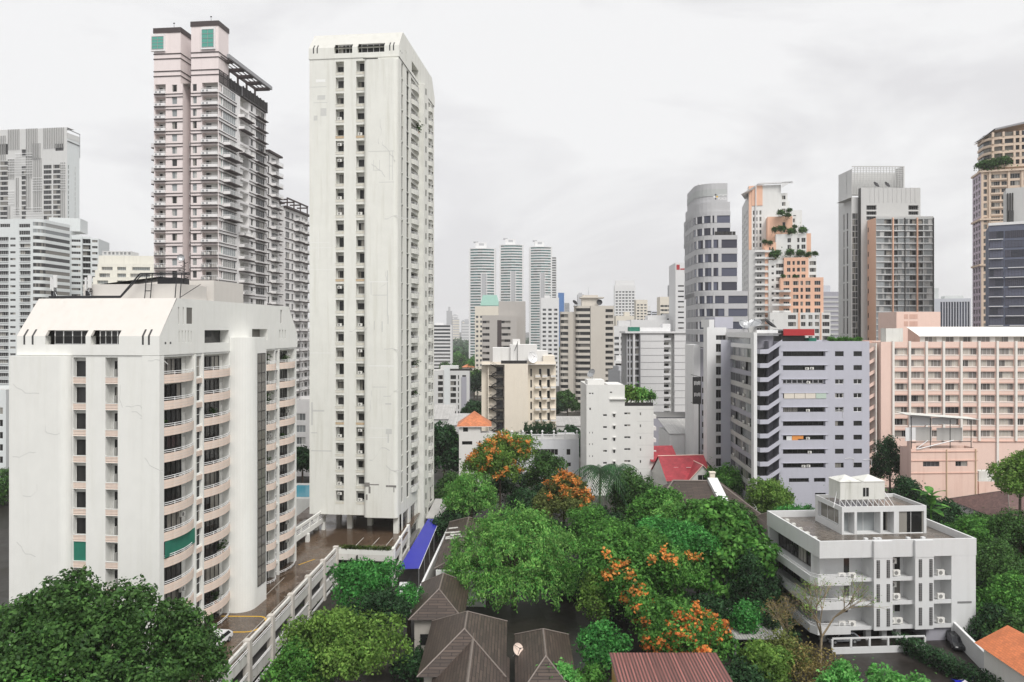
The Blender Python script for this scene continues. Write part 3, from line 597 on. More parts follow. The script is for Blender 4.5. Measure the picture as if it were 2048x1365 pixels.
# cars on the deck
plain('car_white', (.78, .78, .78), .2, spec=.6); plain('car_grey', (.25, .26, .28), .25, .4); plain('car_dark', (.03, .032, .036), .2); plain('car_yellow', (.7, .4, .02), .25); plain('tyre', (.02, .02, .02), .8); plain('car_glass', (.015, .017, .02), .05); plain('lamp_red', (.4, .02, .02), .3)
def car(label, loc, rz, mat, group=None, L_=4.4, h=1.45, van=False):
    t = thing('parked_car', label, 'car', loc, rz, group); w = .88; m = MB()
    pr = [(-2.2, .45), (-2.15, .75), (-1.25, .9), (-.55, h - .06), (-.2, h), (1.1, h), (1.55, h - .1), (2.05, .98), (2.2, .85), (2.2, .4), (-2.1, .3)]
    if van: pr = [(-2.2, .45), (-2.15, .85), (-1.6, 1.0), (-.9, h - .05), (-.5, h), (1.9, h), (2.15, h - .2), (2.2, .95), (2.2, .6), (2.2, .4), (-2.1, .3)]
    k = L_ / 4.4; pr = [(x * k, z) for x, z in pr]; ins = lambda z: w - max(0, z - .9) * .28
    n = len(pr)
    for i in range(n):
        a, c = pr[i], pr[(i + 1) % n]; m.quad((a[0], -ins(a[1]), a[1]), (c[0], -ins(c[1]), c[1]), (c[0], ins(c[1]), c[1]), (a[0], ins(a[1]), a[1]), mat)
    for s in (-1, 1): m.poly([(x, s * ins(z), z) for x, z in pr], mat)
    m.build('body', t); gmb = MB(); e = .012
    def gq(a, c, f0, f1):
        A = [a[0] + (c[0] - a[0]) * f0, a[1] + (c[1] - a[1]) * f0]; C = [a[0] + (c[0] - a[0]) * f1, a[1] + (c[1] - a[1]) * f1]
        up = e; gmb.quad((A[0] - e, -ins(A[1]) + .1, A[1] + up), (C[0] - e, -ins(C[1]) + .1, C[1] + up), (C[0] - e, ins(C[1]) - .1, C[1] + up), (A[0] - e, ins(A[1]) - .1, A[1] + up), 'car_glass')
    gq(pr[2], pr[3], .08, .95); gmb2 = gmb; gmb2.build('windscreen', t); gmb = MB()
    A, C = pr[6], pr[7]; gmb.quad((A[0] + .03, -ins(A[1]) + .1, A[1]), (C[0] + .01, -ins(C[1]) + .12, C[1] + .08), (C[0] + .01, ins(C[1]) - .12, C[1] + .08), (A[0] + .03, ins(A[1]) - .1, A[1]), 'car_glass'); gmb.build('rear_window', t)
    for s in (-1, 1):
        q = MB(); zb, zt = .95, h - .12
        q.quad((pr[2][0] + .25, s * (ins(zb) + e), zb), (1.75 * k, s * (ins(zb) + e), zb), (1.35 * k, s * (ins(zt) + e), zt), (pr[3][0] + .1, s * (ins(zt) + e), zt), 'car_glass'); q.build('side_window', t)
    for x in (-1.35, 1.35):
        for s in (-1, 1):
            q = MB(); q.tube((0, -.1, 0), (0, .1, 0), .31, .31, 'tyre', 14); q.tube((0, -.105, 0), (0, .105, 0), .18, .18, 'metal', 10); q.build('wheel', t, (x * k, s * .82, .31))
    for s in (-1, 1):
        MB().box(2.19 * k, 2.22 * k, s * .55 - .16, s * .55 + .16, .78, .92, 'lamp_red').build('tail_light', t); MB().box(-2.2 * k, -2.14 * k, s * .58 - .15, s * .58 + .15, .6, .74, 'frame_white').build('headlight', t)
    return t
car('white car parked on the wet deck beside the yellow curve, half under a tree', (-34.6, 87.8, 5.0), R(82), 'car_white')
car('yellow taxi under the trees at the near end of the deck', (-40.2, 88.5, 5.0), R(100), 'car_yellow')
# swimming pool between the blocks
wm_, t_, p_ = _mat('pool_water'); p_.inputs['Base Color'].default_value = (.0, .30, .42, 1); p_.inputs['Roughness'].default_value = .08
sp = thing('swimming_pool', 'turquoise swimming pool glimpsed between the low block and the tower', 'swimming pool', (-47, 172, 0)); m = MB(); m.box(-5, 8, -8, 9, 0, 5.0, 'plaster', 'patch_grey'); m.build('pool_surround', sp)
MB().box(-4, 7, -6, 6.5, 5.0, 5.03, 'pool_water').build('water', sp)
# awning strip along the tower's right foot
aw = thing('awning', 'bright blue sheet awning over the side alley at the tower foot', 'awning', (-16.5, 120, 0))
m = MB(); m.poly(((-1.7, 0, 3.7), (1.5, .8, 3.55), (1.9, 31, 3.75), (-.4, 31, 4.0)), 'tarp_blue'); m.poly(((-1.7, 0, 3.66), (-.4, 31, 3.96), (1.9, 31, 3.71), (1.5, .8, 3.51)), 'tarp_blue'); m.build('sheet', aw)
for y in (1, 8, 15, 22, 30): MB().bar((1.45 + y * .012, y, 0), (1.45 + y * .012, y, 3.5), .1, 'metal').build('post', aw)
m = MB(); m.bar((1.5, .8, 3.48), (1.9, 31, 3.68), .09, 'rail_white'); m.build('edge_rail', aw)
aw = thing('awning', 'grey concrete awning behind the blue one along the tower foot', 'awning', (-16.8, 151.3, 0))
m = MB(); m.ext(((-.6, 0), (2.4, 0), (3.4, 17), (-.4, 17)), 3.9, 4.1, 'roof_grey', bot=True); m.build('slab', aw)
for y in (1, 9, 16): MB().bar((2.2 + y * .05, y, 0), (2.2 + y * .05, y, 3.9), .14, 'plaster').build('post', aw)
car('white car under the near end of the blue awning', (-17.2, 119.4, 0), R(96), 'car_white')
for k, (p, q, h, lb) in enumerate([((-14.0, 108.5), (-12.4, 150), 3.1, 'pale boundary wall with pipes between the blue awning and the dark roof')]):
    w = thing('boundary_wall', lb, 'wall', (*p, 0), math.atan2(q[1] - p[1], q[0] - p[0])); l = math.hypot(q[0] - p[0], q[1] - p[1])
    MB().box(0, l, -.12, .12, 0, h, 'plaster_in').build('wall', w); MB().box(0, l, -.17, .17, h, h + .12, 'rail_white').build('coping', w)
# ------------------------------------------------------------------ left background
wall('pink', (.80, .715, .70), .2, dirt=(.4, .3, .28)); wall('pink_pale', (.80, .785, .78), .15); plain('band_brown', (.07, .055, .055), .6); plain('louvre_dark', (.06, .055, .055), .6)
glass('glass_green', (.10, .33, .27), (.2, .42, .35), .5, .12, .8); wall('cool_white', (.68, .71, .71), .15); wall('cool_grey', (.52, .55, .55), .15); wall('cream', (.76, .74, .66), .2)
plain('fin_grey', (.36, .36, .355), .5); wall('pale_grey', (.62, .62, .61), .15)
def tbal(w, d, acs=0, solid=True, rail='rail_white'):
    def fn():
        m = MB(); m.box(0, w, -d, 0, -.22, 0, 'band_brown', 'roof_grey')
        if solid:
            m.box(0, w, -d, -d + .06, .05, .75, 'pink_pale')
        else:
            for i in range(int(w / .5) + 1): m.box(i * .5 - .02 + (.02 if i == 0 else 0), i * .5 + .02, -d, -d + .05, 0, .95, rail)
        m.box(0, w, -d - .01, -d + .08, .95, 1.03, rail); m.box(0, .05, -d + .08, 0, .95, 1.03, rail); m.box(w - .05, w, -d + .08, 0, .95, 1.03, rail); m.box(0, .05, -d + .06, 0, 0, .75, 'pink_pale'); m.box(w - .05, w, -d + .06, 0, 0, .75, 'pink_pale')
        for k in range(acs):
            m.box(.25 + k * 1.0, 1.05 + k * 1.0, -d + .15, -d + .45, .05, .7, 'ac_body'); m.box(.35 + k, .8 + k, -d - .012, -d - .002, .15, .6, 'frame_grey')
        return m
    return shape(('tbal', w, d, acs, solid), fn)
b = Bld('residential_tower', 'tall pinkish tower with twin roof heads, green panes and brown floor bands', 'residential tower', 437, 180, -6)
x1, x2, x3 = -16.4, -9.1, -7.0; ZR = 101.4; n = 32; fl = 3.0
wz = [(98.9 - fl * i + .6, 98.9 - fl * i + 2.3) for i in range(n)]; rz = [(99.0 - fl * i, 101.4 - fl * i) for i in range(n)]
A = [(-11.8, -10.5)]; Bc = [(-6.55, -5.5)]; balA = (-16.1, -13.4); balB = (-4.15, -.15)
b.wall('F', 0, x1, x2, 0, ZR, 'pink', grid(A, wz) + grid([balA], rz, 1.6), .2); b.wall('F', 0, x3, 0, 0, ZR, 'pink', grid(Bc, wz) + grid([balB], rz, 1.6), .2)
b.wall('F', 4, x2, x3, 0, ZR, 'pink', grid([(-8.6, -7.5)], rz), .3); b.wall('R', x2, 0, 4, 0, ZR, 'pink'); b.wall('L', x3, 0, 4, 0, ZR, 'pink'); b.wall('L', x1, 0, 26.5, 0, ZR, 'pink')
Rh = grid([(.25, 1.9)], wz) + grid([(2.3, 8.8)], [(c - .2, d) for c, d in wz], .12) + grid([(11.2, 16)], rz, 1.5) + grid([(17.2, 18.6), (20.2, 25.6)], wz)
b.wall('R', 0, 0, 26.5, 0, ZR, 'pink_pale', Rh, .2); b.wall('B', 26.5, x1, 0, 0, ZR, 'pink'); b.mb('roof').quad((x1, 0, ZR - .01), (0, 0, ZR - .01), (0, 26.5, ZR - .01), (x1, 26.5, ZR - .01), 'roof_grey')
bd = b.mb('band_course')
for i in range(n):
    for dz in (0., -.75):
        z = 98.9 - fl * i + dz
        for a, c in ((-13.3, x2 + .1), (x3 - .1, -4.25)): bd.box(a, c, -.14, -.004, z, z + .15, 'band_brown')
        bd.box(.004, .14, .0, 9.2, z, z + .14, 'band_brown'); bd.box(.004, .14, 16.2, 26.4, z, z + .13, 'band_brown')
    for (a, c), (zb, zt) in ((A[0], wz[i]), (Bc[0], wz[i])): b.put('window', window(c - a, zt - zb, 'glass_pale' if i % 3 else 'glass', 'frame_white', 1), 'F', 0, a, c, zb, .18)
    zb = rz[i][0]
    for (a, c) in (balA, balB):
        w = round(c - a, 2); b.put('balcony_window', backwall(w, 2.4, .15, w * .4, 2.1, 'glass', 1, .05, 'frame_white'), 'F', 0, a, c, zb, 1.58); b.put('balcony', tbal(w + .1, .5, 2, i < 13), 'F', 0, a - .05, c + .05, zb)
    b.put('window', window(1.1, 2.4, 'glass_dark', 'frame_dark', 1), 'F', 4, -8.6, -7.5, zb, .28)
    if i > 3: b.put('balcony', tbal(1.2, 1.2, 1, False), 'F', 4, x2 + .2, x2 + 1.4, zb, -.0)
    b.put('window', window(1.65, 1.7, 'glass_green' if 4 <= i < 10 or i % 4 == 1 else 'glass_dark', 'frame_white', 1), 'R', 0, .25, 1.9, wz[i][0], .18)
    b.put('window', window(6.5, 1.9, 'glass_pale', 'frame_white', 6), 'R', 0, 2.3, 8.8, wz[i][0] - .2, .1)
    b.put('balcony_window', backwall(4.8, 2.4, .3, 2.9, 2.1, 'glass', 3, .05, 'frame_white'), 'R', 0, 11.2, 16, zb, 1.48)
    b.put('window', window(1.4, 1.7, 'glass', 'frame_white', 1), 'R', 0, 17.2, 18.6, wz[i][0], .18); b.put('window', window(5.4, 1.7, 'glass', 'frame_white', 5), 'R', 0, 20.2, 25.6, wz[i][0], .18)
    if 4 <= i < 11: b.put('balcony', tbal(6.6, 1.8, 0, False), 'R', 0, 2.4, 9.0, zb, -.01)
    if i in (1, 2, 4) or i > 10: b.put('balcony', tbal(6, 1.5, 1, False), 'R', 0, 10.4, 16.4, zb)
    if i < 16: b.mb('canopy').box(.003, 1.0, 19.8, 26, zb - .25, zb - .05, 'band_brown')
    if 3 < i < 12: b.put('balcony', tbal(4, 2.6, 0, False), 'L', x1, 3, 7, zb)
hd = b.mb('roof_head')
for a, c, dpt, zt, g0 in ((x1, -9.6, 6.5, 115.0, -16.9), (-6.9, 0, 5.0, 116.2, -4.2)):
    hd.box(a, c, 0, dpt, ZR, zt - 1.2, 'pink'); hd.box(a - .15, c + .15, -.15, dpt + .15, zt - 1.2, zt, 'band_brown')
    for z in (109.6, 108.4, 105.4, 104.2): hd.box(a - .1, c + .1, -.12, dpt + .1, z - 1.0, z - .78, 'band_brown')
    hd.box(g0, g0 + 3.5, -.5, -.004, 109.3, zt - 1.6, 'pink_pale')
    b.put('head_window', window(3.0, zt - 2.0 - 109.9, 'glass_green', 'frame_grey', 2, 4, .1), 'F', -.5, g0 + .25, g0 + 3.25, 109.75, -.03)
    b.mb('lightning_rod').tube(((a + c) / 2, 3, zt), ((a + c) / 2, 3, zt + 2.4), .07, .03, 'metal_dark', 5); b.mb('lightning_rod').box((a + c) / 2 - .2, (a + c) / 2 + .2, 2.95, 3.05, zt + 2.2, zt + 2.45, 'metal_dark')
b.mb('roof_wall').box(-9.55, -7, 8, 14, ZR, 109, 'pink'); b.mb('roof_wall').box(-9.4, -7.2, 7.8, 7.99, 102, 109.1, 'band_brown')
lv = b.mb('roof_louvre')
for y0, y1, xx in ((0.2, 11.8, .1), (12, 26.4, .55)):
    lv.box(-3, xx, y0, y1, ZR + .1, ZR + .5, 'louvre_dark')
    for k in range(8): lv.box(-.1 + xx - .1, xx, y0, y1, ZR + .65 + k * .28, ZR + .78 + k * .28, 'louvre_dark')
    for k in range(int((y1 - y0) / 2) + 1): lv.box(xx - .25, xx + .04, y0 + k * 2, y0 + k * 2 + .18, ZR + .5, ZR + 3, 'louvre_dark')
    lv.box(-3, xx - .22, y0, y1, ZR + .5, ZR + 2.9, 'frame_grey')
pg = b.mb('roof_pergola'); pg.box(1.6, 2.2, 1, 25.6, 107.6, 108.5, 'frame_grey'); pg.box(-2.6, -2.2, 1, 25.6, 107.6, 108.3, 'band_brown')
for y in (3, 9, 14, 19, 24): pg.box(-2.4, 1.62, y, y + 1.3, 107.3, 107.9, 'band_brown'); pg.box(-2.3, -1.9, y, y + .4, 103, 107.5, 'band_brown')
for x in (-1.2, 0, .9): pg.box(x, x + .15, 1, 25.4, 107.95, 108.15, 'band_brown')
# stepped rear wings along the same side
def rearwing(y0, y1, zr, cols, nrow, xx, bal):
    wz = [(zr - 2.6 - 3 * i, zr - .8 - 3 * i) for i in range(nrow)]
    b.wall('R', xx, y0, y1, 0, zr, 'pink_pale', grid(cols, wz), .2, dict(gl='glass', fr='frame_white')); b.wall('F', y0, x1, xx, 0, zr, 'pink_pale'); b.wall('B', y1, x1, xx, 0, zr, 'pink_pale')
    b.mb('roof').quad((x1, y0, zr), (xx, y0, zr), (xx, y1, zr), (x1, y1, zr), 'roof_grey'); b.mb('roof_slab').box(-6, xx + .9, y0 - .4, y1 + .5, zr + .004, zr + .5, 'band_brown', 'roof_grey')
    for i in range(nrow):
        z = zr - 3.0 - 3 * i; bd.box(xx + .004, xx + .18, y0, y1, z, z + .25, 'band_brown')
        for a, c in bal: b.put('balcony', tbal(c - a, 1.5, 1, False), 'R', xx, a, c, z + .1)
rearwing(26.5, 34.5, 91, [(27, 28.2), (29.4, 33.6)], 30, .3, [(29, 34)])
rearwing(34.5, 38, 78.5, [(35.2, 37.2)], 26, -.6, [])
rearwing(38, 56, 77.5, [(38.6, 41.6), (43, 44.5), (46, 49.5), (51, 52.2), (53, 55.4)], 25, .5, [(44.8, 50), (51.8, 55.8)])
pg.box(.2, .6, 40, 56, 80.4, 80.8, 'band_brown')
for y in (40, 45, 50, 55.6): pg.box(-3, .5, y, y + .35, 80, 80.4, 'band_brown'); pg.box(.2, .5, y, y + .3, 77.9, 80, 'band_brown')
b.done()
# far tower with vertical fins
b = Bld('residential_tower', 'grey finned high-rise at the far left edge with chamfered right corner', 'residential tower', 134, 420, -8)
S = .28; zt = 42 + 405 * S; W0 = b.tx(-60); rz = rows(zt - 20 - 2.85 * 40, 2.85, 41, 2.1)
c1 = [(b.tx(87), b.tx(103)), (b.tx(106), b.tx(121))]; c2 = [(b.tx(43), b.tx(52))]; c3 = [(b.tx(-20), b.tx(-2)), (b.tx(0), b.tx(16))]
b.wall('F', 0, W0, 0, 0, zt, 'pale_grey', grid(c1 + c2, rz[:-1]) + grid(c3, rz) + [(b.tx(43), b.tx(52), zt - 15.5, zt - 11.5, .5), (b.tx(110), b.tx(127), zt - 13, zt - 9, .5), (b.tx(-5), b.tx(16), zt - 14, zt - 8, 1)], .25, dict(gl='glass', fr='frame_grey', t=.09))
DR = b.ty(159); b.wall('R', 0, 0, DR, 0, zt - 6, 'cool_white', grid([(DR * .1, DR * .17), (DR * .63, DR * .68)], [(c - 3, d - 3) for c, d in rz]), .25, dict(gl='glass_dark', fr='frame_white', nv=1)); b.mb('roof').quad((W0, 0, zt), (0, 0, zt), (0, 6, zt), (W0, 6, zt), 'roof_grey')
b.wall('B', DR, W0, 0, 0, zt - 6, 'pale_grey'); rr = random.Random(2)
for p0, p1, y0, y1 in ((17, 33, 60, 98), (0, 16, 12, 60), (53, 80, 0, 58), (17, 42, 0, 40), (53, 68, 55, 98), (33, 42, 98, 170), (53, 66, 98, 160), (68, 86, 60, 165), (88, 132, 0, 40), (122, 133, 70, 115), (122, 133, 118, 190), (16, 24, 155, 200), (66, 86, 30, 60)):
    xs, xe = b.tx(p0), b.tx(p1); k = int((xe - xs) / 1.1); fb = MB(); b.add('facade_fin', shape(('fin', p0, p1, y0), lambda fb=fb: fb), (0, 0, 0))
    for i in range(k): fb.box(xs + i * 1.1, xs + i * 1.1 + .3, -.5, -.004, zt - y1 * S * 1.02, zt - y0 * S, 'fin_grey')
for p0, p1, y0, y1 in ((17, 42, 60, 92), (66, 86, 100, 130), (53, 86, 160, 190), (28, 42, 160, 190), (122, 133, 75, 130), (32, 66, 50, 95), (17, 30, 125, 155)):
    z = zt - y0 * S; fb = MB(); b.add('facade_ledge', shape(('led', p0, p1, y0), lambda fb=fb: fb), (0, 0, 0))
    while z > zt - y1 * S: fb.box(b.tx(p0), b.tx(p1), -.65, -.51, z, z + .22, 'rail_white'); z -= 1.42
for z0 in (zt - 1, zt - 7.5): b.mb('roof_frame').bar((.2, 0, z0), (.2, DR, z0 - .5), .4, 'metal')
b.mb('roof_frame').bar((.2, DR, zt - 15), (.2, DR, zt - 1.3), .4, 'metal'); b.mb('roof_frame').box(-6, .1, .2, DR, zt - 6, zt - 3, 'pale_grey')
b.done()
b = Bld('apartment_building', 'pale blue white apartment building at the left edge with rounded right corner', 'apartment building', 66, 330, -4)
S = .22; zt = 42 + 222 * S; W0 = b.tx(-50); rz = [(zt - 9.6 - 3.0 * i, zt - 7.9 - 3.0 * i) for i in range(26)]
b.wall('F', 0, W0, 0, 0, zt, 'cool_white', grid([(b.tx(-6), b.tx(17)), (b.tx(39), b.tx(61))], rz, .6) + grid([(b.tx(20), b.tx(31))], [(c + .4, d - .3) for c, d in rz]) + [(b.tx(38), b.tx(60), zt - 3.8, zt - 2.2), (b.tx(0), b.tx(20), zt - 3.6, zt - 2.1), (b.tx(38), b.tx(60), zt - 7, zt - 5.2)], .2, dict(gl='glass', fr='frame_white'))
pl = [(0, 0)] + [(3.4 * math.sin(t), 3.4 - 3.4 * math.cos(t)) for t in [k * .157 * 1.25 for k in range(1, 9)]] + [(3.4, 20), (0, 20)]
for i in range(28):
    z = zt - 3 * i; b.mb('wall_corner').ext(pl, z - 1.4, z, 'cool_white', bot=True); b.mb('corner_window').ext([(x * .97, .12 + y * .98) for x, y in pl], z - 3, z - 1.4, 'glass_pale' if i < 2 else 'glass', cap=False)
b.mb('wall_ledge')
for c, d in rz: b.mb('wall_ledge').box(b.tx(-6), b.tx(17), -.25, -.003, c - .35, c, 'cool_white'); b.mb('wall_ledge').box(b.tx(39), b.tx(61), -.25, -.003, c - .35, c, 'cool_white')
b.wall('B', 20, W0, 0, 0, zt, 'cool_white'); b.mb('roof').quad((W0, 0, zt - .02), (0, 0, zt - .02), (0, 20, zt - .02), (W0, 20, zt - .02), 'roof_grey'); b.done()
b = Bld('apartment_building', 'blue grey stepped apartment building with porthole wall behind the roof antennas', 'apartment building', 142, 370, 14)
S = 370 / 1500; zt = 42 + 190 * S; rz = [(zt - 3.4 - 3 * i, zt - 2.2 - 3 * i) for i in range(25)]
x = b.tx
b.wall('F', 0, x(82), 0, 0, zt + 2, 'cool_grey', grid([(x(112), x(119)), (x(129), x(135))], [(c - .4, d + .6) for c, d in rz[2:]]) + grid([(x(90), x(93)), (x(104), x(107))], rz[1:]), .25, dict(gl='glass_dark', fr='frame_white', nv=1))
b.wall('R', 0, 0, 8, 0, zt + 2, 'cool_white'); b.mb('roof_house').box(x(95), x(158), 2, 14, zt + 2, zt + 8.5, 'cool_white'); b.wall('F', .6, 0, x(164, .6), 0, zt, 'cool_white', grid([(x(143, .6), x(161, .6))], rz), .25, dict(gl='glass', fr='frame_white', nv=4))
b.wall('F', 1.5, x(164, 1.5), x(182, 1.5), 0, zt - .5, 'cool_white', grid([(x(165, 1.5), x(181, 1.5))], [(c - .5, d + .5) for c, d in rz]), .8, dict(gl='glass_dark', fr='frame_grey', nv=3))
b.wall('F', .6, x(182, .6), x(197, .6), 0, zt - 1.5, 'cool_white', grid([(x(184, .6), x(195, .6))], rz), .25, dict(gl='glass', fr='frame_white', nv=3)); e = x(197, .6)
b.wall('R', e, .6, 20, 0, zt - 1.5, 'cool_white'); b.mb('roof').quad((x(82), 1.6, zt - 1.6), (e, 1.6, zt - 1.6), (e, 20, zt - 1.6), (x(82), 20, zt - 1.6), 'roof_grey'); b.wall('L', x(82), 0, 20, 0, zt + 2, 'cool_grey'); b.wall('B', 20, x(82), e, 0, zt - 1.6, 'cool_grey')
b.done()
b = Bld('apartment_building', 'cream terraced apartment building between the blue grey block and the pink tower', 'apartment building', 235, 300, 5)
x = b.tx
for i, (p0, py) in enumerate(((197, 512), (195, 528), (190, 541), (186, 555), (180, 568))):
    y = 12 - 3 * i; z1 = b.z(py, 0, y); p1 = 308
    b.vol(x(p0, y), x(p1, y), y, y + (40 if i == 0 else 6), 0, z1, 'cream', [(x(p, y), x(q, y), z1 - 3.1, z1 - 1.3, .9) for p, q in ((p0 + 8, p0 + 30), (234, 252), (268 - 4 * i, 300))] if i else [], win=dict(gl='glass_pale', fr='frame_white'), roof='roof_grey', par=.8)
b.vol(x(205, 14), x(262, 14), 14, 22, b.z(512, 0, 12), b.z(503, 0, 14), 'pale_grey', [(x(q, 14), x(q + 5, 14), b.z(510, 0, 14), b.z(505, 0, 14)) for q in range(208, 258, 8)], win=dict(gl='glass_pale', fr='frame_grey', nv=2))
b.done()
# what shows low between the two white blocks and at the extreme left
b = Bld('apartment_building', 'small white building with arched balconies at the far left behind the low block', 'apartment building', 12, 190, 0)
b.vol(-30, 0, 0, 15, 0, b.z(780), 'cool_white', grid(even(-30, 0, 6, 3.4), rows(2, 3.1, int(b.z(780) / 3.1) - 1, 1.7)), win=dict(gl='glass_dark', fr='frame_white')); b.done()
b = Bld('apartment_building', 'pinkish garden building behind the pool between the two white blocks', 'apartment building', 560, 215, 0)
b.vol(0, 16, 0, 12, 0, b.z(800), 'pink_pale', grid(even(0, 16, 4, 2.6), rows(2.4, 3.4, 5, 2.0)), win=dict(gl='glass_pale', fr='frame_white')); b.done()
# ------------------------------------------------------------------ right: near white house-block, lilac block, pink hotel
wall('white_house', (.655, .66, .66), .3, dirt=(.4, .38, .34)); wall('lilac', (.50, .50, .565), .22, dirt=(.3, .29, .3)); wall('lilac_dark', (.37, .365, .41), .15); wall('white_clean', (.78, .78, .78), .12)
wall('pink_annex', (.82, .60, .51), .4, dirt=(.45, .2, .14)); wall('pink_hotel', (.83, .62, .535), .22, dirt=(.55, .3, .22)); wall('pink_dark', (.66, .43, .35), .35, dirt=(.3, .14, .1)); wall('hotel_white', (.82, .79, .74), .12); wetm('wet_roof', (.15, .128, .108), .16, .05, .5)
wall('mould_white', (.68, .68, .64), .85, dirt=(.2, .2, .14)); plain('red_sign', (.42, .03, .035), .5); plain('blockwork', (.2, .2, .2), .7, var=.3, scale=6); glass('glass_curtain', (.16, .15, .14), (.66, .62, .55), .93, .2, .8); plain('mint', (.5, .6, .52), .5)
b = WB = Bld('house_block', 'white four storey block with flat wet roof, balconies and water tank, right foreground', 'apartment block', 1640, 100, 4)
S = 100 / 1500; Z = lambda py: b.z(py); W = b.tx(1950); Dp = 17; zt, zp = Z(1083), Z(1117)
X = lambda px: b.tx(px)
fz = [(Z(1161), Z(1118)), (Z(1209), Z(1166)), (Z(1258), Z(1212))]
bays = [(.0, X(1744), 2.6), (X(1780), X(1826), 2.2), (X(1865), X(1902), 2.2)]
holes = [(a, c, z0, z1, d) for a, c, d in bays for z0, z1 in fz]
gz = Z(1262)
b.wall('F', 0, 0, W, gz, zp, 'white_house', holes, 2.2); b.wall('F', -.12, -.12, W + .12, zp, zt, 'white_house'); b.wall('R', W, 0, Dp, 0, zp, 'white_house'); b.wall('R', W + .12, -.12, Dp, zp, zt, 'white_house')
b.wall('B', Dp, 0, W, 0, zt, 'white_house'); b.mb('parapet_under').quad((-.12, -.12, zp), (W + .12, -.12, zp), (W + .12, 0, zp), (-.12, 0, zp), 'white_house')
b.wall('L', -.12, -.12, Dp, zp, zt, 'white_house'); b.wall('L', 0, 0, Dp, gz, zp, 'white_house', [(2.2, Dp - .6, z0, z1, 1.6) for z0, z1 in fz], 1.6)
b.roof(-.12, W + .12, -.12, Dp, zt, 'wet_roof', 1.0, 'white_house', .3)
b.mb('soffit').quad((0, 0, gz), (W, 0, gz), (W, Dp, gz), (0, Dp, gz), 'roof_grey')
for px in (1744, 1826): b.mb('wall_pier').box(X(px), X(px + 37), -.5, -.003, gz, zp - .003, 'white_house'); b.mb('wall_pier').box(X(px), X(px + 37), -.55, -.124, zp, zt - .02, 'white_house')
b.mb('wall_pier').box(X(1902), W + .04, -.1, -.003, gz - 2, zp - .003, 'white_house')
def grille():
    m = MB(); m.box(0, .45, -.02, .0, 0, 2.4, 'frame_dark')
    for i in range(10): m.box(0, .45, -.05, -.021, i * .24 + .02, i * .24 + .1, 'blockwork')
    m.box(.19, .26, -.055, -.02, 0, 2.4, 'blockwork'); return m
kg = shape('grille', grille)
for px in (1749, 1769, 1833, 1854):
    for z0, z1 in fz: b.put('ventilation_grille', kg, 'F', -.5, X(px), X(px) + .45, z0 + .25, -.004)
def bayback(w, h, kind):
    def fn():
        m = MB(); m.quad((0, 0, 0), (w, 0, 0), (w, 0, h), (0, 0, h), 'white_house')
        for x0, x1, z0, z1 in {0: ((.9, 1.7, .1, 2.3), (4.6, 5.4, .1, 2.3)), 1: ((1.9, 2.7, .1, 2.3),), 2: ((.05, .75, .1, 2.3),), 3: ((1.0, 1.7, 1.2, 2.2), (4.5, 5.2, 1.1, 2.3)), 4: ((1.9, 2.7, 1.2, 2.3),), 5: ((.1, .7, 1.2, 2.3),)}[kind]:
            if x1 < w: m.box(x0, x1, -.03, -.004, z0, z1, 'glass_dark'); m.box(x0 - .07, x0, -.05, -.003, z0, z1, 'frame_white'); m.box(x1, x1 + .07, -.05, -.003, z0, z1, 'frame_white'); m.box(x0 - .07, x1 + .07, -.05, -.003, z1, z1 + .07, 'frame_white')
        return m
    return shape(('bayback', w, h, kind), fn)
for j, (a, c, d) in enumerate(bays):
    for i, (z0, z1) in enumerate(fz): b.put('balcony_wall', bayback(round(c - a, 2), round(z1 - z0, 2), j + (3 if i == 2 else 0)), 'F', 0, a, c, z0, d - .02)
# wrap-around balconies of the near left corner and the left side
for i, (z0, z1) in enumerate(fz):
    cb = MB(); pl = [(-1.5, Dp - .4), (-1.5, -.2), (-.9, -1.2), (3.6, -1.2), (3.6, -.0), (0, 0), (0, Dp - .4)]
    pin = [(-1.35, Dp - .4), (-1.35, -.1), (-.8, -1.05), (3.45, -1.05)]
    for (p, q) in zip(pl[:4], pl[1:4]): cb.quad((*p, z0 - .35), (*q, z0 - .35), (*q, z0 + .75), (*p, z0 + .75), 'white_house')
    for (p, q) in zip(pin, pin[1:]): cb.quad((*p, z0 + .0), (*q, z0 + .0), (*q, z0 + .75), (*p, z0 + .75), 'white_house')
    for p, q, r, s in zip(pl, pl[1:4], pin, pin[1:]): cb.quad((*p, z0 + .75), (*q, z0 + .75), (*s, z0 + .75), (*r, z0 + .75), 'white_house')
    cb.quad((3.6, -1.2, z0 - .35), (3.6, 0, z0 - .35), (3.6, 0, z0 + .75), (3.6, -1.2, z0 + .75), 'white_house')
    cb.poly([(*p, z0) for p in pl], 'roof_grey'); cb.poly([(*p, z0 - .35) for p in pl], 'white_house')
    b.add('balcony', shape(('wb', i), lambda cb=cb: cb), (0, 0, 0))
    rb = MB()
    for dz in (.95, 1.15): rb.path([(*p, z0 + dz) for p in pl[:4]], .03, 'rail_white', 5)
    for p in [(-1.5, y) for y in range(0, 17, 2)] + [(1, -1.2), (3.55, -1.2)]: rb.tube((*p, z0 + .75), (*p, z0 + 1.15), .03, .03, 'rail_white', 5)
    b.add('railing', shape(('wr', i), lambda rb=rb: rb), (0, 0, 0))
    for y0, y1, g in ((2.3, 6.4, 'glass_dark'), (6.6, 10.6, 'glass'), (10.8, 15.8, 'glass_dark')): b.put('window', window(y1 - y0, 2.35, g, 'frame_dark', 4), 'L', 0, y0, y1, z0 + .1, 1.3)
for a, c, d in bays[1:]:
    for z0, z1 in fz: b.mb('slab_edge').box(a, c, -.06, -.003, z0 - .3, z0 + .25, 'white_house')
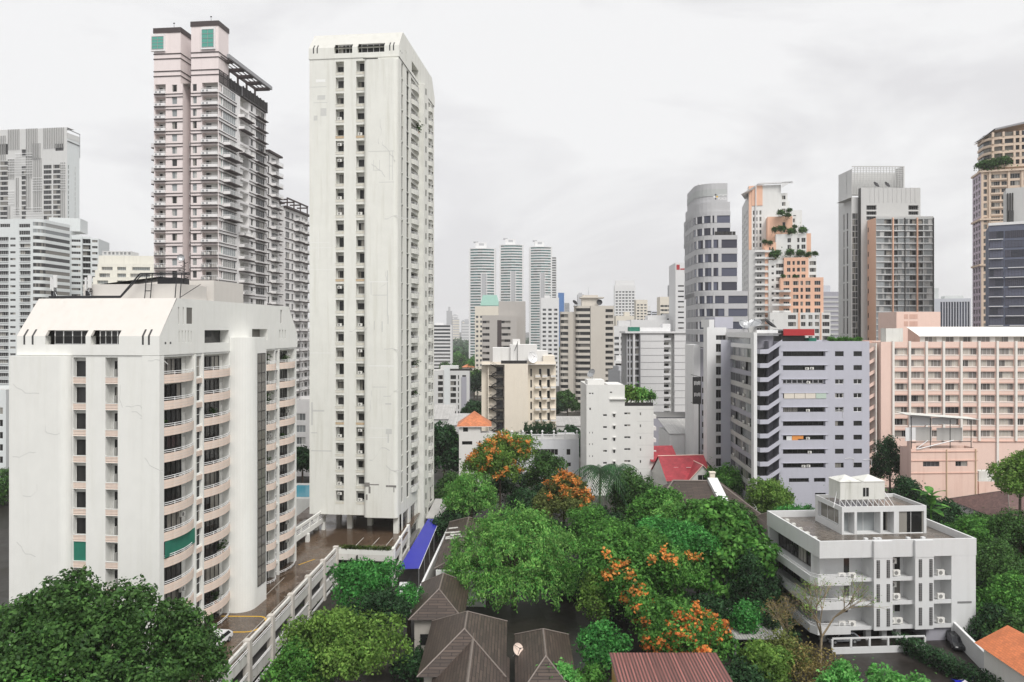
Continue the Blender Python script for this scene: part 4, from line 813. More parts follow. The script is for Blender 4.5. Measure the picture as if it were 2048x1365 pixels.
for z0, z1 in fz: b.mb('slab_edge').box(3.62, X(1744), -.06, -.003, z0 - .3, z0 + .2, 'white_house')
# penthouse and roof terrace
y0 = 6.4; hz = Z(1083) - 1.0; x0, x1 = b.tx(1684, y0), b.tx(1853, y0); zr = b.z(1016, 0, y0)
ph = [(b.tx(p, y0), b.tx(q, y0), hz + .05, b.z(1027, 0, y0), 1.6) for p, q in ((1688, 1709), (1714, 1761), (1766, 1788), (1798, 1848))]
b.wall('F', y0, x0, x1, hz, zr, 'white_house', ph, 1.6, part='penthouse'); b.wall('R', x1, y0, 14.5, hz, zr, 'white_house', part='penthouse'); b.wall('L', x0, y0, 14.5, hz, zr, 'white_house', [(y0 + 1, 13.6, hz + 1, zr - .7)], .5, dict(gl='glass_dark', fr='frame_white', nv=3), part='penthouse'); b.wall('B', 14.5, x0, x1, hz, zr, 'white_house', part='penthouse')
b.roof(x0, x1, y0, 14.5, zr, 'wet_roof', .5, 'white_house', .22, part='penthouse_roof')
for k, (a, c, z0, z1, d) in enumerate(ph): b.put('penthouse_window', window(c - a, z1 - z0, ('glass_pale', 'glass_pale', 'glass_dark', 'glass_dark')[k], 'frame_white', 2), 'F', y0, a, c, z0, 1.57 if k < 3 else .2)
for px in (1733, 1752, 1760, 1818, 1848): b.mb('roof_vent').box(X(px), X(px) + .45, .35, .8, hz, hz + 1.15, 'white_house')
for k in range(5): b.mb('roof_vent').box(.6 + k * .1, 1.1 + k * .1, 3 + 2.4 * k, 3.5 + 2.4 * k, hz, hz + .7, 'mould_white')
b.mb('wall_mark').box(X(1914), X(1942), -.135, -.102, Z(1214), Z(1210), 'blockwork')
# undercroft
for px in (1650, 1700, 1740, 1772, 1800, 1862, 1898): b.mb('column').box(X(px), X(px) + .7, 1, 1.7, 0, gz, 'white_house')
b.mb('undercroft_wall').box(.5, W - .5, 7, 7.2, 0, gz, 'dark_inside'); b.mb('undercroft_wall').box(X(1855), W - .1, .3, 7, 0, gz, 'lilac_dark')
b.done()
def ac_thing(bl, label, x, y, z, rot=0., grp='outdoor units on the white block balconies'):
    e = LIB[acunit(.95, .75, .38)]
    t = thing('air_conditioner', label, 'air conditioner', (*bl.W(x, y), z), bl.a + rot, grp)
    m = MB(); m.box(0, .95, 0, .38, .06, .78, 'ac_body'); m.box(.06, .16, .02, .36, 0, .06, 'ac_dark'); m.box(.8, .9, .02, .36, 0, .06, 'ac_dark'); m.build('casing', t)
    m = MB(); c = (.38, -.012, .42)
    for r, mt, yy in ((.29, 'frame_grey', -.006), (.25, 'ac_dark', -.012)): m.poly([(c[0] + r * math.cos(q), yy, c[2] + r * math.sin(q)) for q in (2 * math.pi * i / 16 for i in range(16))], mt)
    for i in range(-2, 3): m.box(c[0] - .25, c[0] + .25, -.03, -.014, c[2] + i * .1 - .01, c[2] + i * .1 + .01, 'ac_body')
    m.build('fan_grille', t)
FN = ('top', 'middle', 'lowest')
for i, (z0, z1) in enumerate(fz):
    ac_thing(WB, 'outdoor unit left of the pair on the %s left corner balcony, white block' % FN[i], X(1679), .1, z0 + .02)
    ac_thing(WB, 'outdoor unit right of the pair on the %s left corner balcony, white block' % FN[i], X(1699), .1, z0 + .02)
    if i < 2:
        ac_thing(WB, 'white outdoor unit standing on the %s floor middle balcony slab of the white block' % FN[i], X(1789), .2, z0 + .25)
        ac_thing(WB, 'small white outdoor unit mounted above another on the %s floor middle balcony wall' % FN[i], X(1791), 1.3, z0 + 1.5)
    else:
        ac_thing(WB, 'greyish outdoor unit, left one of two on the lowest floor middle balcony', X(1779.5), .2, z0 + .25); ac_thing(WB, 'grey white outdoor unit, right one of two on the lowest floor middle balcony', X(1794), .2, z0 + .25)
    ac_thing(WB, 'single outdoor unit on the %s floor right balcony of the white block' % FN[i], X(1879), .3, z0 + .1)
# water tank on its frame
t = thing('water_tank', 'mouldy white roof tank enclosure on stilts above the penthouse of the white block', 'water tank', (*WB.W(WB.tx(1682, 8), 8.2), zr - .5), WB.a)
w = 6.7; h0, h1 = 1.1, 3.7
m = MB(); m.face(lambda s, z, d=0.: (s, d, z), 0, w, h0, h1, 'mould_white', [(3.4, 4.3, 1.5, 2.8)], .1); m.quad((0, 0, h0), (0, 3.4, h0), (0, 3.4, h1), (0, 0, h1), 'mould_white'); m.quad((w, 0, h0), (w, 3.4, h0), (w, 3.4, h1), (w, 0, h1), 'mould_white'); m.quad((0, 3.4, h0), (w, 3.4, h0), (w, 3.4, h1), (0, 3.4, h1), 'mould_white')
m.build('enclosure', t)
for a, c in ((-.1, w * .5 - .1), (w * .5 + .1, w + .1)):
    q = MB(); cx, cy = (a + c) / 2, 1.7
    for p, r in (((a, -.1), (c, -.1)), ((c, -.1), (c, 3.5)), ((c, 3.5), (a, 3.5)), ((a, 3.5), (a, -.1))): q.poly(((*p, h1 + .003), (*r, h1 + .003), (cx, cy, h1 + .75)), 'mould_white')
    q.build('tank_lid', t)
q = MB(); q.quad((3.4, .09, 1.5), (4.3, .09, 1.5), (4.3, .09, 2.8), (3.4, .09, 2.8), 'glass_dark'); q.box(3.82, 3.88, .02, .08, 1.5, 2.8, 'frame_white'); q.build('window', t)
q = MB()
for k in range(9): x = k * w / 8; q.bar((x, .1, 0), (x, .1, h0), .1, 'rail_white'); q.bar((x, 0, h0), (x + .5, -.9, 0), .06, 'rail_white'); q.bar((x, 3.3, 0), (x, 3.3, h0), .1, 'rail_white')
q.bar((w, 0, h0 + 1), (w + 1.2, -.6, 0), .07, 'rail_white'); q.bar((0, 1, h0 + 1), (-1, 0, 0), .07, 'rail_white'); q.build('support_frame', t)
# fence, parked cars and yard in front of the white block
t = thing('fence', 'low white open panel fence in front of the white block undercroft', 'fence', (*WB.W(WB.tx(1665, -3), -3), 0), WB.a); L2 = 12.5
m = MB(); m.box(0, L2, 0, .15, 0, .85, 'white_house'); m.build('wall', t); m = MB(); m.box(0, L2, .01, .14, 1.9, 2.1, 'white_house'); m.build('rail', t)
for k in range(6): MB().box(k * L2 / 5 - .12, k * L2 / 5 + .12, -.03, .18, .85, 1.9, 'white_house').build('post', t)
car('dark car parked under the right end of the white block', (*WB.W(18.0, -1.5), 0), WB.a + R(70), 'car_dark', L_=4.8); car('grey car under the white block behind the panel fence', (*WB.W(3.4, .8), 0), WB.a, 'car_grey')
plain('cloth_orange', (.75, .3, .08), .7); plain('awn_cream', (.72, .66, .58), .6)
b = LL = Bld('apartment_building', 'lilac grey apartment slab with ribbon windows, zigzag outside stair and glazed left wing', 'apartment building', 1558, 165, 3)
S = .11; zt = 42 - 23 * S; X = b.tx; W = X(1739); rz = [(37.25 - 1.1 - 3.08 * i, 37.25 - 3.08 * i) for i in range(9)]
rib, c1, c2 = (X(1566), X(1651)), (X(1670), X(1687.5)), (X(1707), X(1724))
low = [(X(1578), X(1618), 8.4, 9.3, .4), (X(1628), X(1651), 8.4, 9.3, .4), (X(1662), X(1693), 7.9, 9.4, .4), (X(1630), X(1652), 4.9, 6, .4), (X(1662), X(1690), 4.9, 6, .4)]
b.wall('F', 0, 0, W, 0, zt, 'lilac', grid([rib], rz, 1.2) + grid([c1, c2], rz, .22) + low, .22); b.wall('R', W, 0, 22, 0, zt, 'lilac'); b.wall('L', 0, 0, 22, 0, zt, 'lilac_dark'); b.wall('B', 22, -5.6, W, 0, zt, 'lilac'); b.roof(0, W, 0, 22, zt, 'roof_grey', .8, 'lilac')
for a, c, z0, z1, d in low: b.put('window', window(c - a, z1 - z0, 'glass_dark', 'frame_dark'), 'F', 0, a, c, z0, .38)
for i, (z0, z1) in enumerate(rz):
    for a, c in (c1, c2): b.put('window', window(c - a, z1 - z0, 'glass_dark', 'frame_white' if 1 < i < 5 else 'frame_dark', 2, 1, .1 if 1 < i < 5 else .04), 'F', 0, a, c, z0, .2)
    if i == 3:
        for k in range(4): a = rib[0] + .2 + k * 2.4; b.add('awning', shape(('awn', k == 3), lambda k=k: MB().box(0, 2.3, -.05, .05, 0, 1.25, 'mint' if k == 3 else 'awn_cream')), (a, -.05, z0 - .05))
    b.put('ribbon_window', window(rib[1] - rib[0], 1.1, 'glass_dark' if i not in (2, 4) else 'glass', 'frame_dark' if i != 2 else 'frame_white', 8, 1, .06 if i != 2 else .22), 'F', 0, *rib, z0, .7 if i in (1, 4, 7) else 1.0)
    b.mb('ledge').box(rib[0] - .3, rib[1] + .6, -.16, -.003, z1 + .02, z1 + .14, 'lilac')
    if i in (1, 2, 4, 6, 8, 7):
        a = (5.1, 6.0, 6.3, 6.2, 6.2, 6.5, 6.2, 6.6, 5.2)[i]; b.put('air_conditioner', acunit(.8, .6, .3), 'F', 0, a, a + .8, z0 + .05, .12)
        if i in (1, 8): b.put('air_conditioner', acunit(.8, .6, .3), 'F', 0, a + 1.1, a + 1.9, z0 + .1, .12)
b.add('laundry', shape('laundry', lambda: MB().box(0, 1.2, 0, .03, -.1, .95, 'frame_white').box(1.25, 3.8, -.02, .02, .25, 1.05, 'cloth_orange').box(1.25, 2.6, -.03, -.021, -.1, .25, 'cloth_orange')), (rib[0] + .8, .05, rz[6][0]))
for px, pz in ((1669, 24.2), (1690, 13.5), (1726, 13.2)): b.mb('drain_pipe').path([(X(px), -.06, pz), (X(px) + 1, -.06, pz + .1), (X(px) + 1.9, -.06, pz), (X(px) + 1.9, -.06, pz - 1.6)], .05, 'frame_white', 4)
# zigzag stair
x0 = -5.0
b.wall('F', 3.2, x0, 0, 0, zt + 1.2, 'lilac_dark', grid([(x0 + .9, x0 + 1.7)], [(c - 1.0, c + 1.0) for c, d in rz]), .05, part='stair_wall'); b.wall('L', x0 + 3.0, .6, 3.2, 0, zt, 'lilac_dark', part='stair_wall')  # recess and flight undersides use darker lilac: shade put into the colour
def stairrail():
    m = MB(); o = [(x0, 0), (x0 + .5, -.08), (x0 + 2.3, -.05), (.45, 2.05)]; h = 1.0
    for (p, q) in zip(o, o[1:]):
        ys = [-.7 if t[0] > x0 + .2 else .3 for t in (p, q)]
        m.quad((p[0], ys[0], p[1]), (q[0], ys[1], q[1]), (q[0], ys[1], q[1] + h), (p[0], ys[0], p[1] + h), 'lilac'); m.quad((q[0], ys[1] + .15, q[1]), (p[0], ys[0] + .15, p[1]), (p[0], ys[0] + .15, p[1] + h), (q[0], ys[1] + .15, q[1] + h), 'lilac')
        m.quad((p[0], ys[0], p[1] + h), (q[0], ys[1], q[1] + h), (q[0], ys[1] + .15, q[1] + h), (p[0], ys[0] + .15, p[1] + h), 'lilac'); m.quad((p[0], ys[0], p[1]), (q[0], ys[1], q[1]), (q[0], 3.1, q[1]), (p[0], 3.1, p[1]), 'lilac_dark')
    return m
for i in range(11): b.add('stair_flight', shape('stairrail', stairrail), (0, 0, 37.2 - 2.4 - 3.08 * i + 2.0))
for c, d in rz: b.add('stair_door', shape('sdoor', lambda: MB().box(0, .8, 0, .04, 0, 2, 'white_clean')), (x0 + .9, 3.2, c - 1.0))
b.vol(x0, .0, .2, 5, zt + 1.2, zt + 1.5, 'frame_grey', roof=None)
# white portal and glazed wing running back
xl = -5.75; zz2 = 41.4; KS = .125; LP = lambda t, z, d=0.: (xl + d + KS * (t - 1.2), t, z); LR = -math.pi / 2 - math.atan(KS)
b.mb('wall_portal').box(xl, x0 - .02, -.3, 1.2, 0, zz2, 'white_clean'); b.mb('wall_portal').face(LP, 1.2, 27, zz2 - 3.6, zz2, 'white_clean', [(2, 26, zz2 - 2.6, zz2 - 1.2)], .3); b.add('ribbon_window', window(24.2, 1.4, 'glass_pale', 'frame_grey', 12), LP(26.1, zz2 - 2.6, .28), LR)
rr = random.Random(5); cols = [(1.2 + 5.16 * k, 1.2 + 5.16 * (k + 1)) for k in range(5)]
for i in range(12):
    z = zz2 - 3.6 - 3.08 * (i + 1)
    for a, c in cols:
        v = rr.random(); b.put('glazing_panel', window(c - a, 1.95, 'glass' if v < .38 else 'glass_dark' if v < .48 else 'glass_pale', 'frame_grey', 2 + int(v * 3), 1, .07), 0, 0, 0, 0, 0) if False else b.add('glazing_panel', window(c - a, 1.95, 'glass' if v < .38 else 'glass_dark' if v < .48 else 'glass_pale', 'frame_grey', 2 + int(v * 3), 1, .07), LP(c, z + 1.08, .05 + (.5 if v > .8 else 0)), LR)
        if v < .22: b.add('air_conditioner', acunit(.85, .6, .3), LP(a + 1.85, z + 1.2, -.35), LR)
    b.mb('spandrel').ext([LP(1.2, 0)[:2], LP(1.2, 0, .3)[:2], LP(27, 0, .3)[:2], LP(27, 0)[:2]], z, z + 1.06, 'lilac_dark' if i % 3 == 1 else 'roof_grey', bot=True)
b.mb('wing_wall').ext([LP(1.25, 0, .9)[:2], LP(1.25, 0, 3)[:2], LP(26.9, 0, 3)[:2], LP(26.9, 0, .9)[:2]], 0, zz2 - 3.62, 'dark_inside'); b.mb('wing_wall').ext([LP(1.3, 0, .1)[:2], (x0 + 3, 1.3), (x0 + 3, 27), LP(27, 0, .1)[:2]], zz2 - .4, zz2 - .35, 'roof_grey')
y = 27; xa, xm, xb = b.tx(1414, y), b.tx(1432, y), b.tx(1453.5, y)
xl2 = LP(27, 0)[0]; b.wall('F', y, xa, xl2, 0, zz2 + 1.2, 'white_clean', grid([(xm, xl2 - .1)], [(36.3 - 2.93 * i, 38.4 - 2.93 * i) for i in range(13)], .8) + [(xm, xl2 - .1, 39.4, 40.6, .3)], .8, dict(gl='glass', fr='frame_grey')); b.wall('L', xa, y, y + 3, 0, zz2 + 1.2, 'white_clean'); b.mb('roof').quad((xa, y, zz2 + .9), (x0, y, zz2 + .9), (x0, y + 14, zz2 + .9), (xa + 3, y + 14, zz2 + .9), 'roof_grey')
b.mb('roof_house').box(b.tx(1430, 30), b.tx(1466, 30), 30, 38, zz2 + .9, 45.3, 'lilac'); b.mb('roof_house').box(b.tx(1414, 29), b.tx(1424, 29), 27.2, 34, zz2 + 1.21, 44.6, 'white_clean')
# roof line clutter and the red fascia
xr0, xr1 = X(1572), X(1634)
b.mb('roof_fascia').box(xr0, xr1, 1.2, 1.6, zt + 1.25, zt + 2.7, 'red_sign'); b.mb('roof_fascia').box(xr0, xr1, 1.6, 7, zt + 2.3, zt + 2.6, 'frame_grey'); b.mb('roof_house').box(xr0 + .4, xr1 - 1.2, 3.5, 8, zt - .8, zt + 2.29, 'ac_dark'); b.mb('roof_house').box(xr1 - .8, xr1 + 1, 2.4, 6, zt - .8, zt + .7, 'green_screen')
b.mb('roof_shelter').box(-4.6, 1.4, 2, 7, zt + 1.55, zt + 1.75, 'frame_grey'); b.mb('roof_shelter').box(-4.2, .6, 2, 2.1, zt + 1.8, zt + 2.5, 'rail_white'); b.done()
def dish(label, x, y, z, r, az, el, mat='metal', grp='satellite dishes on the roofs'):
    t = thing('satellite_dish', label, 'satellite dish', (x, y, z), R(az), grp); m = MB(); m.tube((0, .1, 0), (0, .1, r * 1.1), .07, .06, 'metal', 6); m.bar((-.4 * r, .4, 0), (0, .1, r * .8), .06, 'metal'); m.bar((.4 * r, .4, 0), (0, .1, r * .8), .06, 'metal'); m.build('stand', t)
    d = MB(); d.lathe([(0, 0), (r * .4, r * .05), (r * .75, r * .18), (r, r * .34), (r * .98, r * .35), (r * .73, r * .2), (0, r * .03)], mat, 20)
    for a in (0, 2.1, 4.2): d.bar((r * .95 * math.cos(a), r * .95 * math.sin(a), r * .33), (0, 0, r * .8), .04, 'metal_dark')
    d.box(-.08, .08, -.08, .08, r * .78, r * .9, 'metal_dark'); o = d.build('reflector', t, (0, 0, r * 1.15)); o.rotation_euler = (R(el), 0, 0); return t
LLp = lambda px, y: LL.W(LL.tx(px, y), y)
dish('grey mesh satellite dish tilted up on the roof of the glazed wing', *LLp(1487, 20), zz2, 1.5, 20, 50); dish('flat pale satellite dish left of the red fascia on the lilac slab', *LLp(1510, 14), zz2, 1.6, -30, 35); dish('dark large satellite dish just left of the red fascia', *LLp(1538, 8), zt + 1.7, 1.7, 60, 40, 'metal_dark')
# roof garden of the lilac slab
# black hoarding on the narrow dark building
b = Bld('shop_building', 'narrow dark grey building with white edge between ribbed block and lilac wing', 'building', 1396, 205, 0)
X = b.tx; b.vol(0, X(1418), 0, 12, 0, b.z(698), 'lilac_dark', grid([(X(1404), X(1411))], rows(6, 3.1, 8, 1.6)), win=dict(gl='glass_dark', fr='frame_white')); b.mb('wall_edge').box(-1.2, X(1400), -.3, 10, 0, b.z(690), 'white_clean'); b.done()
t = thing('billboard', 'black hoarding with two rows of white lettering, edge of the dark building', 'billboard', (at(1386, 200), 200, 0), R(12))
MB().box(0, 2.4, 0, .25, 22.2, 29.4, 'ac_dark').build('panel', t); m = MB()
for k, (z, h) in enumerate(((27.2, 1.1), (24.2, 1.0))):
    for i in range(5): m.box(.3 + i * .38, .3 + i * .38 + .26, -.03, -.002, z + (.1 if i % 2 else 0), z + h - (.15 if i == 2 else 0), 'frame_white')
m.build('lettering', t); m = MB()
for z in (22, 29.4): m.bar((-1.0, -.8, z + .7), (2.2, .2, z), .08, 'metal_dark')
m.bar((2, .4, 0), (2, .4, 22.2), .3, 'metal_dark'); m.build('bracket', t)
# ---- pink hotel
b = Bld('hotel_building', 'pink hotel slab with white vertical ribs and rows of curtained windows', 'hotel', 1762, 200, 0)
S = 200 / 1500; X = b.tx; xe = X(2120); zt = b.z(684); rz = [(b.z(710) - 3.13 * i, b.z(697) - 3.13 * i) for i in range(8)]
ribs = [1783.5 + 32.6 * k + .35 * k * k for k in range(11)]; cols = [(X(p) + .55, X(q) - .15) for p, q in zip(ribs, ribs[1:])]
b.wall('F', 0, 0, xe, 0, zt, 'pink_hotel', grid(cols, rz, .45)); b.wall('R', xe, 0, 20, 0, zt, 'pink_hotel'); b.wall('B', 20, 0, xe, 0, zt, 'pink_hotel'); b.wall('L', 0, 0, 20, 0, zt, 'pink_hotel'); b.roof(0, xe, 0, 20, zt, 'roof_grey', .5, 'pink_hotel')
for i, (z0, z1) in enumerate(rz):
    for j, (a, c) in enumerate(cols):
        dk = (i, j) in ((4, 0), (4, 1), (6, 0), (5, 3), (7, 0)); b.put('window', window(c - a, z1 - z0, 'glass' if dk else 'glass_curtain', 'frame_white' if not dk else 'frame_grey', 4), 'F', 0, a, c, z0, .42)
        b.mb('window_band').box(a, c, -.06, -.003, z1 + .18, z1 + .26, 'pink_dark'); b.mb('window_band').box(a, c, -.08, -.003, z0 - .2, z0 - .03, 'hotel_white')
for k, p in enumerate(ribs): b.add('wall_rib', shape(('hrib', k == 6), lambda k=k: MB().box(0, .55, -.45, -.003, 4 if k == 6 else 12.4, zt + .2, 'hotel_white')), (X(p), 0, 0))
b.mb('wall_ledge').box(X(1946), xe, -.2, -.004, 12.1, 12.38, 'pink_dark')
x1 = X(1846); zr = b.z(672); b.wall('F', 1.5, x1, xe, zt - .5, zr, 'hotel_white', grid([(X(p) + .8, X(q) - .6) for p, q in zip(ribs[2:], ribs[3:])], [(zt - .2, zr - .25)]), .2, dict(gl='glass_curtain', fr='frame_white', nv=3), part='penthouse')
pr = b.mb('penthouse_roof'); ya = 14; xa = X(1814) - 0; pr.poly([(x1 - .8, .6, zr), (xe, .6, zr), (xe, ya, b.z(654, 0, ya)), (b.tx(1812, ya), ya, b.z(654, 0, ya))], 'hotel_white'); pr.poly([(x1 - .8, .6, zr - .25), (xe, .6, zr - .25), (xe, .6, zr), (x1 - .8, .6, zr)], 'hotel_white')
b.mb('penthouse_wall').poly([(x1, 1.5, zt - .5), (b.tx(1812, ya) + .5, ya, zt - .5), (b.tx(1812, ya) + .5, ya, b.z(654, 0, ya) - .2), (x1, 1.5, zr - .1)], 'pink_dark')
b.mb('roof_plant').box(b.tx(1772, 6), b.tx(1806, 6), 6, 9, zt - .5, b.z(657, 0, 6), 'mould_white')
xs = -3.4
b.wall('F', 5, xs, 0, 0, zt + .3, 'pink_dark'); b.mb('wall_edge').box(-.9, -.6, 1.0, 5, 6, zt - .4, 'hotel_white')
for i in range(11):
    z = zt - 1.9 - 3.13 * i; m = MB()
    for p, q in (((-3.4, 0.), (-2.3, -.1)), ((-2.3, -.1), (-.9, .75))): m.ext([(p[0], 1.6), (q[0], 1.6), (q[0], 1.8), (p[0], 1.8)], 0, .01, 'pink_hotel'); m.quad((p[0], 1.6, p[1] - 1.0), (q[0], 1.6, q[1] - 1.0), (q[0], 1.6, q[1]), (p[0], 1.6, p[1]), 'pink_hotel'); m.quad((p[0], 1.6, p[1] - 1), (q[0], 1.6, q[1] - 1), (q[0], 5, q[1] - 1), (p[0], 5, p[1] - 1), 'pink_dark')
    m.quad((-3.4, 1.6, -1.0), (-3.4, 5, -1.0), (-3.4, 5, 0), (-3.4, 1.6, 0), 'pink_hotel')
    b.add('stair_flight', shape('hstair', lambda m=m: m), (0, 0, z)); b.add('stair_door', shape('hdoor', lambda: MB().box(0, .9, 0, .05, 0, 2, 'dark_inside')), (-1.6, 4.93, z - .9))
b.done()
b = Bld('service_block', 'plain pale pink box with square panels, behind the pink hotel roof', 'building', 1793, 240, 0)
X = b.tx; b.vol(0, X(1881), 0, 12, 0, b.z(624), 'pink_hotel', roof='roof_grey'); 
for p, q in ((1808, 1816), (1819, 1835)):
    for y0, y1 in ((629, 638), (643, 653)): b.add('louvre_panel', shape(('lvp', p, y0), lambda p=p, q=q, y0=y0, y1=y1: MB().box(0, X(q) - X(p), -.06, -.003, 0, b.z(y0) - b.z(y1), 'pink_dark')), (X(p), 0, b.z(y1)))
b.done()
b = Bld('annex_building', 'weathered pink annex with stained parapet, pipes and metal roof shelter', 'building', 1822, 172, 3)
X = b.tx; S = .1147; zt = b.z(898); W = X(1955)
b.vol(0, W, 0, b.ty(1800), 0, zt, 'pink_annex', [(X(1846), X(1879), b.z(934), b.z(924)), (X(1911), X(1935), b.z(934), b.z(924))], win=dict(gl='glass', fr='frame_grey', nv=4), roof='wet_roof', par=.7)
for py in (905, 923, 948): b.mb('wall_ledge').box(-.05, W + .05, -.14, -.003, b.z(py), b.z(py) + .18, 'pink_dark')
for px in (1892, 1950): b.mb('drain_pipe').box(X(px), X(px) + .2, -.2, -.004, 1, zt - .2, 'rust')
b.mb('parapet_block').box(0, 1.4, .3, 1.6, zt + .003, zt + 1.8, 'pink_annex'); b.done()
t = thing('roof_shelter', 'corrugated metal roof shelter with grey panels on the pink annex roof', 'roof shelter', (*b.W(0, 0), zt - .7), R(3)); W2 = X(1958)
m = MB(); m.poly(((-1.4, -.4, 8.6), (W2, -.4, 7.3), (W2, 4, 7.5), (-1.4, 4, 8.8)), 'mould_white'); m.poly(((-1.4, -.4, 8.5), (W2, -.4, 7.2), (W2, 4, 7.4), (-1.4, 4, 8.7)), 'frame_grey'); m.build('roof', t)
m = MB(); m.box(.8, 6.2, 2, 2.1, 2.2, 5.4, 'roof_grey'); m.box(7.4, 13.5, 2, 2.1, 2.2, 5.2, 'roof_grey'); m.box(-1, 1.4, .5, .6, 2.4, 5.5, 'white_clean'); m.build('panel', t)
m = MB(); m.box(.8, 6, 1.9, 1.99, 5.8, 8.1, 'white_clean'); m.box(6.2, 12, 1.9, 1.99, 6.0, 7.6, 'white_clean'); m.build('upper_panel', t)
for x in (.2, 4.7, 9.4, 14.4): MB().bar((x, .2, .4), (x, .2, 8 - x * .07), .14, 'metal_dark').build('post', t)
m = MB(); m.bar((1.4, -.2, .6), (10, -.2, 2.6), .16, 'rail_white'); m.bar((1.2, 0, .6), (4, 0, 2.6), .14, 'rail_white'); m.bar((.2, .2, 2.2), (14.4, .2, 2.2), .12, 'metal_dark'); m.build('brace', t)
t = thing('annex_building', 'low pink lean-to with white tank on top at the foot of the hotel', 'building', (at(1958, 175), 175, 0), 0); m = MB(); m.box(0, 8.5, 0, 8, 0, 6.6, 'pink_annex', 'roof_grey'); m.build('wall', t); MB().box(.6, 3.8, 1, 3, 6.61, 8.8, 'mould_white').build('tank', t)
for k in range(4): MB().box(3.2 + k * 1.3, 4.2 + k * 1.3, -.05, -.003, .6, 2.8, 'frame_white').build('door', t)
# ---- grey and orange tower
wall('orange', (.80, .50, .36), .12, dirt=(.4, .2, .12)); wall('screen_grey', (.55, .55, .54), .12)
b = Bld('residential_tower', 'grey glass residential tower with orange corner wall and stepped lattice crown', 'residential tower', 1752, 370, 0)
S = 370 / 1500; X = b.tx; zt = b.z(436); W = X(1867); rz = rows(zt - 3 - 3.08 * 31, 3.08, 32, 2.3); N = 4
wall('panel_grey', (.46, .475, .47), .1); cols = [(X(p), X(q)) for p, q in ((1752.6, 1768), (1768.5, 1783), (1786, 1796), (1796.5, 1808.5), (1809.5, 1819), (1819.5, 1832.5), (1833.6, 1846), (1848, 1865))]
b.wall('F', 0, 0, W, 0, zt, 'panel_grey', grid(cols, rz, .15), .15)
for j, (a, c) in enumerate(cols):
    for z0, z1 in rz: b.put('window', window(c - a, 2.3, ('glass', 'glass_pale')[int(z0) % 2] if j in (1, 2, 5, 6) else 'glass_pale', 'frame_grey', 2), 'F', 0, a, c, z0, .6 if j in (1, 2, 5, 6) else .12)
for z0, z1 in rz: b.mb('floor_edge').box(0, W, -.3, -.003, z0 - .5, z0 - .22, 'white_clean')
for p in (1784.2, 1832.8): b.mb('orange_fin').box(X(p), X(p) + .5, -.8, -.004, 0, zt, 'orange')
b.mb('dark_fin').box(X(1808.7), X(1808.7) + .3, -.5, -.004, 0, zt, 'frame_dark'); b.mb('dark_fin').box(W - .4, W + .05, -.5, -.004, 0, zt, 'frame_dark')
b.wall('L', 0, 0, 9, 0, zt, 'orange', grid([(7.6, 8.6)], rz[::2]), .1, dict(gl='glass_dark', fr='frame_grey', nv=1)); b.wall('R', W, 0, 20, 0, zt, 'panel_grey'); b.mb('roof').quad((0, 0, zt - .02), (W, 0, zt - .02), (W, 20, zt - .02), (0, 20, zt - .02), 'roof_grey'); b.mb('roof_frame').box(0, W, 0, .3, zt + .001, zt + .8, 'screen_grey')
y = 9; xa, xb = b.tx(1722, y), b.tx(1841, y); z2 = b.z(376, 0, y)
b.wall('F', y, xa, xb, 0, z2, 'screen_grey', [(b.tx(p, y), b.tx(q, y), b.z(c, 0, y), b.z(d, 0, y), 1) for p, q in ((1733, 1753), (1817, 1837)) for c, d in ((420, 411), (430, 423), (440, 433))], 1, dict(gl='glass_dark', fr='frame_grey')); b.wall('R', xb, y, 30, 0, z2, 'screen_grey'); b.wall('L', xa, y, 12, 0, z2, 'frame_dark')
for p in range(1740, 1838, 9): b.mb('wall_rib').box(b.tx(p, y), b.tx(p, y) + .25, y - .2, y - .003, b.z(405, 0, y), z2, 'pale_grey')
xc = b.tx(1703, 12)
b.wall('F', 12, xc, xa, 0, b.z(395, 0, 12), 'screen_grey', grid([(xc + .4, xc + 2), (xc + 2.1, xa - .3)], rows(3, 3.08, int((b.z(415, 0, 12) - 3) / 3.08), 2.8)), .1, dict(gl='glass', fr='frame_dark', nv=1, t=.14)); b.mb('roof').quad((xc, 12, b.z(395, 0, 12)), (xb, 12, b.z(395, 0, 12)), (xb, 30, b.z(395, 0, 12)), (xc, 30, b.z(395, 0, 12)), 'roof_grey')
y = 20; xf = b.tx(1704, y); xd = xf; yd = b.ty(1677, xf); z3 = b.z(338, 0, y)
b.wall('L', xd, y, yd, 0, z3, 'pale_grey', grid([(y + (yd - y) * .28, y + (yd - y) * .38), (y + (yd - y) * .55, y + (yd - y) * .63)], rows(3, 9.2, 11, 8.4)), .3, dict(gl='glass_dark', fr='frame_grey', nv=1, nh=3)); b.wall('F', y, xd, xc + 1, 0, z3, 'pale_grey'); b.wall('B', yd, xd, xb, 0, z2 - 2, 'pale_grey')
lt = b.mb('crown_lattice'); xg = b.tx(1808, y); zb = z2 - 1
for i in range(19): x = xf + (xg - xf) * i / 18; lt.box(x - .12, x + .12, y, y + .3, zb, z3 + (1.2 if i else 0), 'screen_grey')
for i in range(15): z = zb + (z3 + 1 - zb) * i / 14; lt.box(xf, xg, y - .05, y + .25, z - .1, z + .14, 'screen_grey')
lt.box(xf, xg, y + 6, y + 6.3, zb, z3 - 1, 'pale_grey'); lt.box(xg - .5, xg + .2, y - .1, y + 8, zb - 3, z3 + 1.4, 'screen_grey'); lt.box(xf, xg, y - .08, y + .3, z3 + .9, z3 + 1.4, 'screen_grey'); b.done()
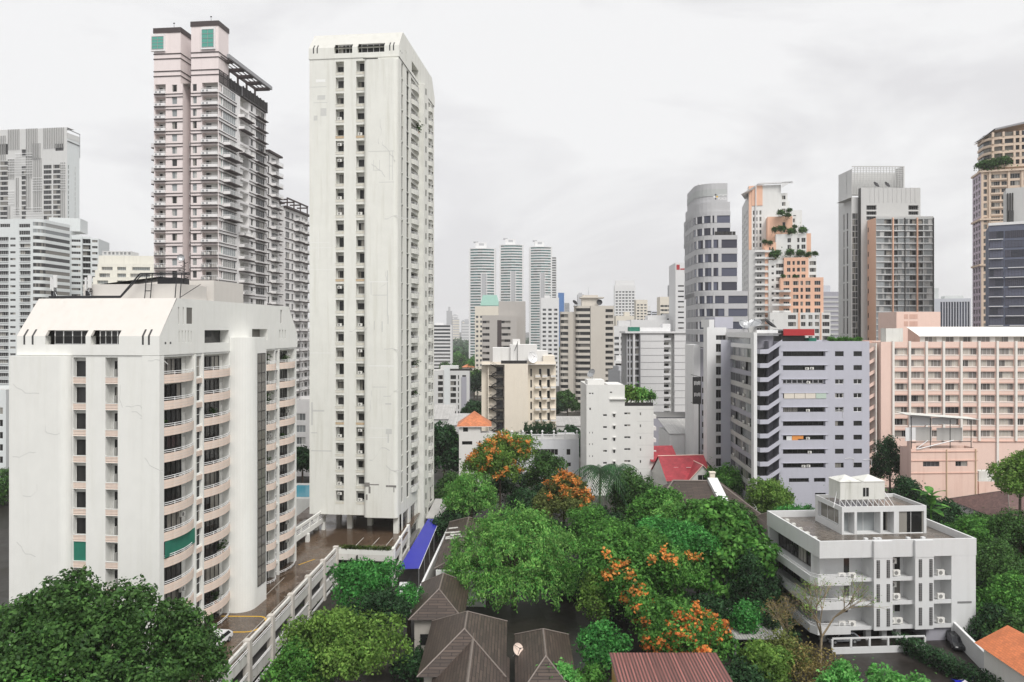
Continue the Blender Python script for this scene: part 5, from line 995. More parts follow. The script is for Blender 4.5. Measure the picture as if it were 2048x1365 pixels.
dish('large dark satellite dish, left one of two on the stepped grey orange tower', *b.W(b.tx(1753, 12), 13), z2, 1.8, 30, 55, 'metal_dark', 'satellite dishes on the orange cornered tower'); dish('large dark satellite dish, right one of two on the stepped grey orange tower', *b.W(b.tx(1775, 12), 13), z2, 1.8, 30, 55, 'metal_dark', 'satellite dishes on the orange cornered tower')
# ---- ornate beige tower and dark glass block at the right edge
wall('beige', (.66, .53, .42), .2, dirt=(.3, .22, .18)); wall('slate', (.13, .145, .20), .15); glass('glass_navy', (.075, .08, .11), (.12, .12, .16), .3, .06); plain('mauve', (.5, .42, .5), .5)
b = Bld('residential_tower', 'tall beige ornate tower with curved balconied crown and planted terrace, right edge', 'residential tower', 1962, 330, -18)
S = .22; X = b.tx; W = X(2110); zt = b.z(346); rz = rows(zt - 3.2 - 3.1 * 34, 3.1, 35, 2.1); cs = [(X(1966), X(1974)), (X(1982), X(2000)), (X(2003), X(2014)), (X(2020), X(2040)), (X(2046), X(2066))]
b.wall('F', 0, 0, W, 0, zt, 'beige', grid(cs, rz), .3, dict(gl='glass', fr='frame_white')); yl = b.ty(1945)
b.wall('L', 0, 0, yl, 0, zt, 'mauve', grid([(yl * .1, yl * .3), (yl * .4, yl * .6), (yl * .7, yl * .9)], rz), .3, dict(gl='glass_dark', fr='frame_white', nv=1)); b.mb('roof').quad((0, 0, zt - .02), (W, 0, zt - .02), (W, yl, zt - .02), (0, yl, zt - .02), 'roof_grey')
for p in (1962, 1977, 2015, 2042): b.mb('pilaster').box(X(p), X(p) + .9, -.5, -.003, 0, zt, 'beige')
for z in (zt, zt - 21, zt - 41): b.mb('cornice').box(-.7, W, -1.0, yl, z + .003, z + .8, 'beige')
for z0, z1 in rz[::1]: b.mb('balcony_edge').box(X(1981), X(2013), -.7, -.004, z0 - .5, z0 + .25, 'beige')
z4 = b.z(268); 
def crown(x): return z4 + 3.5 * math.sin(min(1, max(0, (x - X(1966)) / 24)) * 1.2)
for i in range(6):
    z = zt + 2.6 + 3.1 * i
    if z + 3 > z4 + 2: break
    pl = [(X(1972), 5), (X(1980), 2), (X(2000), .8), (X(2030), .6), (W, .6), (W, yl), (X(1972), yl)]
    b.mb('crown_floor').ext(pl, z - .6, z + .5, 'beige', bot=True); pi = [(x + .5, y + .8) for x, y in pl[:5]] + [(W, yl - .1), (X(1974), yl - .1)]; b.mb('crown_window').ext(pi, z + .5, z + 2.5, 'glass', cap=False)
    for p in (1985, 2006, 2028, 2040): b.mb('crown_pier').box(X(p), X(p) + .8, .5, 1.6, z + .5, z + 2.5, 'beige')
b.mb('crown_roof').poly([(X(1971), 4, z4 - 1), (X(1990), .6, z4 + 2), (W, .2, z4 + 6), (W, yl, z4 + 6), (X(1964), yl, z4 - 1)], 'frame_grey'); b.mb('crown_roof').poly([(X(1971), 4, z4 - 1.8), (X(1990), .6, z4 + 1.2), (W, .2, z4 + 5.2), (W, yl, z4 + 5.2), (X(1964), yl, z4 - 1.8)], 'beige'); b.mb('crown_roof').quad((X(1990), .2, z4 + 1.2), (W, .2, z4 + 5.2), (W, .2, z4 + 6), (X(1990), .2, z4 + 2), 'frame_grey')
b.mb('crown_wall').box(X(1996), W, 2.5, 14, zt, z4 + .4, 'beige'); b.done(); OT = b
b = Bld('office_building', 'dark slate glass office block with white sunshade lines, right edge', 'office building', 1978, 260, -29)
S = 260 / 1500; X = b.tx; W = X(2110); zt = b.z(452)
b.vol(0, W, 0, 18, 0, zt, 'slate', roof='roof_grey', par=1)
for i in range(12):
    z = zt - 5 - 3.3 * i
    if z < 6: break
    for p, q in ((1977, 2006), (2008 + (i * 7) % 13, 2100)) if i > 2 else ((1977, 2006),): b.add('sunshade', shape(('ss', p, q), lambda p=p, q=q: MB().box(0, X(q) - X(p), -.6, -.004, 0, .22, 'white_clean')), (X(p), 0, z))
    b.put('window', window(X(2104) - X(2010), 2.4, 'glass_navy', 'frame_dark', 14), 'F', 0, X(2010), X(2104), z + .5, -.05); b.put('window', window(X(2007) - X(1979), 2.4, 'glass_navy', 'frame_dark', 5), 'F', 0, X(1979), X(2007), z + .5, -.05)
b.mb('roof_edge').box(-.2, W, -.2, .2, zt + .003, zt + .9, 'white_clean'); x = b.tx(2012, 3); b.mb('roof_house').box(x, W, 3, 14, zt - 1, b.z(380, 0, 3), 'screen_grey')
for p in (2014, 2019, 2024): b.mb('flue').box(b.tx(p, 3), b.tx(p, 3) + .35, 2.6, 2.95, zt - 1, b.z(390, 0, 3), 'frame_dark')
b.mb('flue').box(b.tx(2017, 3), b.tx(2027, 3), 2.2, 2.9, zt - 1, b.z(425, 0, 3), 'ac_dark'); b.done()
b = Bld('office_building', 'pale blue grey office building with vertical stripes behind the pink hotel', 'office building', 1868, 460, -20)
X = b.tx; wall('blue_white', (.6, .62, .67), .1); zt = b.z(598)
b.vol(0, X(1942), 0, 20, 0, zt, 'blue_white', grid(even(X(1880), X(1940), 11, 1.0), [(3, zt - 2)]), win=dict(gl='glass_navy', fr='frame_grey', nh=16), dep=.4)
b.mb('roof_house').box(X(1867), X(1880), 4, 14, zt - 1, b.z(576), 'cool_white'); b.mb('roof_house').box(X(1892), X(1930), 4, 16, zt - 1, b.z(592), 'cool_white'); b.done()
b = Bld('office_building', 'dark grey banded building half hidden behind the terraced orange condominium', 'office building', 1646, 520, 0)
X = b.tx; zt = b.z(584); b.vol(0, X(1677), 0, 20, 0, zt, 'lilac_dark', roof='roof_grey')
for i in range(int(zt / 3.2)): b.mb('floor_band').box(-.2, X(1677), -.3, -.003, 3.2 * i, 3.2 * i + 1.2, 'screen_grey')
b.mb('roof_house').box(X(1648), X(1663), 2, 12, zt - 1, b.z(571), 'blue_white'); b.done()
# ------------------------------------------------------------------ middle distance
wall('hotel_grey', (.50, .50, .51), .12); wall('condo_white', (.76, .76, .74), .12); wall('greige', (.60, .56, .50), .18, dirt=(.3, .26, .2)); wall('taupe', (.45, .425, .40), .15); wall('cream_wall', (.80, .73, .62), .2, dirt=(.45, .33, .2))
wall('far_white', (.72, .72, .72), .08); wall('far_grey', (.45, .455, .47), .08); wall('far_cream', (.72, .67, .58), .08); plain('far_blue', (.06, .2, .5), .3); plain('copper_green', (.30, .50, .43), .6); glass('glass_far', (.06, .065, .07), (.4, .4, .4), .4, .15); glass('glass_teal', (.10, .17, .17), (.4, .45, .44), .4, .12)
def arcplan(W, Dp, r, n=7):
    """front-left corner rounded"""
    return [(-0, Dp)] + [(r - r * math.cos(t), r - r * math.sin(t)) for t in [math.pi / 2 * k / n for k in range(n + 1)]] + [(W, 0), (W, Dp)]
b = Bld('hotel_tower', 'grey curved office-like hotel tower with dark ribbon glass and lettered sign near the top', 'hotel tower', 1398, 235, -4)
X = b.tx; r = 6.0
def tier(p1, zb, zt, fl, y, zs=None, left_win=True, xa=0):
    W = b.tx(p1, y); pl = [(x + xa, yy + y) for x, yy in arcplan(W, 26, r)]; pi = [(x + xa, yy + y) for x, yy in arcplan(W, 26, r)]
    cx, cy = xa + W / 2, y + 13; pi = [(cx + (x - cx) * .985, cy + (yy - cy) * .985) for x, yy in pl]
    n = int(round((zt - zb) / fl)); f = (zt - zb) / n
    for i in range(n):
        z = zb + f * i; b.mb('spandrel').ext(pl, z, z + f * .40, 'hotel_grey', bot=True); b.add('ribbon_glazing', shape(('rg', p1, f, y), lambda: MB().ext(pi, 0, f * .58, 'glass_navy', cap=False)), (0, 0, z + f * .42))
        for k in range(7):
            yy = y + r + .5 + k * 2.9; b.mb('wall_pier').box(xa - .02, xa + .5, yy, yy + 1.5, z + f * .42, z + f, 'hotel_grey')
        for q in (pl[3], pl[5], pl[7]): b.mb('wall_pier').box(q[0] - .3, q[0] + .3, q[1] - .05, q[1] + .4, z + f * .42, z + f, 'hotel_grey')
        b.mb('wall_pier').box(W * .52, W * .6, y - .04, y + .4, z + f * .42, z + f, 'hotel_grey')
    b.mb('roof').ext(pl, zt, zt + 1.4, 'hotel_grey', 'roof_grey')
ZZ = lambda py: b.z(py)
tier(1496, 0, ZZ(592), 4.1, 0); tier(1475, ZZ(592), ZZ(478), 4.0, 2.5); tier(1461, ZZ(478), ZZ(428), 4.0, 4)
W = b.tx(1460, 4.4); pl = [(x, yy + 4.4) for x, yy in arcplan(W, 22, r)]
b.mb('crown').ext(pl, ZZ(428), ZZ(400), 'hotel_grey', bot=True); W2 = b.tx(1455, 6); p2 = [(x + .4, yy + 6) for x, yy in arcplan(W2 - .4, 19, r)]; b.mb('crown').ext(p2, ZZ(400), ZZ(360), 'hotel_grey'); b.mb('crown_screen').ext([(x - .12, yy - .12) for x, yy in arcplan(W2 - .4, 19, r)][1:] and [(x + .3, yy + 5.9) for x, yy in arcplan(W2 - .6, 19, r)], ZZ(386), ZZ(372), 'panel_grey', cap=False)
b.mb('roof').box(1.5, W2 - 1, 9, 20, ZZ(360), ZZ(357), 'far_white')
for k in range(6): b.mb('terrace_rail').box(b.tx(1430 + k * 7, 3), b.tx(1436 + k * 7, 3), 3, 3.3, ZZ(478) + 1.41, ZZ(478) + 2.6, 'frame_dark')
b.done()
def text(s, name, loc, size, rot, parent, mat, ext=.06):
    c = bpy.data.curves.new(name, 'FONT'); c.body = s; c.size = size; c.extrude = ext; c.materials.append(MATS[mat]); o = bpy.data.objects.new(name, c); COL.objects.link(o); bpy.context.view_layer.update(); me = bpy.data.meshes.new_from_object(o.evaluated_get(bpy.context.evaluated_depsgraph_get())); me.materials.clear(); me.materials.append(MATS[mat]); bpy.data.objects.remove(o); o = bpy.data.objects.new(name, me); COL.objects.link(o); o.parent = parent; o.location = loc; o.rotation_euler = rot; return o
plain('sign_white', (.85, .85, .85), .5); plain('sign_yellow', (.8, .5, .05), .5)
sg = empty('sign', (b.tx(1436, 4.4), 4.34, ZZ(395))); sg.parent = b.root
text('HYATT', 'lettering', (0, 0, .95), .95, (R(90), 0, 0), sg, 'sign_white'); text('PLACE', 'lettering', (0, 0, -.1), .95, (R(90), 0, 0), sg, 'sign_white')
for k, (dx, dz, mt) in enumerate(((-.75, 1.5, 'ac_dark'), (-.3, .85, 'sign_yellow'), (-.75, .2, 'ac_dark'), (-1.2, .85, 'sign_white'))): MB().tube((0, -.06, 0), (0, .02, 0), .27, .27, mt, 12).build('emblem', sg, (dx, 0, dz))
# ---- terraced orange and white condominium
b = Bld('condominium', 'white and orange condominium stepping down to the right in planted terraces', 'condominium', 1512, 352, -13)
X = b.tx; wn = dict(gl='glass', fr='frame_white')
def block(p0, p1, py0, y, cols, mat, fl=3.12, nr=None, gap=2.2, h=1.8, zoff=3.0, dp=8, accent=None, part='wall', skip=()):
    x0, x1, zt = b.tx(p0, y), b.tx(p1, y), b.z(py0, 0, y); nr = nr or max(1, int((zt - 4) / fl)); rz = [(zt - zoff - fl * i, zt - zoff + h - fl * i) for i in range(nr) if zt - zoff - fl * i > 1]
    cc = [(b.tx(p, y), b.tx(q, y)) for p, q in cols]; b.wall('F', y, x0, x1, 0, zt, mat, grid(cc, rz), .3, wn, part); b.wall('L', x0, y, y + dp, 0, zt, mat, (), part=part); b.wall('R', x1, y, y + dp, 0, zt, mat, (), part=part); b.roof(x0, x1, y, y + dp, zt, 'roof_grey', .6, mat, .3)
    for (p, q, mt, za) in accent or (): b.mb('colour_panel').box(b.tx(p, y), b.tx(q, y), y - .25, y - .003, b.z(za, 0, y) if za else 0, zt - .05, mt)
    return x0, x1, zt
block(1497, 1562, 372, 10, [(1506, 1509), (1512, 1515), (1519, 1523), (1555, 1562)], 'condo_white', nr=38, zoff=14, accent=[(1497.5, 1503, 'orange', 500), (1503.5, 1525, 'orange', 412)], dp=6, h=2.0)
block(1562, 1575, 389, 12, [(1564, 1571)], 'condo_white', nr=6); block(1574, 1579, 405, 13, [], 'condo_white', nr=1); block(1577, 1604, 424, 9, [(1586, 1592)], 'condo_white', nr=5, zoff=4)
fz = b.mb('roof_fin'); y = 8.5
fz.poly([(b.tx(1482, 4), 4, b.z(388, 0, 4)), (b.tx(1516, 10), 10, b.z(367, 0, 8)), (b.tx(1528, 14), 14, b.z(366, 0, 8)), (b.tx(1490, 20), 20, b.z(388, 0, 4))], 'far_white'); fz.box(b.tx(1516, y), b.tx(1586, y), y, y + 1.2, b.z(369, 0, y), b.z(366.5, 0, y), 'far_white'); fz.poly([(b.tx(1586, y), y, b.z(366, 0, y)), (b.tx(1563, y), y, b.z(379, 0, y)), (b.tx(1563, y), y, b.z(367, 0, y))], 'far_white')
b.mb('wall_edge').box(b.tx(1511, 9), b.tx(1513, 9), 9.2, 9.7, b.z(500, 0, 9), b.z(370, 0, 9), 'far_white')
xq = b.tx(1497, 10) - .05; yq = b.ty(1484, xq); b.wall('L', xq, 10.02, yq, 0, b.z(388, 0, 10), 'pale_grey', grid(even(11, yq, 3, (yq - 10) * .16), [(b.z(425, 0, 10) - 3.12 * i, b.z(425, 0, 10) - 3.12 * i + 1.8) for i in range(26)]), .2, dict(gl='glass_pale', fr='frame_white', nv=1), part='wall_side')
block(1535, 1585, 435, 4, [(1565, 1571)], 'orange', nr=3, zoff=4.5); block(1584, 1592, 435, 4.5, [(1586, 1590)], 'condo_white', nr=4, zoff=3)
block(1552, 1613, 470, 0, [(1575, 1582), (1594, 1599), (1603, 1611)], 'condo_white', nr=3, zoff=4, h=2.0); block(1612.5, 1622, 470, 0.5, [], 'orange', nr=1)
block(1528, 1552, 486, -1, [(1538, 1541), (1544, 1547)], 'orange', nr=2, zoff=4); block(1537, 1570, 521, -3, [(1543, 1548), (1552, 1567)], 'condo_white', nr=6, zoff=3.6); block(1568, 1617, 517, -4, [(1574, 1581), (1585, 1590), (1594, 1600), (1603, 1611)], 'orange', nr=3, zoff=3.4); block(1616, 1633, 518, -3.5, [(1619, 1632)], 'condo_white', nr=4, zoff=3.4)
block(1561, 1647, 557, -8, [(1567, 1579), (1586, 1597), (1601, 1606), (1611, 1621), (1629, 1641)], 'orange', nr=5, zoff=3.4, h=1.9, accent=[(1566, 1580, 'condo_white', 0)][:0]); block(1540, 1661, 626, -14, [(1576, 1592), (1602, 1611), (1617, 1625), (1630, 1638), (1645, 1659)], 'condo_white', nr=6, zoff=3, h=1.9, accent=[(1596, 1600, 'orange', None), (1640, 1643, 'orange', None)])
block(1498, 1530, 500, -2, [(1514, 1518), (1519, 1523)], 'pale_grey', nr=18, zoff=4)
x0 = b.tx(1510, -2.2)
for i in range(19):
    z = b.z(505, 0, -2) - 3.12 * i; b.add('balcony', shape('cbal', lambda: MB().box(0, 4.2, -1.3, 0, -.2, .0, 'frame_grey').box(0, 4.2, -1.3, -1.2, 0, .9, 'condo_white').box(4.2, 8.6, -.9, 0, -.2, .8, 'condo_white')), (x0, -2, z)); b.mb('wall_fin').box(b.tx(1530, -2), b.tx(1536, -2), -2.4, -.9, z - 1, z + 2, 'orange') if z > 50 or i % 2 else None
for k in range(2):
    for i in range(8): b.add('balcony', shape('cbal2', lambda: MB().box(0, 5, -1.2, 0, -.2, 0, 'frame_grey').box(0, 5, -1.2, -1.1, 0, .9, 'condo_white')), (b.tx(1544 + k * 14, -8.2), -8.2 - k * 0, b.z(585, 0, -8) - 3.12 * i))
b.done(); CD = b
# ---- white ribbed nine storey block
b = Bld('apartment_building', 'plain white apartment block with dark horizontal joints, behind the slim white block', 'apartment building', 1281, 310, 0)
X = b.tx; zt = b.z(667); fl = 2.93; cs = (X(1328), X(1340)); rz = [(zt - 2.4 - fl * i, zt - .9 - fl * i) for i in range(13)]
b.wall('F', 0, 0, cs[0], 0, zt, 'far_white'); b.wall('F', 0, X(1349), X(1392), 0, zt, 'far_white'); b.wall('F', 2.5, cs[0], X(1349), 0, zt, 'pale_grey', grid([(cs[0] + .2, cs[1])], rz), .5, dict(gl='glass_dark', fr='frame_grey')); b.wall('R', cs[0], 0, 2.5, 0, zt, 'far_white'); b.wall('L', X(1349), 0, 2.5, 0, zt, 'far_white', grid([(.6, 1.6)], rz), .2, dict(gl='glass_dark', fr='frame_grey'))
for i in range(14):
    z = zt - fl * i - .2
    for a, c in ((0, cs[0]), (X(1349), X(1392))): b.mb('joint').box(a, c, -.05, -.003, z - .2, z, 'frame_grey')
    b.mb('balcony_edge').box(cs[0] + .1, cs[1] + .6, .9, 2.4, z - fl + .25, z - fl + 1.2, 'far_white')
xs = X(1253, ); b.wall('F', 1, X(1254), 0, 0, zt - .5, 'far_grey', grid([(X(1256), X(1259)), (X(1262), X(1266)), (X(1271), X(1279))], [(c - .3, d + .5) for c, d in rz]), .6, dict(gl='glass', fr='frame_white')); b.mb('wall_rib').box(X(1266.5), X(1270.5), .2, 1, 0, zt, 'far_white'); b.mb('wall_rib').box(X(1279.5), X(1281), -.3, .99, 0, zt, 'frame_grey')
b.wall('B', 16, X(1254), X(1392), 0, zt, 'far_white'); b.wall('R', X(1392), 0, 16, 0, zt, 'far_grey'); b.mb('roof').quad((X(1254), 1, zt - .5), (X(1392), 1, zt - .5), (X(1392), 16, zt - .5), (X(1254), 16, zt - .5), 'roof_grey'); b.mb('roof_slab').box(X(1250), X(1390), -.5, 16, zt + .003, zt + .8, 'far_white'); b.mb('roof_house').box(X(1262), X(1282), 3, 9, zt + .8, zt + 2.6, 'green_screen'); b.mb('roof_house').box(X(1282.5), X(1330), 3.2, 9, zt + .8, zt + 2.4, 'far_white'); b.mb('roof_house').box(X(1330), X(1346), 5, 9, zt + .8, zt + 4.0, 'far_white'); b.done()
# ---- greige round-balconied tower
b = Bld('apartment_tower', 'greige apartment tower with rounded balcony stacks and box on the roof', 'apartment tower', 1189, 380, -3)
X = b.tx; zt = b.z(612); fl = 3.0; n = 17
b.wall('F', 0, X(1181), X(1228), 0, zt, 'greige', grid([(X(1211), X(1226))], [(zt - 3.3 - fl * i, zt - 1.7 - fl * i) for i in range(n)]), 1.0, dict(gl='glass', fr='frame_grey')); b.wall('R', X(1228), 0, 16, 0, zt, 'greige'); b.wall('F', 1.5, X(1180), X(1189), 0, zt - .5, 'band_brown', part='wall_recess')
b.wall('F', 2.5, X(1120), X(1150), 0, zt - 3, 'greige'); b.wall('B', 16, X(1120), X(1228), 0, zt - 3, 'greige'); b.wall('F', 2.2, X(1148), X(1181), 0, zt, 'greige', part='wall'); b.mb('roof').quad((X(1148), 0, zt - .05), (X(1228), 0, zt - .05), (X(1228), 16, zt - .05), (X(1148), 16, zt - .05), 'roof_grey'); b.mb('lower_roof').quad((X(1120), 2.5, zt - 3), (X(1150), 2.5, zt - 3), (X(1150), 16, zt - 3), (X(1120), 16, zt - 3), 'roof_grey')
for p0, p1, yy, dz in ((1150, 1180, 2.2, 0), (1120, 1135, 2.5, -3)):
    w = X(p1) - X(p0); rr_ = min(2.4, w / 2.2); pl = rounded(X(p0), X(p1), yy - 2.4, yy - .01, rr_, (0,)); b.mb('bay_cap').ext(pl, zt + dz - 1.2, zt + dz, 'greige', bot=True)
    for i in range(n):
        z = zt + dz - 1.2 - fl * (i + 1)
        b.add('balcony', shape(('gbal', p0), lambda pl=pl: MB().ext(pl, 0, 1.35, 'greige', bot=True)), (0, 0, z)); b.add('balcony_window', shape(('gwin', p0), lambda pl=pl, p0=p0: MB().ext([(x + .35, y + .5) for x, y in pl[:-1]] + [(pl[-1][0] + .35, yy)], 0, fl - 1.35, 'glass', cap=False)), (0, 0, z + 1.35))
b.mb('roof_house').box(X(1164), X(1198), 3, 11, zt, zt + 4, 'greige'); b.mb('roof_slab').box(X(1160), X(1209), 2, 12, zt + 4.003, zt + 4.5, 'greige'); b.mb('roof_house').box(X(1165), X(1197), 3.5, 10.5, zt + 4.503, b.z(590), 'greige'); b.mb('lightning_rod').tube((X(1178), 5, b.z(590)), (X(1178), 5, b.z(574)), .12, .05, 'metal', 5); b.done()
dish('small dark satellite dish on the lower roof of the greige tower', *b.W(X(1150), 6), zt - .05, 1.5, 40, 50, 'metal_dark'); dish('round dark satellite dish under the roof slab of the greige tower', *b.W(X(1199), 1.4), zt, 1.5, 0, 75, 'metal_dark')
# ---- slim white block with roof terrace
b = SB = Bld('apartment_building', 'slim white apartment block with small windows and a planted roof terrace, centre', 'apartment building', 1173, 190, 1)
X = b.tx; S = 190 / 1500; z1, z2, z3 = b.z(770), b.z(771), b.z(813); wall('slim_white', (.77, .765, .74), .16, dirt=(.45, .42, .35))
ry = [829 + 23.9 * k for k in range(7)]; h1 = [(X(1206), X(1214), b.z(y + 4), b.z(y), .15) for y in ry]; h3 = [(X(1249), X(1261.5), b.z(y + 1), b.z(y - 3), .15) for y in ry]; h4 = [(X(1280), X(1283), b.z(y + 3), b.z(y - 3), .15) for y in ry]; h2 = [(X(1227), X(1231), b.z(y + 7), b.z(y), .2) for y in ry]
h1 += [(X(1178), X(1182), b.z(789), b.z(786)), (X(1183.5), X(1187), b.z(789), b.z(786)), (X(1178.5), X(1182), b.z(821), b.z(816))] + [(X(a), X(a + 2), b.z(y + 4), b.z(y), .1) for y in (864, 887, 911) for a in (1178, 1184)]
wn = dict(gl='glass', fr='frame_white'); b.wall('F', 0, 0, X(1219), 0, z1, 'slim_white', h1, .2, wn); b.wall('F', .4, X(1219), X(1250), z3, z2, 'slim_white', [(X(1220), X(1225), b.z(787), b.z(784))], .2, wn); b.wall('F', .4, X(1219), X(1308), 0, z3, 'slim_white', h2 + h3 + h4, .2, wn); b.wall('R', X(1219), 0, .4, 0, z1, 'slim_white')
b.wall('R', X(1308), .4, 14, 0, z3, 'slim_white'); b.wall('L', 0, 0, 14, 0, z1, 'slim_white'); b.wall('B', 14, 0, X(1308), 0, z3, 'slim_white'); b.roof(X(1220), X(1308), .4, 14, z3, 'roof_grey', 1.1, 'slim_white'); b.roof(0, X(1219), 0, 14, z1, 'roof_grey', .5, 'slim_white'); b.mb('upper_wall').box(X(1219), X(1250), 2.4, 12, z3 - 1, z2, 'slim_white'); b.mb('terrace_screen').box(X(1221), X(1240), .9, 1.0, z3 - 1, z3 + 1.6, 'frame_dark'); b.mb('terrace_rail').box(X(1246), X(1307), .45, .5, z3 + .003, z3 + .9, 'frame_dark'); b.mb('terrace_roof').box(X(1218), X(1252), -.1, 2.4, z3 + 1.7, z3 + 1.95, 'slim_white')
for y in ry: b.mb('storey_line').box(X(1275), X(1308), .385, .397, b.z(y - 9), b.z(y - 9) + .08, 'patch_grey'); b.mb('window_hood').box(X(1226), X(1232.5), -.1, .397, b.z(y - 1), b.z(y - 1) + .12, 'slim_white')
b.mb('roof_house').box(X(1178), X(1212), 3, 9, z1 - .5, z1 + 1.0, 'slim_white')
for k in range(7): b.add('side_balcony', shape('sbal', lambda: MB().box(0, 1.2, 0, 3, 0, .9, 'slim_white')), (X(1308), 3, b.z(ry[k] + 12)))
b.done(); dish('large dark dish tilted on the roof of the slim white block', *b.W(X(1190), 6), z1 + 1, 1.25, -50, 60, 'metal')
# ---- villa with orange hip roof and its balustraded wing
tiles('tile_orange', (.60, .21, .09), (.36, .11, .05), .5, .34, .18, .6); wall('villa_white', (.78, .76, .73), .2, dirt=(.45, .38, .3)); wall('villa_blue', (.70, .71, .74), .15)
b = VL = Bld('villa', 'white villa tower with orange hipped tile roof behind the left flame tree', 'villa', 918, 195, 2)
X = b.tx; ze = b.z(853); W = X(981)
b.wall('F', 0, 0, W - 2.6, 0, ze, 'villa_white', [(X(926), X(936), b.z(864), b.z(855)), (X(924), X(944.5), b.z(890), b.z(883)), (X(958), X(968), b.z(892), b.z(882))], .25, dict(gl='glass_dark', fr='frame_dark')); b.wall('L', 0, 0, 9, 0, ze, 'villa_white'); b.wall('F', 0, W - 2.6, X(987), 0, b.z(866), 'villa_white', [(X(975), X(983), b.z(892), b.z(882))], .25, dict(gl='glass_dark', fr='frame_dark')); b.wall('R', X(987), 0, 9, 0, b.z(866), 'villa_white'); b.wall('R', W - 2.6, 0, 9, b.z(866), ze, 'villa_white'); b.mb('balcony_floor').quad((W - 2.6, 0, b.z(866) - .8), (X(987), 0, b.z(866) - .8), (X(987), 9, b.z(866) - .8), (W - 2.6, 9, b.z(866) - .8), 'roof_grey'); b.mb('column').box(W - .4, W - .1, .3, .6, b.z(866) - .8, ze, 'villa_white')
def hip(m, x0, x1, y0, y1, z0, h, mat, rl=0.):
    cx, cy = (x0 + x1) / 2, (y0 + y1) / 2; a, c = ((cx - rl, cy, z0 + h), (cx + rl, cy, z0 + h)) if x1 - x0 >= y1 - y0 else ((cx, cy - rl, z0 + h), (cx, cy + rl, z0 + h)); P_ = [(x0, y0, z0), (x1, y0, z0), (x1, y1, z0), (x0, y1, z0)]
    fs = ([(P_[0], P_[1], c, a), (P_[1], P_[2], c), (P_[2], P_[3], a, c), (P_[3], P_[0], a)] if x1 - x0 >= y1 - y0 else [(P_[0], P_[1], a), (P_[1], P_[2], c, a), (P_[2], P_[3], c), (P_[3], P_[0], a, c)])
    for f in fs: roofface(m, f, mat)
def roofface(m, f, mat):
    """one roof plane; uv in metres along and up the slope so tile courses run level"""
    p = [np.array(q, float) for q in f]; u = p[1] - p[0]; u /= np.linalg.norm(u); n_ = np.cross(p[1] - p[0], p[2] - p[0]); n_ /= np.linalg.norm(n_); v = np.cross(n_, u); m.poly(f, mat, [(float((q - p[0]) @ u), float((q - p[0]) @ v)) for q in p])
hip(b.mb('roof'), -.6, W + .3, -.6, 9.4, ze, b.z(829) - ze + .4, 'tile_orange'); b.mb('eave').box(-.6, W + .3, -.6, 9.4, ze - .16, ze - .003, 'villa_white'); b.done()
b = Bld('garden_building', 'long white garden building with a roof balustrade between the villa and the slim block', 'building', 985, 205, 1)
X = b.tx; zt = b.z(880); W = X(1158)
b.vol(0, W, 0, 14, 0, zt, 'villa_blue', [(X(1066), X(1116), b.z(911), b.z(899)), (X(1133), X(1141), b.z(911), b.z(899)), (X(1030), X(1058), b.z(911), b.z(899)), (X(1133), X(1142), b.z(934), b.z(926))], win=dict(gl='glass_dark', fr='frame_white'), par=.2)
bl = b.mb('balustrade'); bl.box(X(1040), W, -.05, .25, zt + .003, zt + .3, 'white_clean'); bl.box(X(1000), W, -.08, .28, zt + 1.25, zt + 1.45, 'white_clean')
for k in range(70): x = X(1000) + (W - X(1000)) * k / 69; bl.tube((x, .1, zt + .3), (x, .1, zt + 1.25), .09, .09, 'white_clean', 5)
for p in (1001, 1022, 1044, 1061, 1083, 1106, 1129, 1152): bl.box(X(p), X(p) + .5, -.12, .35, zt, zt + 1.6, 'white_clean'); b.add('urn', shape('urn', lambda: MB().lathe([(0, 0), (.2, 0), (.12, .3), (.35, .6), (.2, .9), (0, 1.05)], 'white_clean', 8)), (X(p) + .25, .1, zt + 1.6))
b.done(); GB = b
# ---- cream block with outside fire stairs
b = Bld('apartment_building', 'cream apartment building with black outside fire stairs and rooftop dish', 'apartment building', 1009, 235, 2)
X = b.tx; S = 235 / 1500; zt = b.z(728); W = X(1056)
b.wall('F', 0, 0, W, 0, zt, 'cream_wall'); b.wall('F', 2.5, X(963), 0, 0, zt + .5, 'cream_wall'); b.wall('L', X(963), 2.5, 18, 0, zt + .5, 'cream_wall')
rz = [(b.z(755) - 3.5 * i, b.z(739) - 3.5 * i) for i in range(6)]
b.wall('F', 3.0, W, X(1112, 3), 0, zt + .6, 'cream_wall', grid([(b.tx(1060, 3) + .1, b.tx(1064, 3)), (b.tx(1078, 3), b.tx(1083, 3)), (b.tx(1094, 3), b.tx(1100, 3))], rz), .5, dict(gl='glass_dark', fr='frame_white', nv=1), part='wall'); b.wall('R', W, 0, 3, 0, zt, 'cream_wall', grid([(.8, 2.2)], rz), .3, dict(gl='glass_dark', fr='frame_white'))
for i, (c, d) in enumerate(rz):
    for p in (1070, 1084, 1101): b.add('balcony', shape('crb', lambda: MB().box(0, 1.6, -1.3, 0, 0, 1.0, 'cream_wall').box(0, 1.6, -1.32, -1.305, .3, .7, 'frame_white')), (b.tx(p, 3), 3, c - .3))
b.wall('R', b.tx(1112, 3), 3, 18, 0, zt + .6, 'cream_wall'); b.wall('B', 18, X(963), b.tx(1112, 3), 0, zt, 'cream_wall'); b.mb('roof').quad((X(963), 0, zt - .3), (b.tx(1112, 3), 0, zt - .3), (b.tx(1112, 3), 18, zt - .3), (X(963), 18, zt - .3), 'roof_grey')
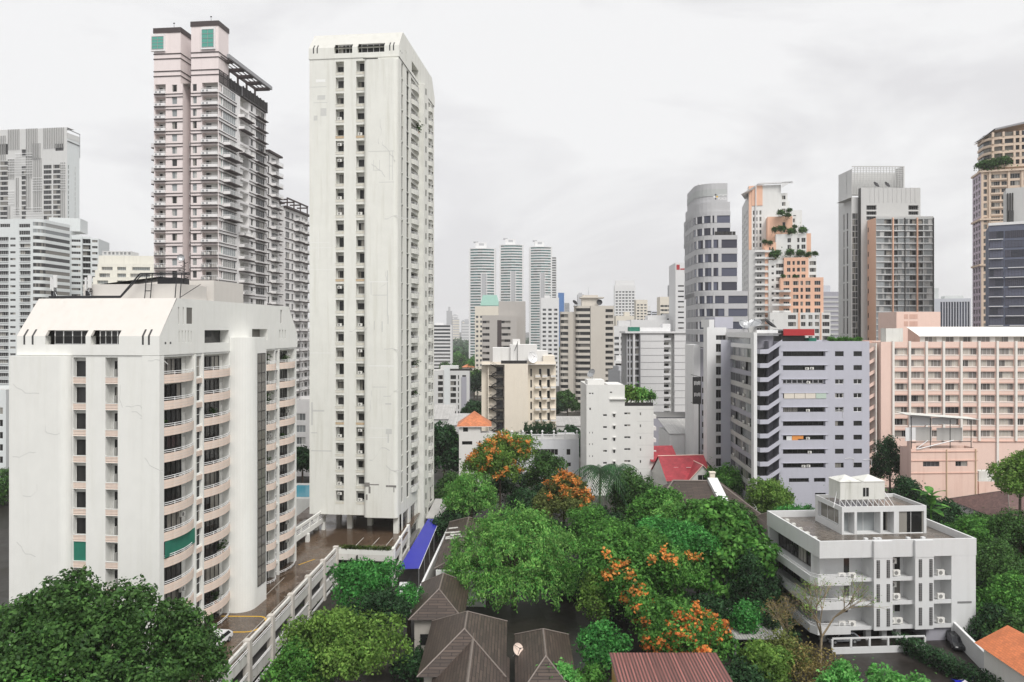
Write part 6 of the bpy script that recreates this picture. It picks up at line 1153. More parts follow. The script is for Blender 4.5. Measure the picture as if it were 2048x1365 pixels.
rw_ = b.mb('roof_house'); wall('roof_white', (.76, .75, .73), .2); rw_.box(X(986), X(1028), 5, 14, zt - .3, b.z(696, 0, 5), 'roof_white'); rw_.box(X(1022), X(1076), 4, 15, zt - .3, b.z(690, 0, 4), 'roof_white'); rw_.box(X(1027), X(1042), 6, 12, zt - .3, b.z(679, 0, 6), 'roof_white'); rw_.box(X(1076), X(1098), 5, 15, zt - .3, b.z(702, 0, 5), 'roof_white'); rw_.box(X(1088), X(1112), 4, 16, zt - .3, b.z(712, 0, 4), 'cream_wall')
b.mb('roof_rail').box(X(1002), X(1054), .2, .3, zt + .003, zt + 1.0, 'frame_dark'); b.mb('roof_mast').tube((X(1036), 3.5, zt), (X(1036), 3.5, zt + 7), .1, .07, 'metal_dark', 6); b.mb('roof_mast').bar((X(1030), 3.5, zt + 4), (X(1036), 3.5, zt + 6.5), .12, 'metal_dark')
def fireflight():
    m = MB(); w = X(1009) - X(977) - .1
    m.box(0, w, -1.4, 0, -.12, 0, 'metal_dark'); m.bar((.6, -1.0, 3.4), (w - 1.2, -1.0, 1.7), .22, 'metal_dark'); m.bar((w - 1.2, -.5, 1.7), (1.0, -.5, 0), .22, 'metal_dark')
    for dz in (.6, 1.0): m.bar((.6, -1.3, 3.4 + dz), (w - 1.2, -1.3, 1.7 + dz), .07, 'metal_dark'); m.bar((0, -1.4, dz), (w, -1.4, dz), .07, 'metal_dark')
    m.box(w - 2.4, w - .3, -.1, .02, .1, 2.5, 'ac_dark'); m.box(-.2, .05, -1.5, 0, -.3, 3.2, 'cream_wall'); return m
for i in range(7): b.add('fire_stair', shape('fire', fireflight), (X(977), 2.4, zt - 3.6 - 3.5 * i))
b.done(); dish('white mesh satellite dish on the roof of the cream fire stair block', *b.W(X(1064), 3), zt - .3, 1.9, 35, 80, 'rail_white')
# ---- grey low block, taupe block, cream tower with copper roof
b = Bld('apartment_building', 'small grey apartment block with dark stacked windows right of the tall tower', 'apartment building', 868, 370, 2)
X = b.tx; zt = b.z(742); fl = 2.95; rz = [(zt - 4.2 - fl * i, zt - 2.2 - fl * i) for i in range(8)]
b.wall('F', 0, -6, X(939), 0, zt, 'pale_grey', grid([(X(876), X(886)), (X(901), X(912)), (X(924.5), X(932))], rz) + grid([(X(916), X(918))], rz), .4, dict(gl='glass_dark', fr='frame_dark')); b.mb('dark_bay').box(X(923), X(933), -.4, -.003, 3, zt - 3, 'lilac_dark'); b.wall('R', X(939), 0, 16, 0, zt, 'lilac_dark', grid(even(0, 16, 4, 1.6), rz), .3, dict(gl='glass_dark', fr='frame_grey')); b.roof(-6, X(939), 0, 16, zt, 'roof_grey', .5, 'pale_grey'); b.mb('wall_rib').box(X(888), X(899.5), -.5, -.003, 0, zt + 1.6, 'cool_white'); b.mb('roof_rail').box(X(900), X(944), .1, .2, zt + .003, zt + 1, 'frame_dark'); b.mb('roof_house').box(X(880), X(916), 4, 10, zt, zt + 2.2, 'pale_grey'); b.wall('B', 16, -6, X(939), 0, zt, 'pale_grey'); b.done()
b = Bld('apartment_building', 'taupe apartment block with raised blank slab and dark recessed windows', 'apartment building', 964, 400, 2)
X = b.tx; zt = b.z(631); fl = 3.33; rz = [(zt - 4.3 - fl * i, zt - 2.9 - fl * i) for i in range(15)]
b.wall('F', 0, 0, X(1034), 0, zt, 'taupe', grid([(X(965), X(979)), (X(1003), X(1021))], rz, .8), .8, dict(gl='glass', fr='frame_grey')); b.mb('dark_bay').box(X(994.5), X(1003), -.05, -.003, 3, zt - 2.6, 'band_brown'); b.wall('R', X(1034), 0, 14, 0, zt, 'taupe'); b.roof(0, X(1034), 0, 14, zt, 'roof_grey', .5, 'taupe'); y = 4; z2 = b.z(603, 0, y); b.mb('high_slab').box(b.tx(998, y), b.tx(1051, y), y, 15, 0, z2, 'taupe'); b.wall('R', b.tx(1051, y) + .02, y, 15, 0, z2 - 3, 'taupe', grid([(5, 9)], rz), .4, dict(gl='glass_dark', fr='frame_grey')); b.wall('B', 14, 0, X(1034), 0, zt, 'taupe'); b.done()
b = Bld('apartment_tower', 'cream tower with pale copper green hipped crown behind the taupe block', 'apartment tower', 950, 480, 3)
X = b.tx; zt = b.z(613); b.vol(0, X(1000), 0, 14, 0, zt, 'far_cream', grid(even(0, X(1000), 6, 1.6), rows(3, 3.1, int(zt / 3.1) - 2, 1.5)), win=dict(gl='glass_far', fr='frame_white', nv=1))
pl0 = [(X(960), 1), (X(1000), 1), (X(1000), 11), (X(960), 11)]; pl1 = [(X(966), 3), (X(994), 3), (X(994), 9), (X(966), 9)]; z0, z1 = zt + .5, b.z(590)
for i in range(4): roofface(b.mb('crown'), ((*pl0[i], z0), (*pl0[(i + 1) % 4], z0), (*pl1[(i + 1) % 4], z1), (*pl1[i], z1)), 'copper_green')
b.mb('crown').poly([(*p, z1) for p in pl1], 'copper_green'); b.done()
# ---- the row of tall white towers and the rest of the skyline
def slabtower(label, p0, p1, py, D, rot=0, kind='band', top=None, wall_='far_white', gl='glass_far', fl=3.3, name='residential_tower', group=None, dp=None, bow=0):
    b = Bld(name, label, 'tower', p0, D, rot, group); W = b.tx(p1); zt = b.z(py); dp = dp or max(12, W * .7); n = int(zt / fl)
    if kind == 'band':
        pl = [(0, 0)] + ([(W * k / 6, -bow * math.sin(math.pi * k / 6)) for k in range(1, 6)] if bow else []) + [(W, 0), (W, dp), (0, dp)]; ins = [(W / 2 + (x - W / 2) * .97, .5 + y * (.9 if y < 0 else .98)) for x, y in pl]
        for i in range(n):
            z = i * fl; b.add('floor_band', shape(('fb', label), lambda: MB().ext(pl, 0, fl * .45, wall_, bot=True)), (0, 0, z)); b.add('ribbon_window', shape(('rw', label), lambda: MB().ext(ins, 0, fl * .55, gl, cap=False)), (0, 0, z + fl * .45))
        b.mb('roof').ext(pl, n * fl, zt, wall_, bot=True)
        for x in (0, W - W * .05): b.mb('corner_pier').box(x - .2, x + W * .05 + .2, -.4, dp + .2, 0, zt, wall_)
        if bow:
            for k in (.45, .66): b.mb('centre_pier').box(W * k, W * k + .9, -bow - .4, .2, 0, zt * .78, wall_)
            b.mb('centre_recess').box(W * .47, W * .64, -bow - .2, .1, 0, zt * .775, 'far_grey')
    else:
        b.vol(0, W, 0, dp, 0, zt, wall_, grid(even(W * .03, W * .97, max(3, int(W / (4 if kind == 'grid' else 7))), 2.6 if kind == 'grid' else 5), rows(fl, fl, n - 2, fl * .5)), Rr=grid(even(0, dp, 4, 2), rows(fl, fl, n - 2, fl * .5)), win=dict(gl=gl, fr='frame_white', nv=1), dep=.4)
    if top: b.mb('roof_house').box(W * top[0], W * top[1], dp * .2, dp * .7, zt, zt + top[2], wall_)
    if bow: b.mb('roof_cap').box(W * top[0] - 2.5, W * top[0] + 3, dp * .2, dp * .5, zt + top[2] + .01, zt + top[2] + 1.2, 'far_grey'); b.mb('roof_hole').box(W * (top[0] + .13), W * (top[1] - .1), dp * .2 - .05, dp * .2, zt + top[2] * .5, zt + top[2] * .85, 'far_grey')
    b.done(); return b
for i, (p0, p1, py, lb) in enumerate([(938, 991, 497, 'leftmost of three tall white banded towers with box crowns'), (999, 1047, 490, 'middle and tallest of three tall white banded towers with box crowns'), (1059, 1104, 494, 'rightmost of three tall white banded towers, greenish glass')]):
    slabtower(lb, p0, p1, py, 900 + 20 * i, 0, 'band', (.24, .66, 7.5), 'far_white', 'glass_teal', 3.3, group='tall white towers in a row', bow=4)
slabtower('slim white tower tucked behind the rightmost tall banded tower', 1098, 1113, 515, 1000, wall_='far_white'); slabtower('narrow pale slab with dark stair strip before the tall towers', 1082, 1118, 596, 560, kind='grid', wall_='far_white', top=(.2, .5, 2))
slabtower('bright blue glass tower peeking out behind the white towers', 1117, 1128, 586, 1500, kind='band', wall_='far_blue', gl='far_blue'); slabtower('very pale thin tower right of the blue glass tower', 1129, 1139, 606, 2200, wall_='far_grey')
slabtower('white gridded tower with flat crown left of the grey curved hotel', 1229, 1271, 571, 900, -5, 'grid', (.05, .95, 6), 'far_white', 'glass_far', 3.6); slabtower('beige gridded tower beside the white gridded tower', 1272, 1295, 600, 850, 0, 'grid', None, 'far_cream'); slabtower('pale narrow block right of the beige gridded tower', 1294, 1301, 612, 900, 0, 'grid', None, 'far_white')
slabtower('low cream building with small windows before the white gridded tower', 1232, 1268, 632, 560, 0, 'grid', (.5, .8, 3), 'far_cream'); slabtower('white mid-rise with window rows behind the greige tower', 1226, 1266, 652, 430, 0, 'grid', (.3, .9, 3), 'far_white'); slabtower('long low white building with roof plant behind the ribbed block', 1262, 1352, 640, 480, 0, 'grid', (.4, .8, 3), 'far_white')
slabtower('cream stepped building left of the white lined tower', 1320, 1344, 594, 560, 0, 'grid', None, 'far_cream', fl=3.1); slabtower('dark grid office left of the white lined tower', 1332, 1352, 628, 500, 0, 'band', None, 'far_white', 'glass_dark'); slabtower('grey block with light grid behind the white lined tower', 1341, 1353, 570, 640, 0, 'grid', None, 'far_grey')
slabtower('pale blue glass pyramid topped tower far behind the ribbed block', 1303, 1318, 622, 1300, 0, 'band', None, 'blue_white'); slabtower('white stepped building with dark balconies behind the greige tower', 1228, 1262, 722, 400, 8, 'band', (.2, .8, 2.5), 'far_white', 'glass_dark', 3.0)
slabtower('dark balconied building squeezed between greige tower and ribbed block', 1240, 1258, 742, 345, 18, 'band', (.1, .8, 2), 'far_grey', 'glass_dark', 3.0)
slabtower('white striped slab right of the tall apartment tower in the distance', 862, 903, 650, 700, 0, 'band', (.2, .6, 2), 'far_white', 'glass_far', 3.3); slabtower('thin lilac grey skyscraper with spire far away', 893, 903.5, 622, 2600, 0, 'band', (.3, .7, 14), 'far_grey', 'far_grey', 5)
b = Bld('hotel_tower', 'white slab tower with short dark window lines and a small red emblem', 'hotel tower', 1351, 470, -3); X = b.tx; W = X(1373); zt = b.z(526)
b.vol(0, W, 0, 26, 0, zt, 'far_white', grid([(X(1356), X(1368))], rows(3, 3.3, int((zt - 14) / 3.3), .9)), Rr=grid(even(0, 26, 6, 2.4), rows(3, 3.3, int((zt - 10) / 3.3), 1.8)), win=dict(gl='glass_dark', fr='frame_grey', nv=1), dep=.4); MB().box(.6, 2.6, -.1, -.003, zt - 4.4, zt - 1.2, 'red_sign').build('emblem', b.root); MB().box(3, 7, -.1, -.003, zt - 4.4, zt - 3.6, 'red_sign').build('emblem', b.root); b.vol(W, X(1386), 1, 20, 0, zt - 2, 'far_white', grid(even(W, X(1386), 2, 2.4), rows(3, 3.3, int((zt - 10) / 3.3), 1.8)), win=dict(gl='glass_far', fr='frame_white', nv=1)); b.done()
rr = random.Random(77)
for k in range(44):
    p = rr.uniform(902, 945) if k < 14 else rr.uniform(1110, 1385); D = rr.uniform(2300, 4200); h = rr.uniform(40, 120) if k < 14 else rr.uniform(60, 160); w = rr.uniform(16, 34)
    b = Bld('distant_tower', None, 'tower', p, D, rr.uniform(-20, 20), 'hazy towers on the horizon'); b.root['label'] = 'pale hazy high-rise on the far horizon between the nearer towers'
    n = int(h / 9)
    for i in range(n): b.mb('wall').box(0, w, 0, w, i * 9, i * 9 + 5, ('far_white', 'far_grey', 'far_cream')[k % 3]); b.mb('window_band').box(.4, w - .4, .4, w - .4, i * 9 + 5, i * 9 + 9, 'far_grey')
    b.mb('roof').box(w * .2, w * .7, w * .2, w * .7, n * 9, n * 9 + 5, 'far_grey'); b.done()
# ------------------------------------------------------------------ low houses among the trees
tiles('tile_brown', (.072, .051, .040), (.018, .012, .010), 2.4, .42, .3, .5, size=.05); tiles('tile_maroon', (.16, .09, .08), (.07, .04, .04), .5, .32, .25, .5); tiles('tile_red', (.40, .045, .06), (.25, .025, .03), .8, .6, .15, .4); plain('ridge_cap', (.20, .17, .15), .6, var=.25); wall('house_wall', (.45, .42, .38), .3); wall('tile_dust', (.5, .46, .44), .4)
tiles('roof_rust', (.27, .10, .085), (.06, .025, .022), 40, .36, .35, .45, size=.1); tiles('roof_metal', (.5, .49, .47), (.22, .21, .2), 40, .36, .12, .35, size=.05); tiles('tile_terra', (.62, .19, .07), (.40, .11, .04), .45, .3, .12, .6); plain('timber_pale', (.55, .33, .14), .6)
def house(name, label, cat, loc, rz=0): t = thing(name, label, cat, loc, rz); return t
def hiphouse(label, x0, x1, y0, y1, ze, zr, mat='tile_brown', rl=2.5, wallm='house_wall', loc=None, rz=0., wing=None, name='house'):
    cx, cy = (x0 + x1) / 2, (y0 + y1) / 2; t = thing(name, label, 'house', (cx, cy, 0), rz); hx, hy = (x1 - x0) / 2, (y1 - y0) / 2
    m = MB(); m.box(-hx + .7, hx - .7, -hy + .7, hy - .7, 0, ze + .15, wallm); m.build('wall', t)
    m = MB(); hip(m, -hx, hx, -hy, hy, ze, zr - ze, mat, rl); m.quad((-hx, -hy, ze - .02), (-hx, hy, ze - .02), (hx, hy, ze - .02), (hx, -hy, ze - .02), 'house_wall'); r = m.build('roof', t)
    m = MB(); a, c = ((-rl, 0, zr), (rl, 0, zr)) if hx >= hy else ((0, -rl, zr), (0, rl, zr)); m.bar(a, c, .16, 'ridge_cap')
    for (p, q) in (((-hx, -hy, ze), a), ((hx, hy, ze), c), ((hx, -hy, ze), c if hx >= hy else a), ((-hx, hy, ze), a if hx >= hy else c)): m.bar(p, q, .13, 'ridge_cap')
    m.build('ridge', t)
    for s in (-1, 1): MB().box(s * hx * .4 - .7, s * hx * .4 + .7, -hy + .62, -hy + .69, 1, 2.4, 'glass_dark').build('window', t)
    if wing:
        wx, ww, wy0, wy1, wz = wing; m = MB(); A = [(wx - ww, wy0, ze - .4), (wx + ww, wy0, ze - .4), (wx + ww, wy1, ze - .4), (wx - ww, wy1, ze - .4)]; p, q = (wx, wy0, wz), (wx, wy1, wz)
        roofface(m, (A[3], A[0], p, q), mat); roofface(m, (A[1], A[2], q, p), mat); m.poly((A[0], A[1], p), wallm); m.build('porch_roof', t); MB().bar(p, q, .22, 'ridge_cap').build('ridge', t); MB().box(wx - ww + .6, wx + ww - .6, wy0 + .3, wy1, 0, ze - .5, wallm).build('porch_wall', t)
    return t
hiphouse('brown tiled hip roof house with projecting gable, at the bottom centre', -10.3, -.6, 81, 96.5, 4.5, 7.7, wing=(1.0, 4.2, -18, -2.2, 6.9), rl=2.6)
hiphouse('brown tiled house roof just behind the larger gabled one, below the white parapets', -13.4, -6.2, 96.9, 111, 4.5, 7.2, rl=3.2)
hiphouse('small brown hip roof house right of the gabled brown roof, bottom centre', .3, 7.0, 76, 92.8, 4.3, 6.9, rl=3.6)
t = hiphouse('long dark brown roof with debris and pale pipes lying on it beside the blue awning', -12.2, -4.4, 117.5, 146, 4.6, 6.1, rl=12, name='house'); rr = random.Random(3)
for k in range(7):
    o = MB().box(-.9, .9, -.1, .1, 0, .16, 'mould_white').build('debris', t); x = rr.uniform(-3, -.8); o.location = (x, rr.uniform(-9, 6), 5.0 + (3.9 + x) * .38); o.rotation_euler.z = rr.uniform(.1, .8)
t = thing('garden_wall', 'white garden wall with a grey drain pipe at the near end of the debris strewn roof', 'wall', (-11.6, 114.2, 0), R(-4)); MB().box(0, 7.6, 0, .25, 0, 5.4, 'white_clean').build('wall', t); m = MB(); m.path([(3.6, -.15, .5), (3.6, -.15, 5.0), (1.2, -.15, 5.0)], .14, 'frame_grey'); m.build('drain_pipe', t)
# roof with the white parapet strip
t = thing('house', 'brown tiled house with a white parapet strip and cream chimney, before the lilac slab', 'house', (38, 156, 0), R(-3)); m = MB(); m.box(-9.5, 10.5, -7, 8, 0, 6, 'house_wall'); m.build('wall', t); m = MB(); hip(m, -10.5, 11.6, -9, 9, 5.6, 5.0, 'tile_brown', 4.5); m.build('roof', t)
m = MB(); m.poly([(2.6, -.2, 11.3), (4.6, -.2, 11.3), (6.0, -9.2, 6.3), (4.2, -9.2, 6.3)], 'white_clean'); m.poly([(2.6, -.2, 10.3), (2.6, -.2, 11.3), (4.2, -9.2, 6.3), (4.2, -9.2, 5.4)], 'white_clean'); m.poly([(4.6, -.2, 10.3), (4.6, -.2, 11.3), (6, -9.2, 6.3), (6, -9.2, 5.4)], 'white_clean'); m.poly([(2.6, -.2, 9.8), (4.6, -.2, 9.8), (4.6, -.2, 11.3), (2.6, -.2, 11.3)], 'white_clean'); m.build('parapet_strip', t)
MB().box(3.2, 4.2, .1, 1, 9.5, 12.2, 'cream_wall').box(3.05, 4.35, -.05, 1.15, 12.2, 12.4, 'cream_wall').build('chimney', t); m = MB(); m.bar((-4.5, 0, 10.6), (4.5, 0, 10.6), .25, 'ridge_cap'); m.bar((4.5, 0, 10.6), (11.6, -9, 5.6), .22, 'ridge_cap'); m.bar((-4.5, 0, 10.6), (-10.5, -9, 5.6), .22, 'ridge_cap'); m.build('ridge', t)
hiphouse('small dark tiled roof right of the house with the white parapet strip', 47, 56, 136, 148, 5.0, 7.6, rl=2)
# red roofed house
t = thing('house', 'house with bright crimson crossing gable roofs right of the slim white block', 'house', (43, 186, 0), R(8)); m = MB(); m.box(-6.5, 4.5, -5, 6, 0, 6.4, 'villa_white'); m.box(-7, 0, 6, 14, 0, 8.4, 'villa_white'); m.build('wall', t); m = MB()
def gable(m, x0, x1, y0, y1, ze, zr, mat, along='y', wallm='villa_white', end=True):
    if along == 'y':
        cx = (x0 + x1) / 2; p, q = (cx, y0, zr), (cx, y1, zr); roofface(m, ((x0, y1, ze), (x0, y0, ze), p, q), mat); roofface(m, ((x1, y0, ze), (x1, y1, ze), q, p), mat)
        if end: m.poly(((x0 + .5, y0 + .4, ze), (x1 - .5, y0 + .4, ze), (cx, y0 + .4, zr - .3)), wallm)
    else:
        cy = (y0 + y1) / 2; p, q = (x0, cy, zr), (x1, cy, zr); roofface(m, ((x0, y0, ze), (x1, y0, ze), q, p), mat); roofface(m, ((x1, y1, ze), (x0, y1, ze), p, q), mat); m.poly(((x0 + .3, y0 + .4, ze), (x0 + .3, y1 - .4, ze), (x0 + .3, cy, zr - .3)), wallm)
gable(m, -7, 4.8, -6, 6.5, 5.8, 10.8, 'tile_red', 'x'); gable(m, -2.2, 5.6, -7, 2, 5.6, 9.6, 'tile_red'); gable(m, -7.2, .2, 5, 15, 8.6, 11.8, 'tile_red', 'x'); gable(m, 3, 9, 1, 10, 6, 9, 'tile_red'); m.build('roof', t); m = MB(); m.bar((-7, .25, 10.85), (4.8, .25, 10.85), .16, 'pink_hotel'); m.bar((1.7, -7, 9.65), (1.7, 1, 9.65), .16, 'pink_hotel'); m.bar((6, 1, 9.05), (6, 10, 9.05), .16, 'pink_hotel'); m.bar((-2.2, -7, 5.6), (1.7, -7, 9.6), .14, 'pink_hotel'); m.bar((5.6, -7, 5.6), (1.7, -7, 9.6), .14, 'pink_hotel'); m.build('ridge', t)
for x in (-4, -1.0): MB().box(x, x + 1.2, -.1, .1, 0, .06, 'frame_white').build('skylight', t, (0, -3.4 - x * .2, 8.3 + .12))
MB().box(.6, 2.8, -6.68, -6.61, 5.7, 7.2, 'glass_dark').box(1.66, 1.74, -6.72, -6.6, 5.7, 7.2, 'frame_white').build('gable_window', t)
def shed(label, x0, x1, y0, y1, z0, z1, mat='roof_metal', wallm='white_clean', name='shed', cat='shed', rz=0):
    cx, cy = (x0 + x1) / 2, (y0 + y1) / 2; t = thing(name, label, cat, (cx, cy, 0), rz); hx, hy = (x1 - x0) / 2, (y1 - y0) / 2
    m = MB(); roofface(m, ((hx, -hy, z0), (hx, hy, z1), (-hx, hy, z1), (-hx, -hy, z0)), mat); m.quad((-hx, -hy, z0 - .12), (-hx, hy, z1 - .12), (hx, hy, z1 - .12), (hx, -hy, z0 - .12), 'frame_grey'); m.quad((-hx, -hy, z0 - .12), (hx, -hy, z0 - .12), (hx, -hy, z0), (-hx, -hy, z0), 'frame_grey'); m.build('roof', t)
    if wallm: m = MB(); m.box(-hx + .3, hx - .3, -hy + .3, hy - .3, 0, z0 - .14, wallm); m.build('wall', t)
    return t
t = shed('rust red corrugated roof shed on timber posts at the bottom edge', 10.8, 22.7, 69, 83.4, 5.6, 6.1, None or 'roof_rust', None)
for x, y in ((-5.4, 6.6), (5.4, 6.6), (-5.4, 0), (-5.4, -6), (0, 6.6)): MB().box(x - .15, x + .15, y - .15, y + .15, 0, 5.4, 'timber_pale').build('post', t)
MB().box(-5.7, -5.55, -7, 6.9, 3.0, 5.4, 'timber_pale').build('fascia', t)
t = shed('grey corrugated carport roof beside the small tree, left of the white block', 28.0, 35.2, 94.4, 104, 3.1, 3.5, 'roof_metal', None)
for x, y in ((-3.4, -4.5), (0, -4.5), (3.4, -4.5), (-3.4, 4.5)): MB().bar((x, y, 0), (x, y, 3), .16, 'frame_grey').build('post', t)
shed('grey white warehouse roof behind the crimson house', 45, 56, 215, 232, 12.2, 14.6, 'roof_metal'); shed('pale flat shed roof below the warehouse, right of the crimson roofs', 52, 62, 200, 213, 8.4, 9.4, 'roof_metal'); shed('dark fronted low building between the ribbed block and the warehouse', 46, 60, 245, 255, 13.5, 14, 'roof_dark', 'lilac_dark')
for lb, p0, p1, D, z0, z1 in (('white gabled warehouse roof low beside the tall tower', 862, 907, 285, 8, 12), ('pale metal roofed shed right of the white warehouse roof', 894, 936, 275, 7, 9.6), ('long pale shed roof between the cream block and the slim block', 1112, 1172, 262, 8.5, 10)): shed(lb, at(p0, D), at(p1, D), D, D + 16, z0, z1, 'roof_metal', 'pale_grey')
t = thing('house', 'white house with plain terracotta roof at the bottom right corner', 'house', (59.2, 80, 0)); m = MB(); m.box(-3, 6, -12, 9.3, 0, 4.4, 'villa_white'); m.build('wall', t); m = MB(); gable(m, -3.8, 4.2, -14, 9.9, 4.5, 6.6, 'tile_terra', 'y'); m.poly(((-3, 9.4, 4.4), (3.4, 9.4, 4.4), (0.2, 9.4, 6.4)), 'villa_white'); m.build('roof', t)
for y in (1, -3): MB().box(-3.06, -3.004, y, y + 1.2, 1.4, 3, 'glass_dark').build('window', t)
hiphouse('wide maroon brown tiled roof among trees at the right edge', 95, 116, 143, 164, 5.0, 9.2, 'tile_maroon', 4, 'villa_white')
t = thing('boundary_wall', 'low white boundary wall beside the alley near the terracotta roof', 'wall', (59.8, 101.5, 0), R(-101)); MB().box(0, 15.5, -.1, .1, 0, 2.4, 'white_house').build('wall', t); MB().box(0, 15.5, -.16, .16, 2.4, 2.52, 'rail_white').build('coping', t)
t = thing('tarpaulin', 'crumpled blue and white tarpaulin heap in the alley by the boundary wall', 'tarpaulin', (54.0, 88.5, 0)); rr = random.Random(8); m = MB()
g_ = [[(x * .8 - 1.6, y * .8 - 1.2, .1 + rr.random() * .8) for x in range(5)] for y in range(4)]
for y in range(3):
    for x in range(4): m.quad(g_[y][x], g_[y][x + 1], g_[y + 1][x + 1], g_[y + 1][x], 'tarp_blue' if (x + y) % 3 else 'frame_white')
m.build('sheet', t)
# ground sheets
wetm('asphalt', (.026, .021, .018), .1, .3, .7)
m = MB(); m.poly([(-13.6, 60, .004), (-13.2, 60, .004), (-12, 150, .004), (-16, 150, .004), (-18, 118, .004), (-24, 110, .004), (-28, 60, .004)], 'asphalt'); o = m.build('path'); o['kind'] = 'structure'
m = MB(); m.poly([(34, 60, .004), (58, 60, .004), (59.5, 100, .004), (60.5, 150, .004), (64, 170, .004), (59, 170, .004), (57, 104, .004), (36, 99, .004)], 'asphalt'); o = m.build('road'); o['kind'] = 'structure'
m = MB(); m.poly([(7.5, 60, .004), (11, 60, .004), (9, 120, .004), (4, 128, .004), (2, 126, .004), (6.5, 100, .004)], 'asphalt'); o = m.build('path'); o['kind'] = 'structure'
# ------------------------------------------------------------------ trees
leafm('leaf_dark', (0.030, 0.090, 0.021), (0.127, 0.270, 0.065), .25, .5); leafm('leaf_mid', (0.049, 0.187, 0.033), (0.207, 0.484, 0.092), .35, .55); leafm('leaf_bright', (0.087, 0.357, 0.063), (0.377, 0.680, 0.174), .4, .6); leafm('leaf_teal', (0.033, 0.204, 0.041), (0.161, 0.531, 0.121), .35, .55)
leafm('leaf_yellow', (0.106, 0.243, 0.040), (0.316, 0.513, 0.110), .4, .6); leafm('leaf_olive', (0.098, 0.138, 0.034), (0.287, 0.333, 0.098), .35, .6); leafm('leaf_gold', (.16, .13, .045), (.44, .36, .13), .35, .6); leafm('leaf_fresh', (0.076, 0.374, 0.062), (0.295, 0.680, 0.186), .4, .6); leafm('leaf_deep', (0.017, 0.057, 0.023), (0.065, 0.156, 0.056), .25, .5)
leafm('flower_orange', (.86, .26, .05), (.97, .48, .13), .3, .6); leafm('flower_red', (.82, .20, .05), (.95, .40, .10), .3, .6); leafm('leaf_palm', (.03, .10, .04), (.09, .20, .08), .2, .35); plain('bark', (.11, .085, .065), .85, var=.35, scale=3); plain('bark_pale', (.3, .24, .16), .85, var=.3, scale=3)
def leaves(name, cen, nrm, size, mat, parent, seed, aspect=.55, droop=0., jit=.7):
    r = np.random.default_rng(seed); n = len(cen); nr = nrm + r.normal(0, jit, (n, 3)); nr[:, 2] += .35; nr /= np.linalg.norm(nr, axis=1)[:, None] + 1e-9
    t = r.normal(0, 1, (n, 3)); t[:, 2] -= droop * 3; t -= (t * nr).sum(1)[:, None] * nr; t /= np.linalg.norm(t, axis=1)[:, None] + 1e-9
    if droop > .8: t = r.normal(0, .25, (n, 3)); t[:, 2] = -1; t /= np.linalg.norm(t, axis=1)[:, None]; nr = nr - (nr * t).sum(1)[:, None] * t; nr /= np.linalg.norm(nr, axis=1)[:, None] + 1e-9
    b = np.cross(nr, t); s = size * r.uniform(.6, 1.35, n)[:, None]; V = np.empty((n, 4, 3))
    V[:, 0] = cen - t * s * .5; V[:, 1] = cen + b * s * aspect * .5 + nr * s * .06; V[:, 2] = cen + t * s * .5 - nr * s * .12; V[:, 3] = cen - b * s * aspect * .5 + nr * s * .06
    me = bpy.data.meshes.new(name); me.vertices.add(n * 4); me.vertices.foreach_set('co', V.ravel()); me.loops.add(n * 4); me.loops.foreach_set('vertex_index', np.arange(n * 4, dtype=np.int32)); me.polygons.add(n); me.polygons.foreach_set('loop_start', np.arange(0, n * 4, 4, dtype=np.int32)); me.materials.append(MATS[mat]); me.update(calc_edges=True)
    o = bpy.data.objects.new(name, me); COL.objects.link(o); o.parent = parent; return o
def crown_points(lobes, n, per, cr, seed, low=-.75, inner=.25):
    """leaf clumps over a set of lobes (x,y,z,rx,ry,rz): domed tufts with gaps between them"""
    r = np.random.default_rng(seed); L = np.array(lobes, float); w = (L[:, 3] * L[:, 5]) ** .9; k = r.choice(len(L), n, p=w / w.sum()); d = r.normal(0, 1, (n, 3)); d /= np.linalg.norm(d, axis=1)[:, None]
    d[:, 2] = np.where(d[:, 2] < low, -d[:, 2] * .8, d[:, 2]); rad = np.where(r.random(n) < inner, r.uniform(.3, .8, n), r.uniform(.85, 1.08, n))
    c = L[k, :3] + d * L[k, 3:] * rad[:, None]; nn = d / L[k, 3:]; nn /= np.linalg.norm(nn, axis=1)[:, None]
    off = r.normal(0, 1, (n, per, 3)) * cr * r.uniform(.6, 1.3, n)[:, None, None]; al = (off * nn[:, None]).sum(2); off -= nn[:, None] * (al * .45)[..., None]; rr2 = (off ** 2).sum(2); off -= nn[:, None] * (rr2 / (cr * 3.2))[..., None]
    return (c[:, None] + off).reshape(-1, 3), np.repeat(nn, per, 0) + off.reshape(-1, 3) / cr * .35, c, nn
def limbs(m, base, tips, r0, mat, seed):
    r = random.Random(seed)
    for t in tips:
        p = np.array(base, float); q = np.array(t, float); a = p + (q - p) * .45 + np.array((r.uniform(-.4, .4), r.uniform(-.4, .4), .12 * np.linalg.norm(q - p))); m.tube(p, a, r0, r0 * .62, mat, 6, False); m.tube(a, q, r0 * .62, r0 * .18, mat, 5, False)
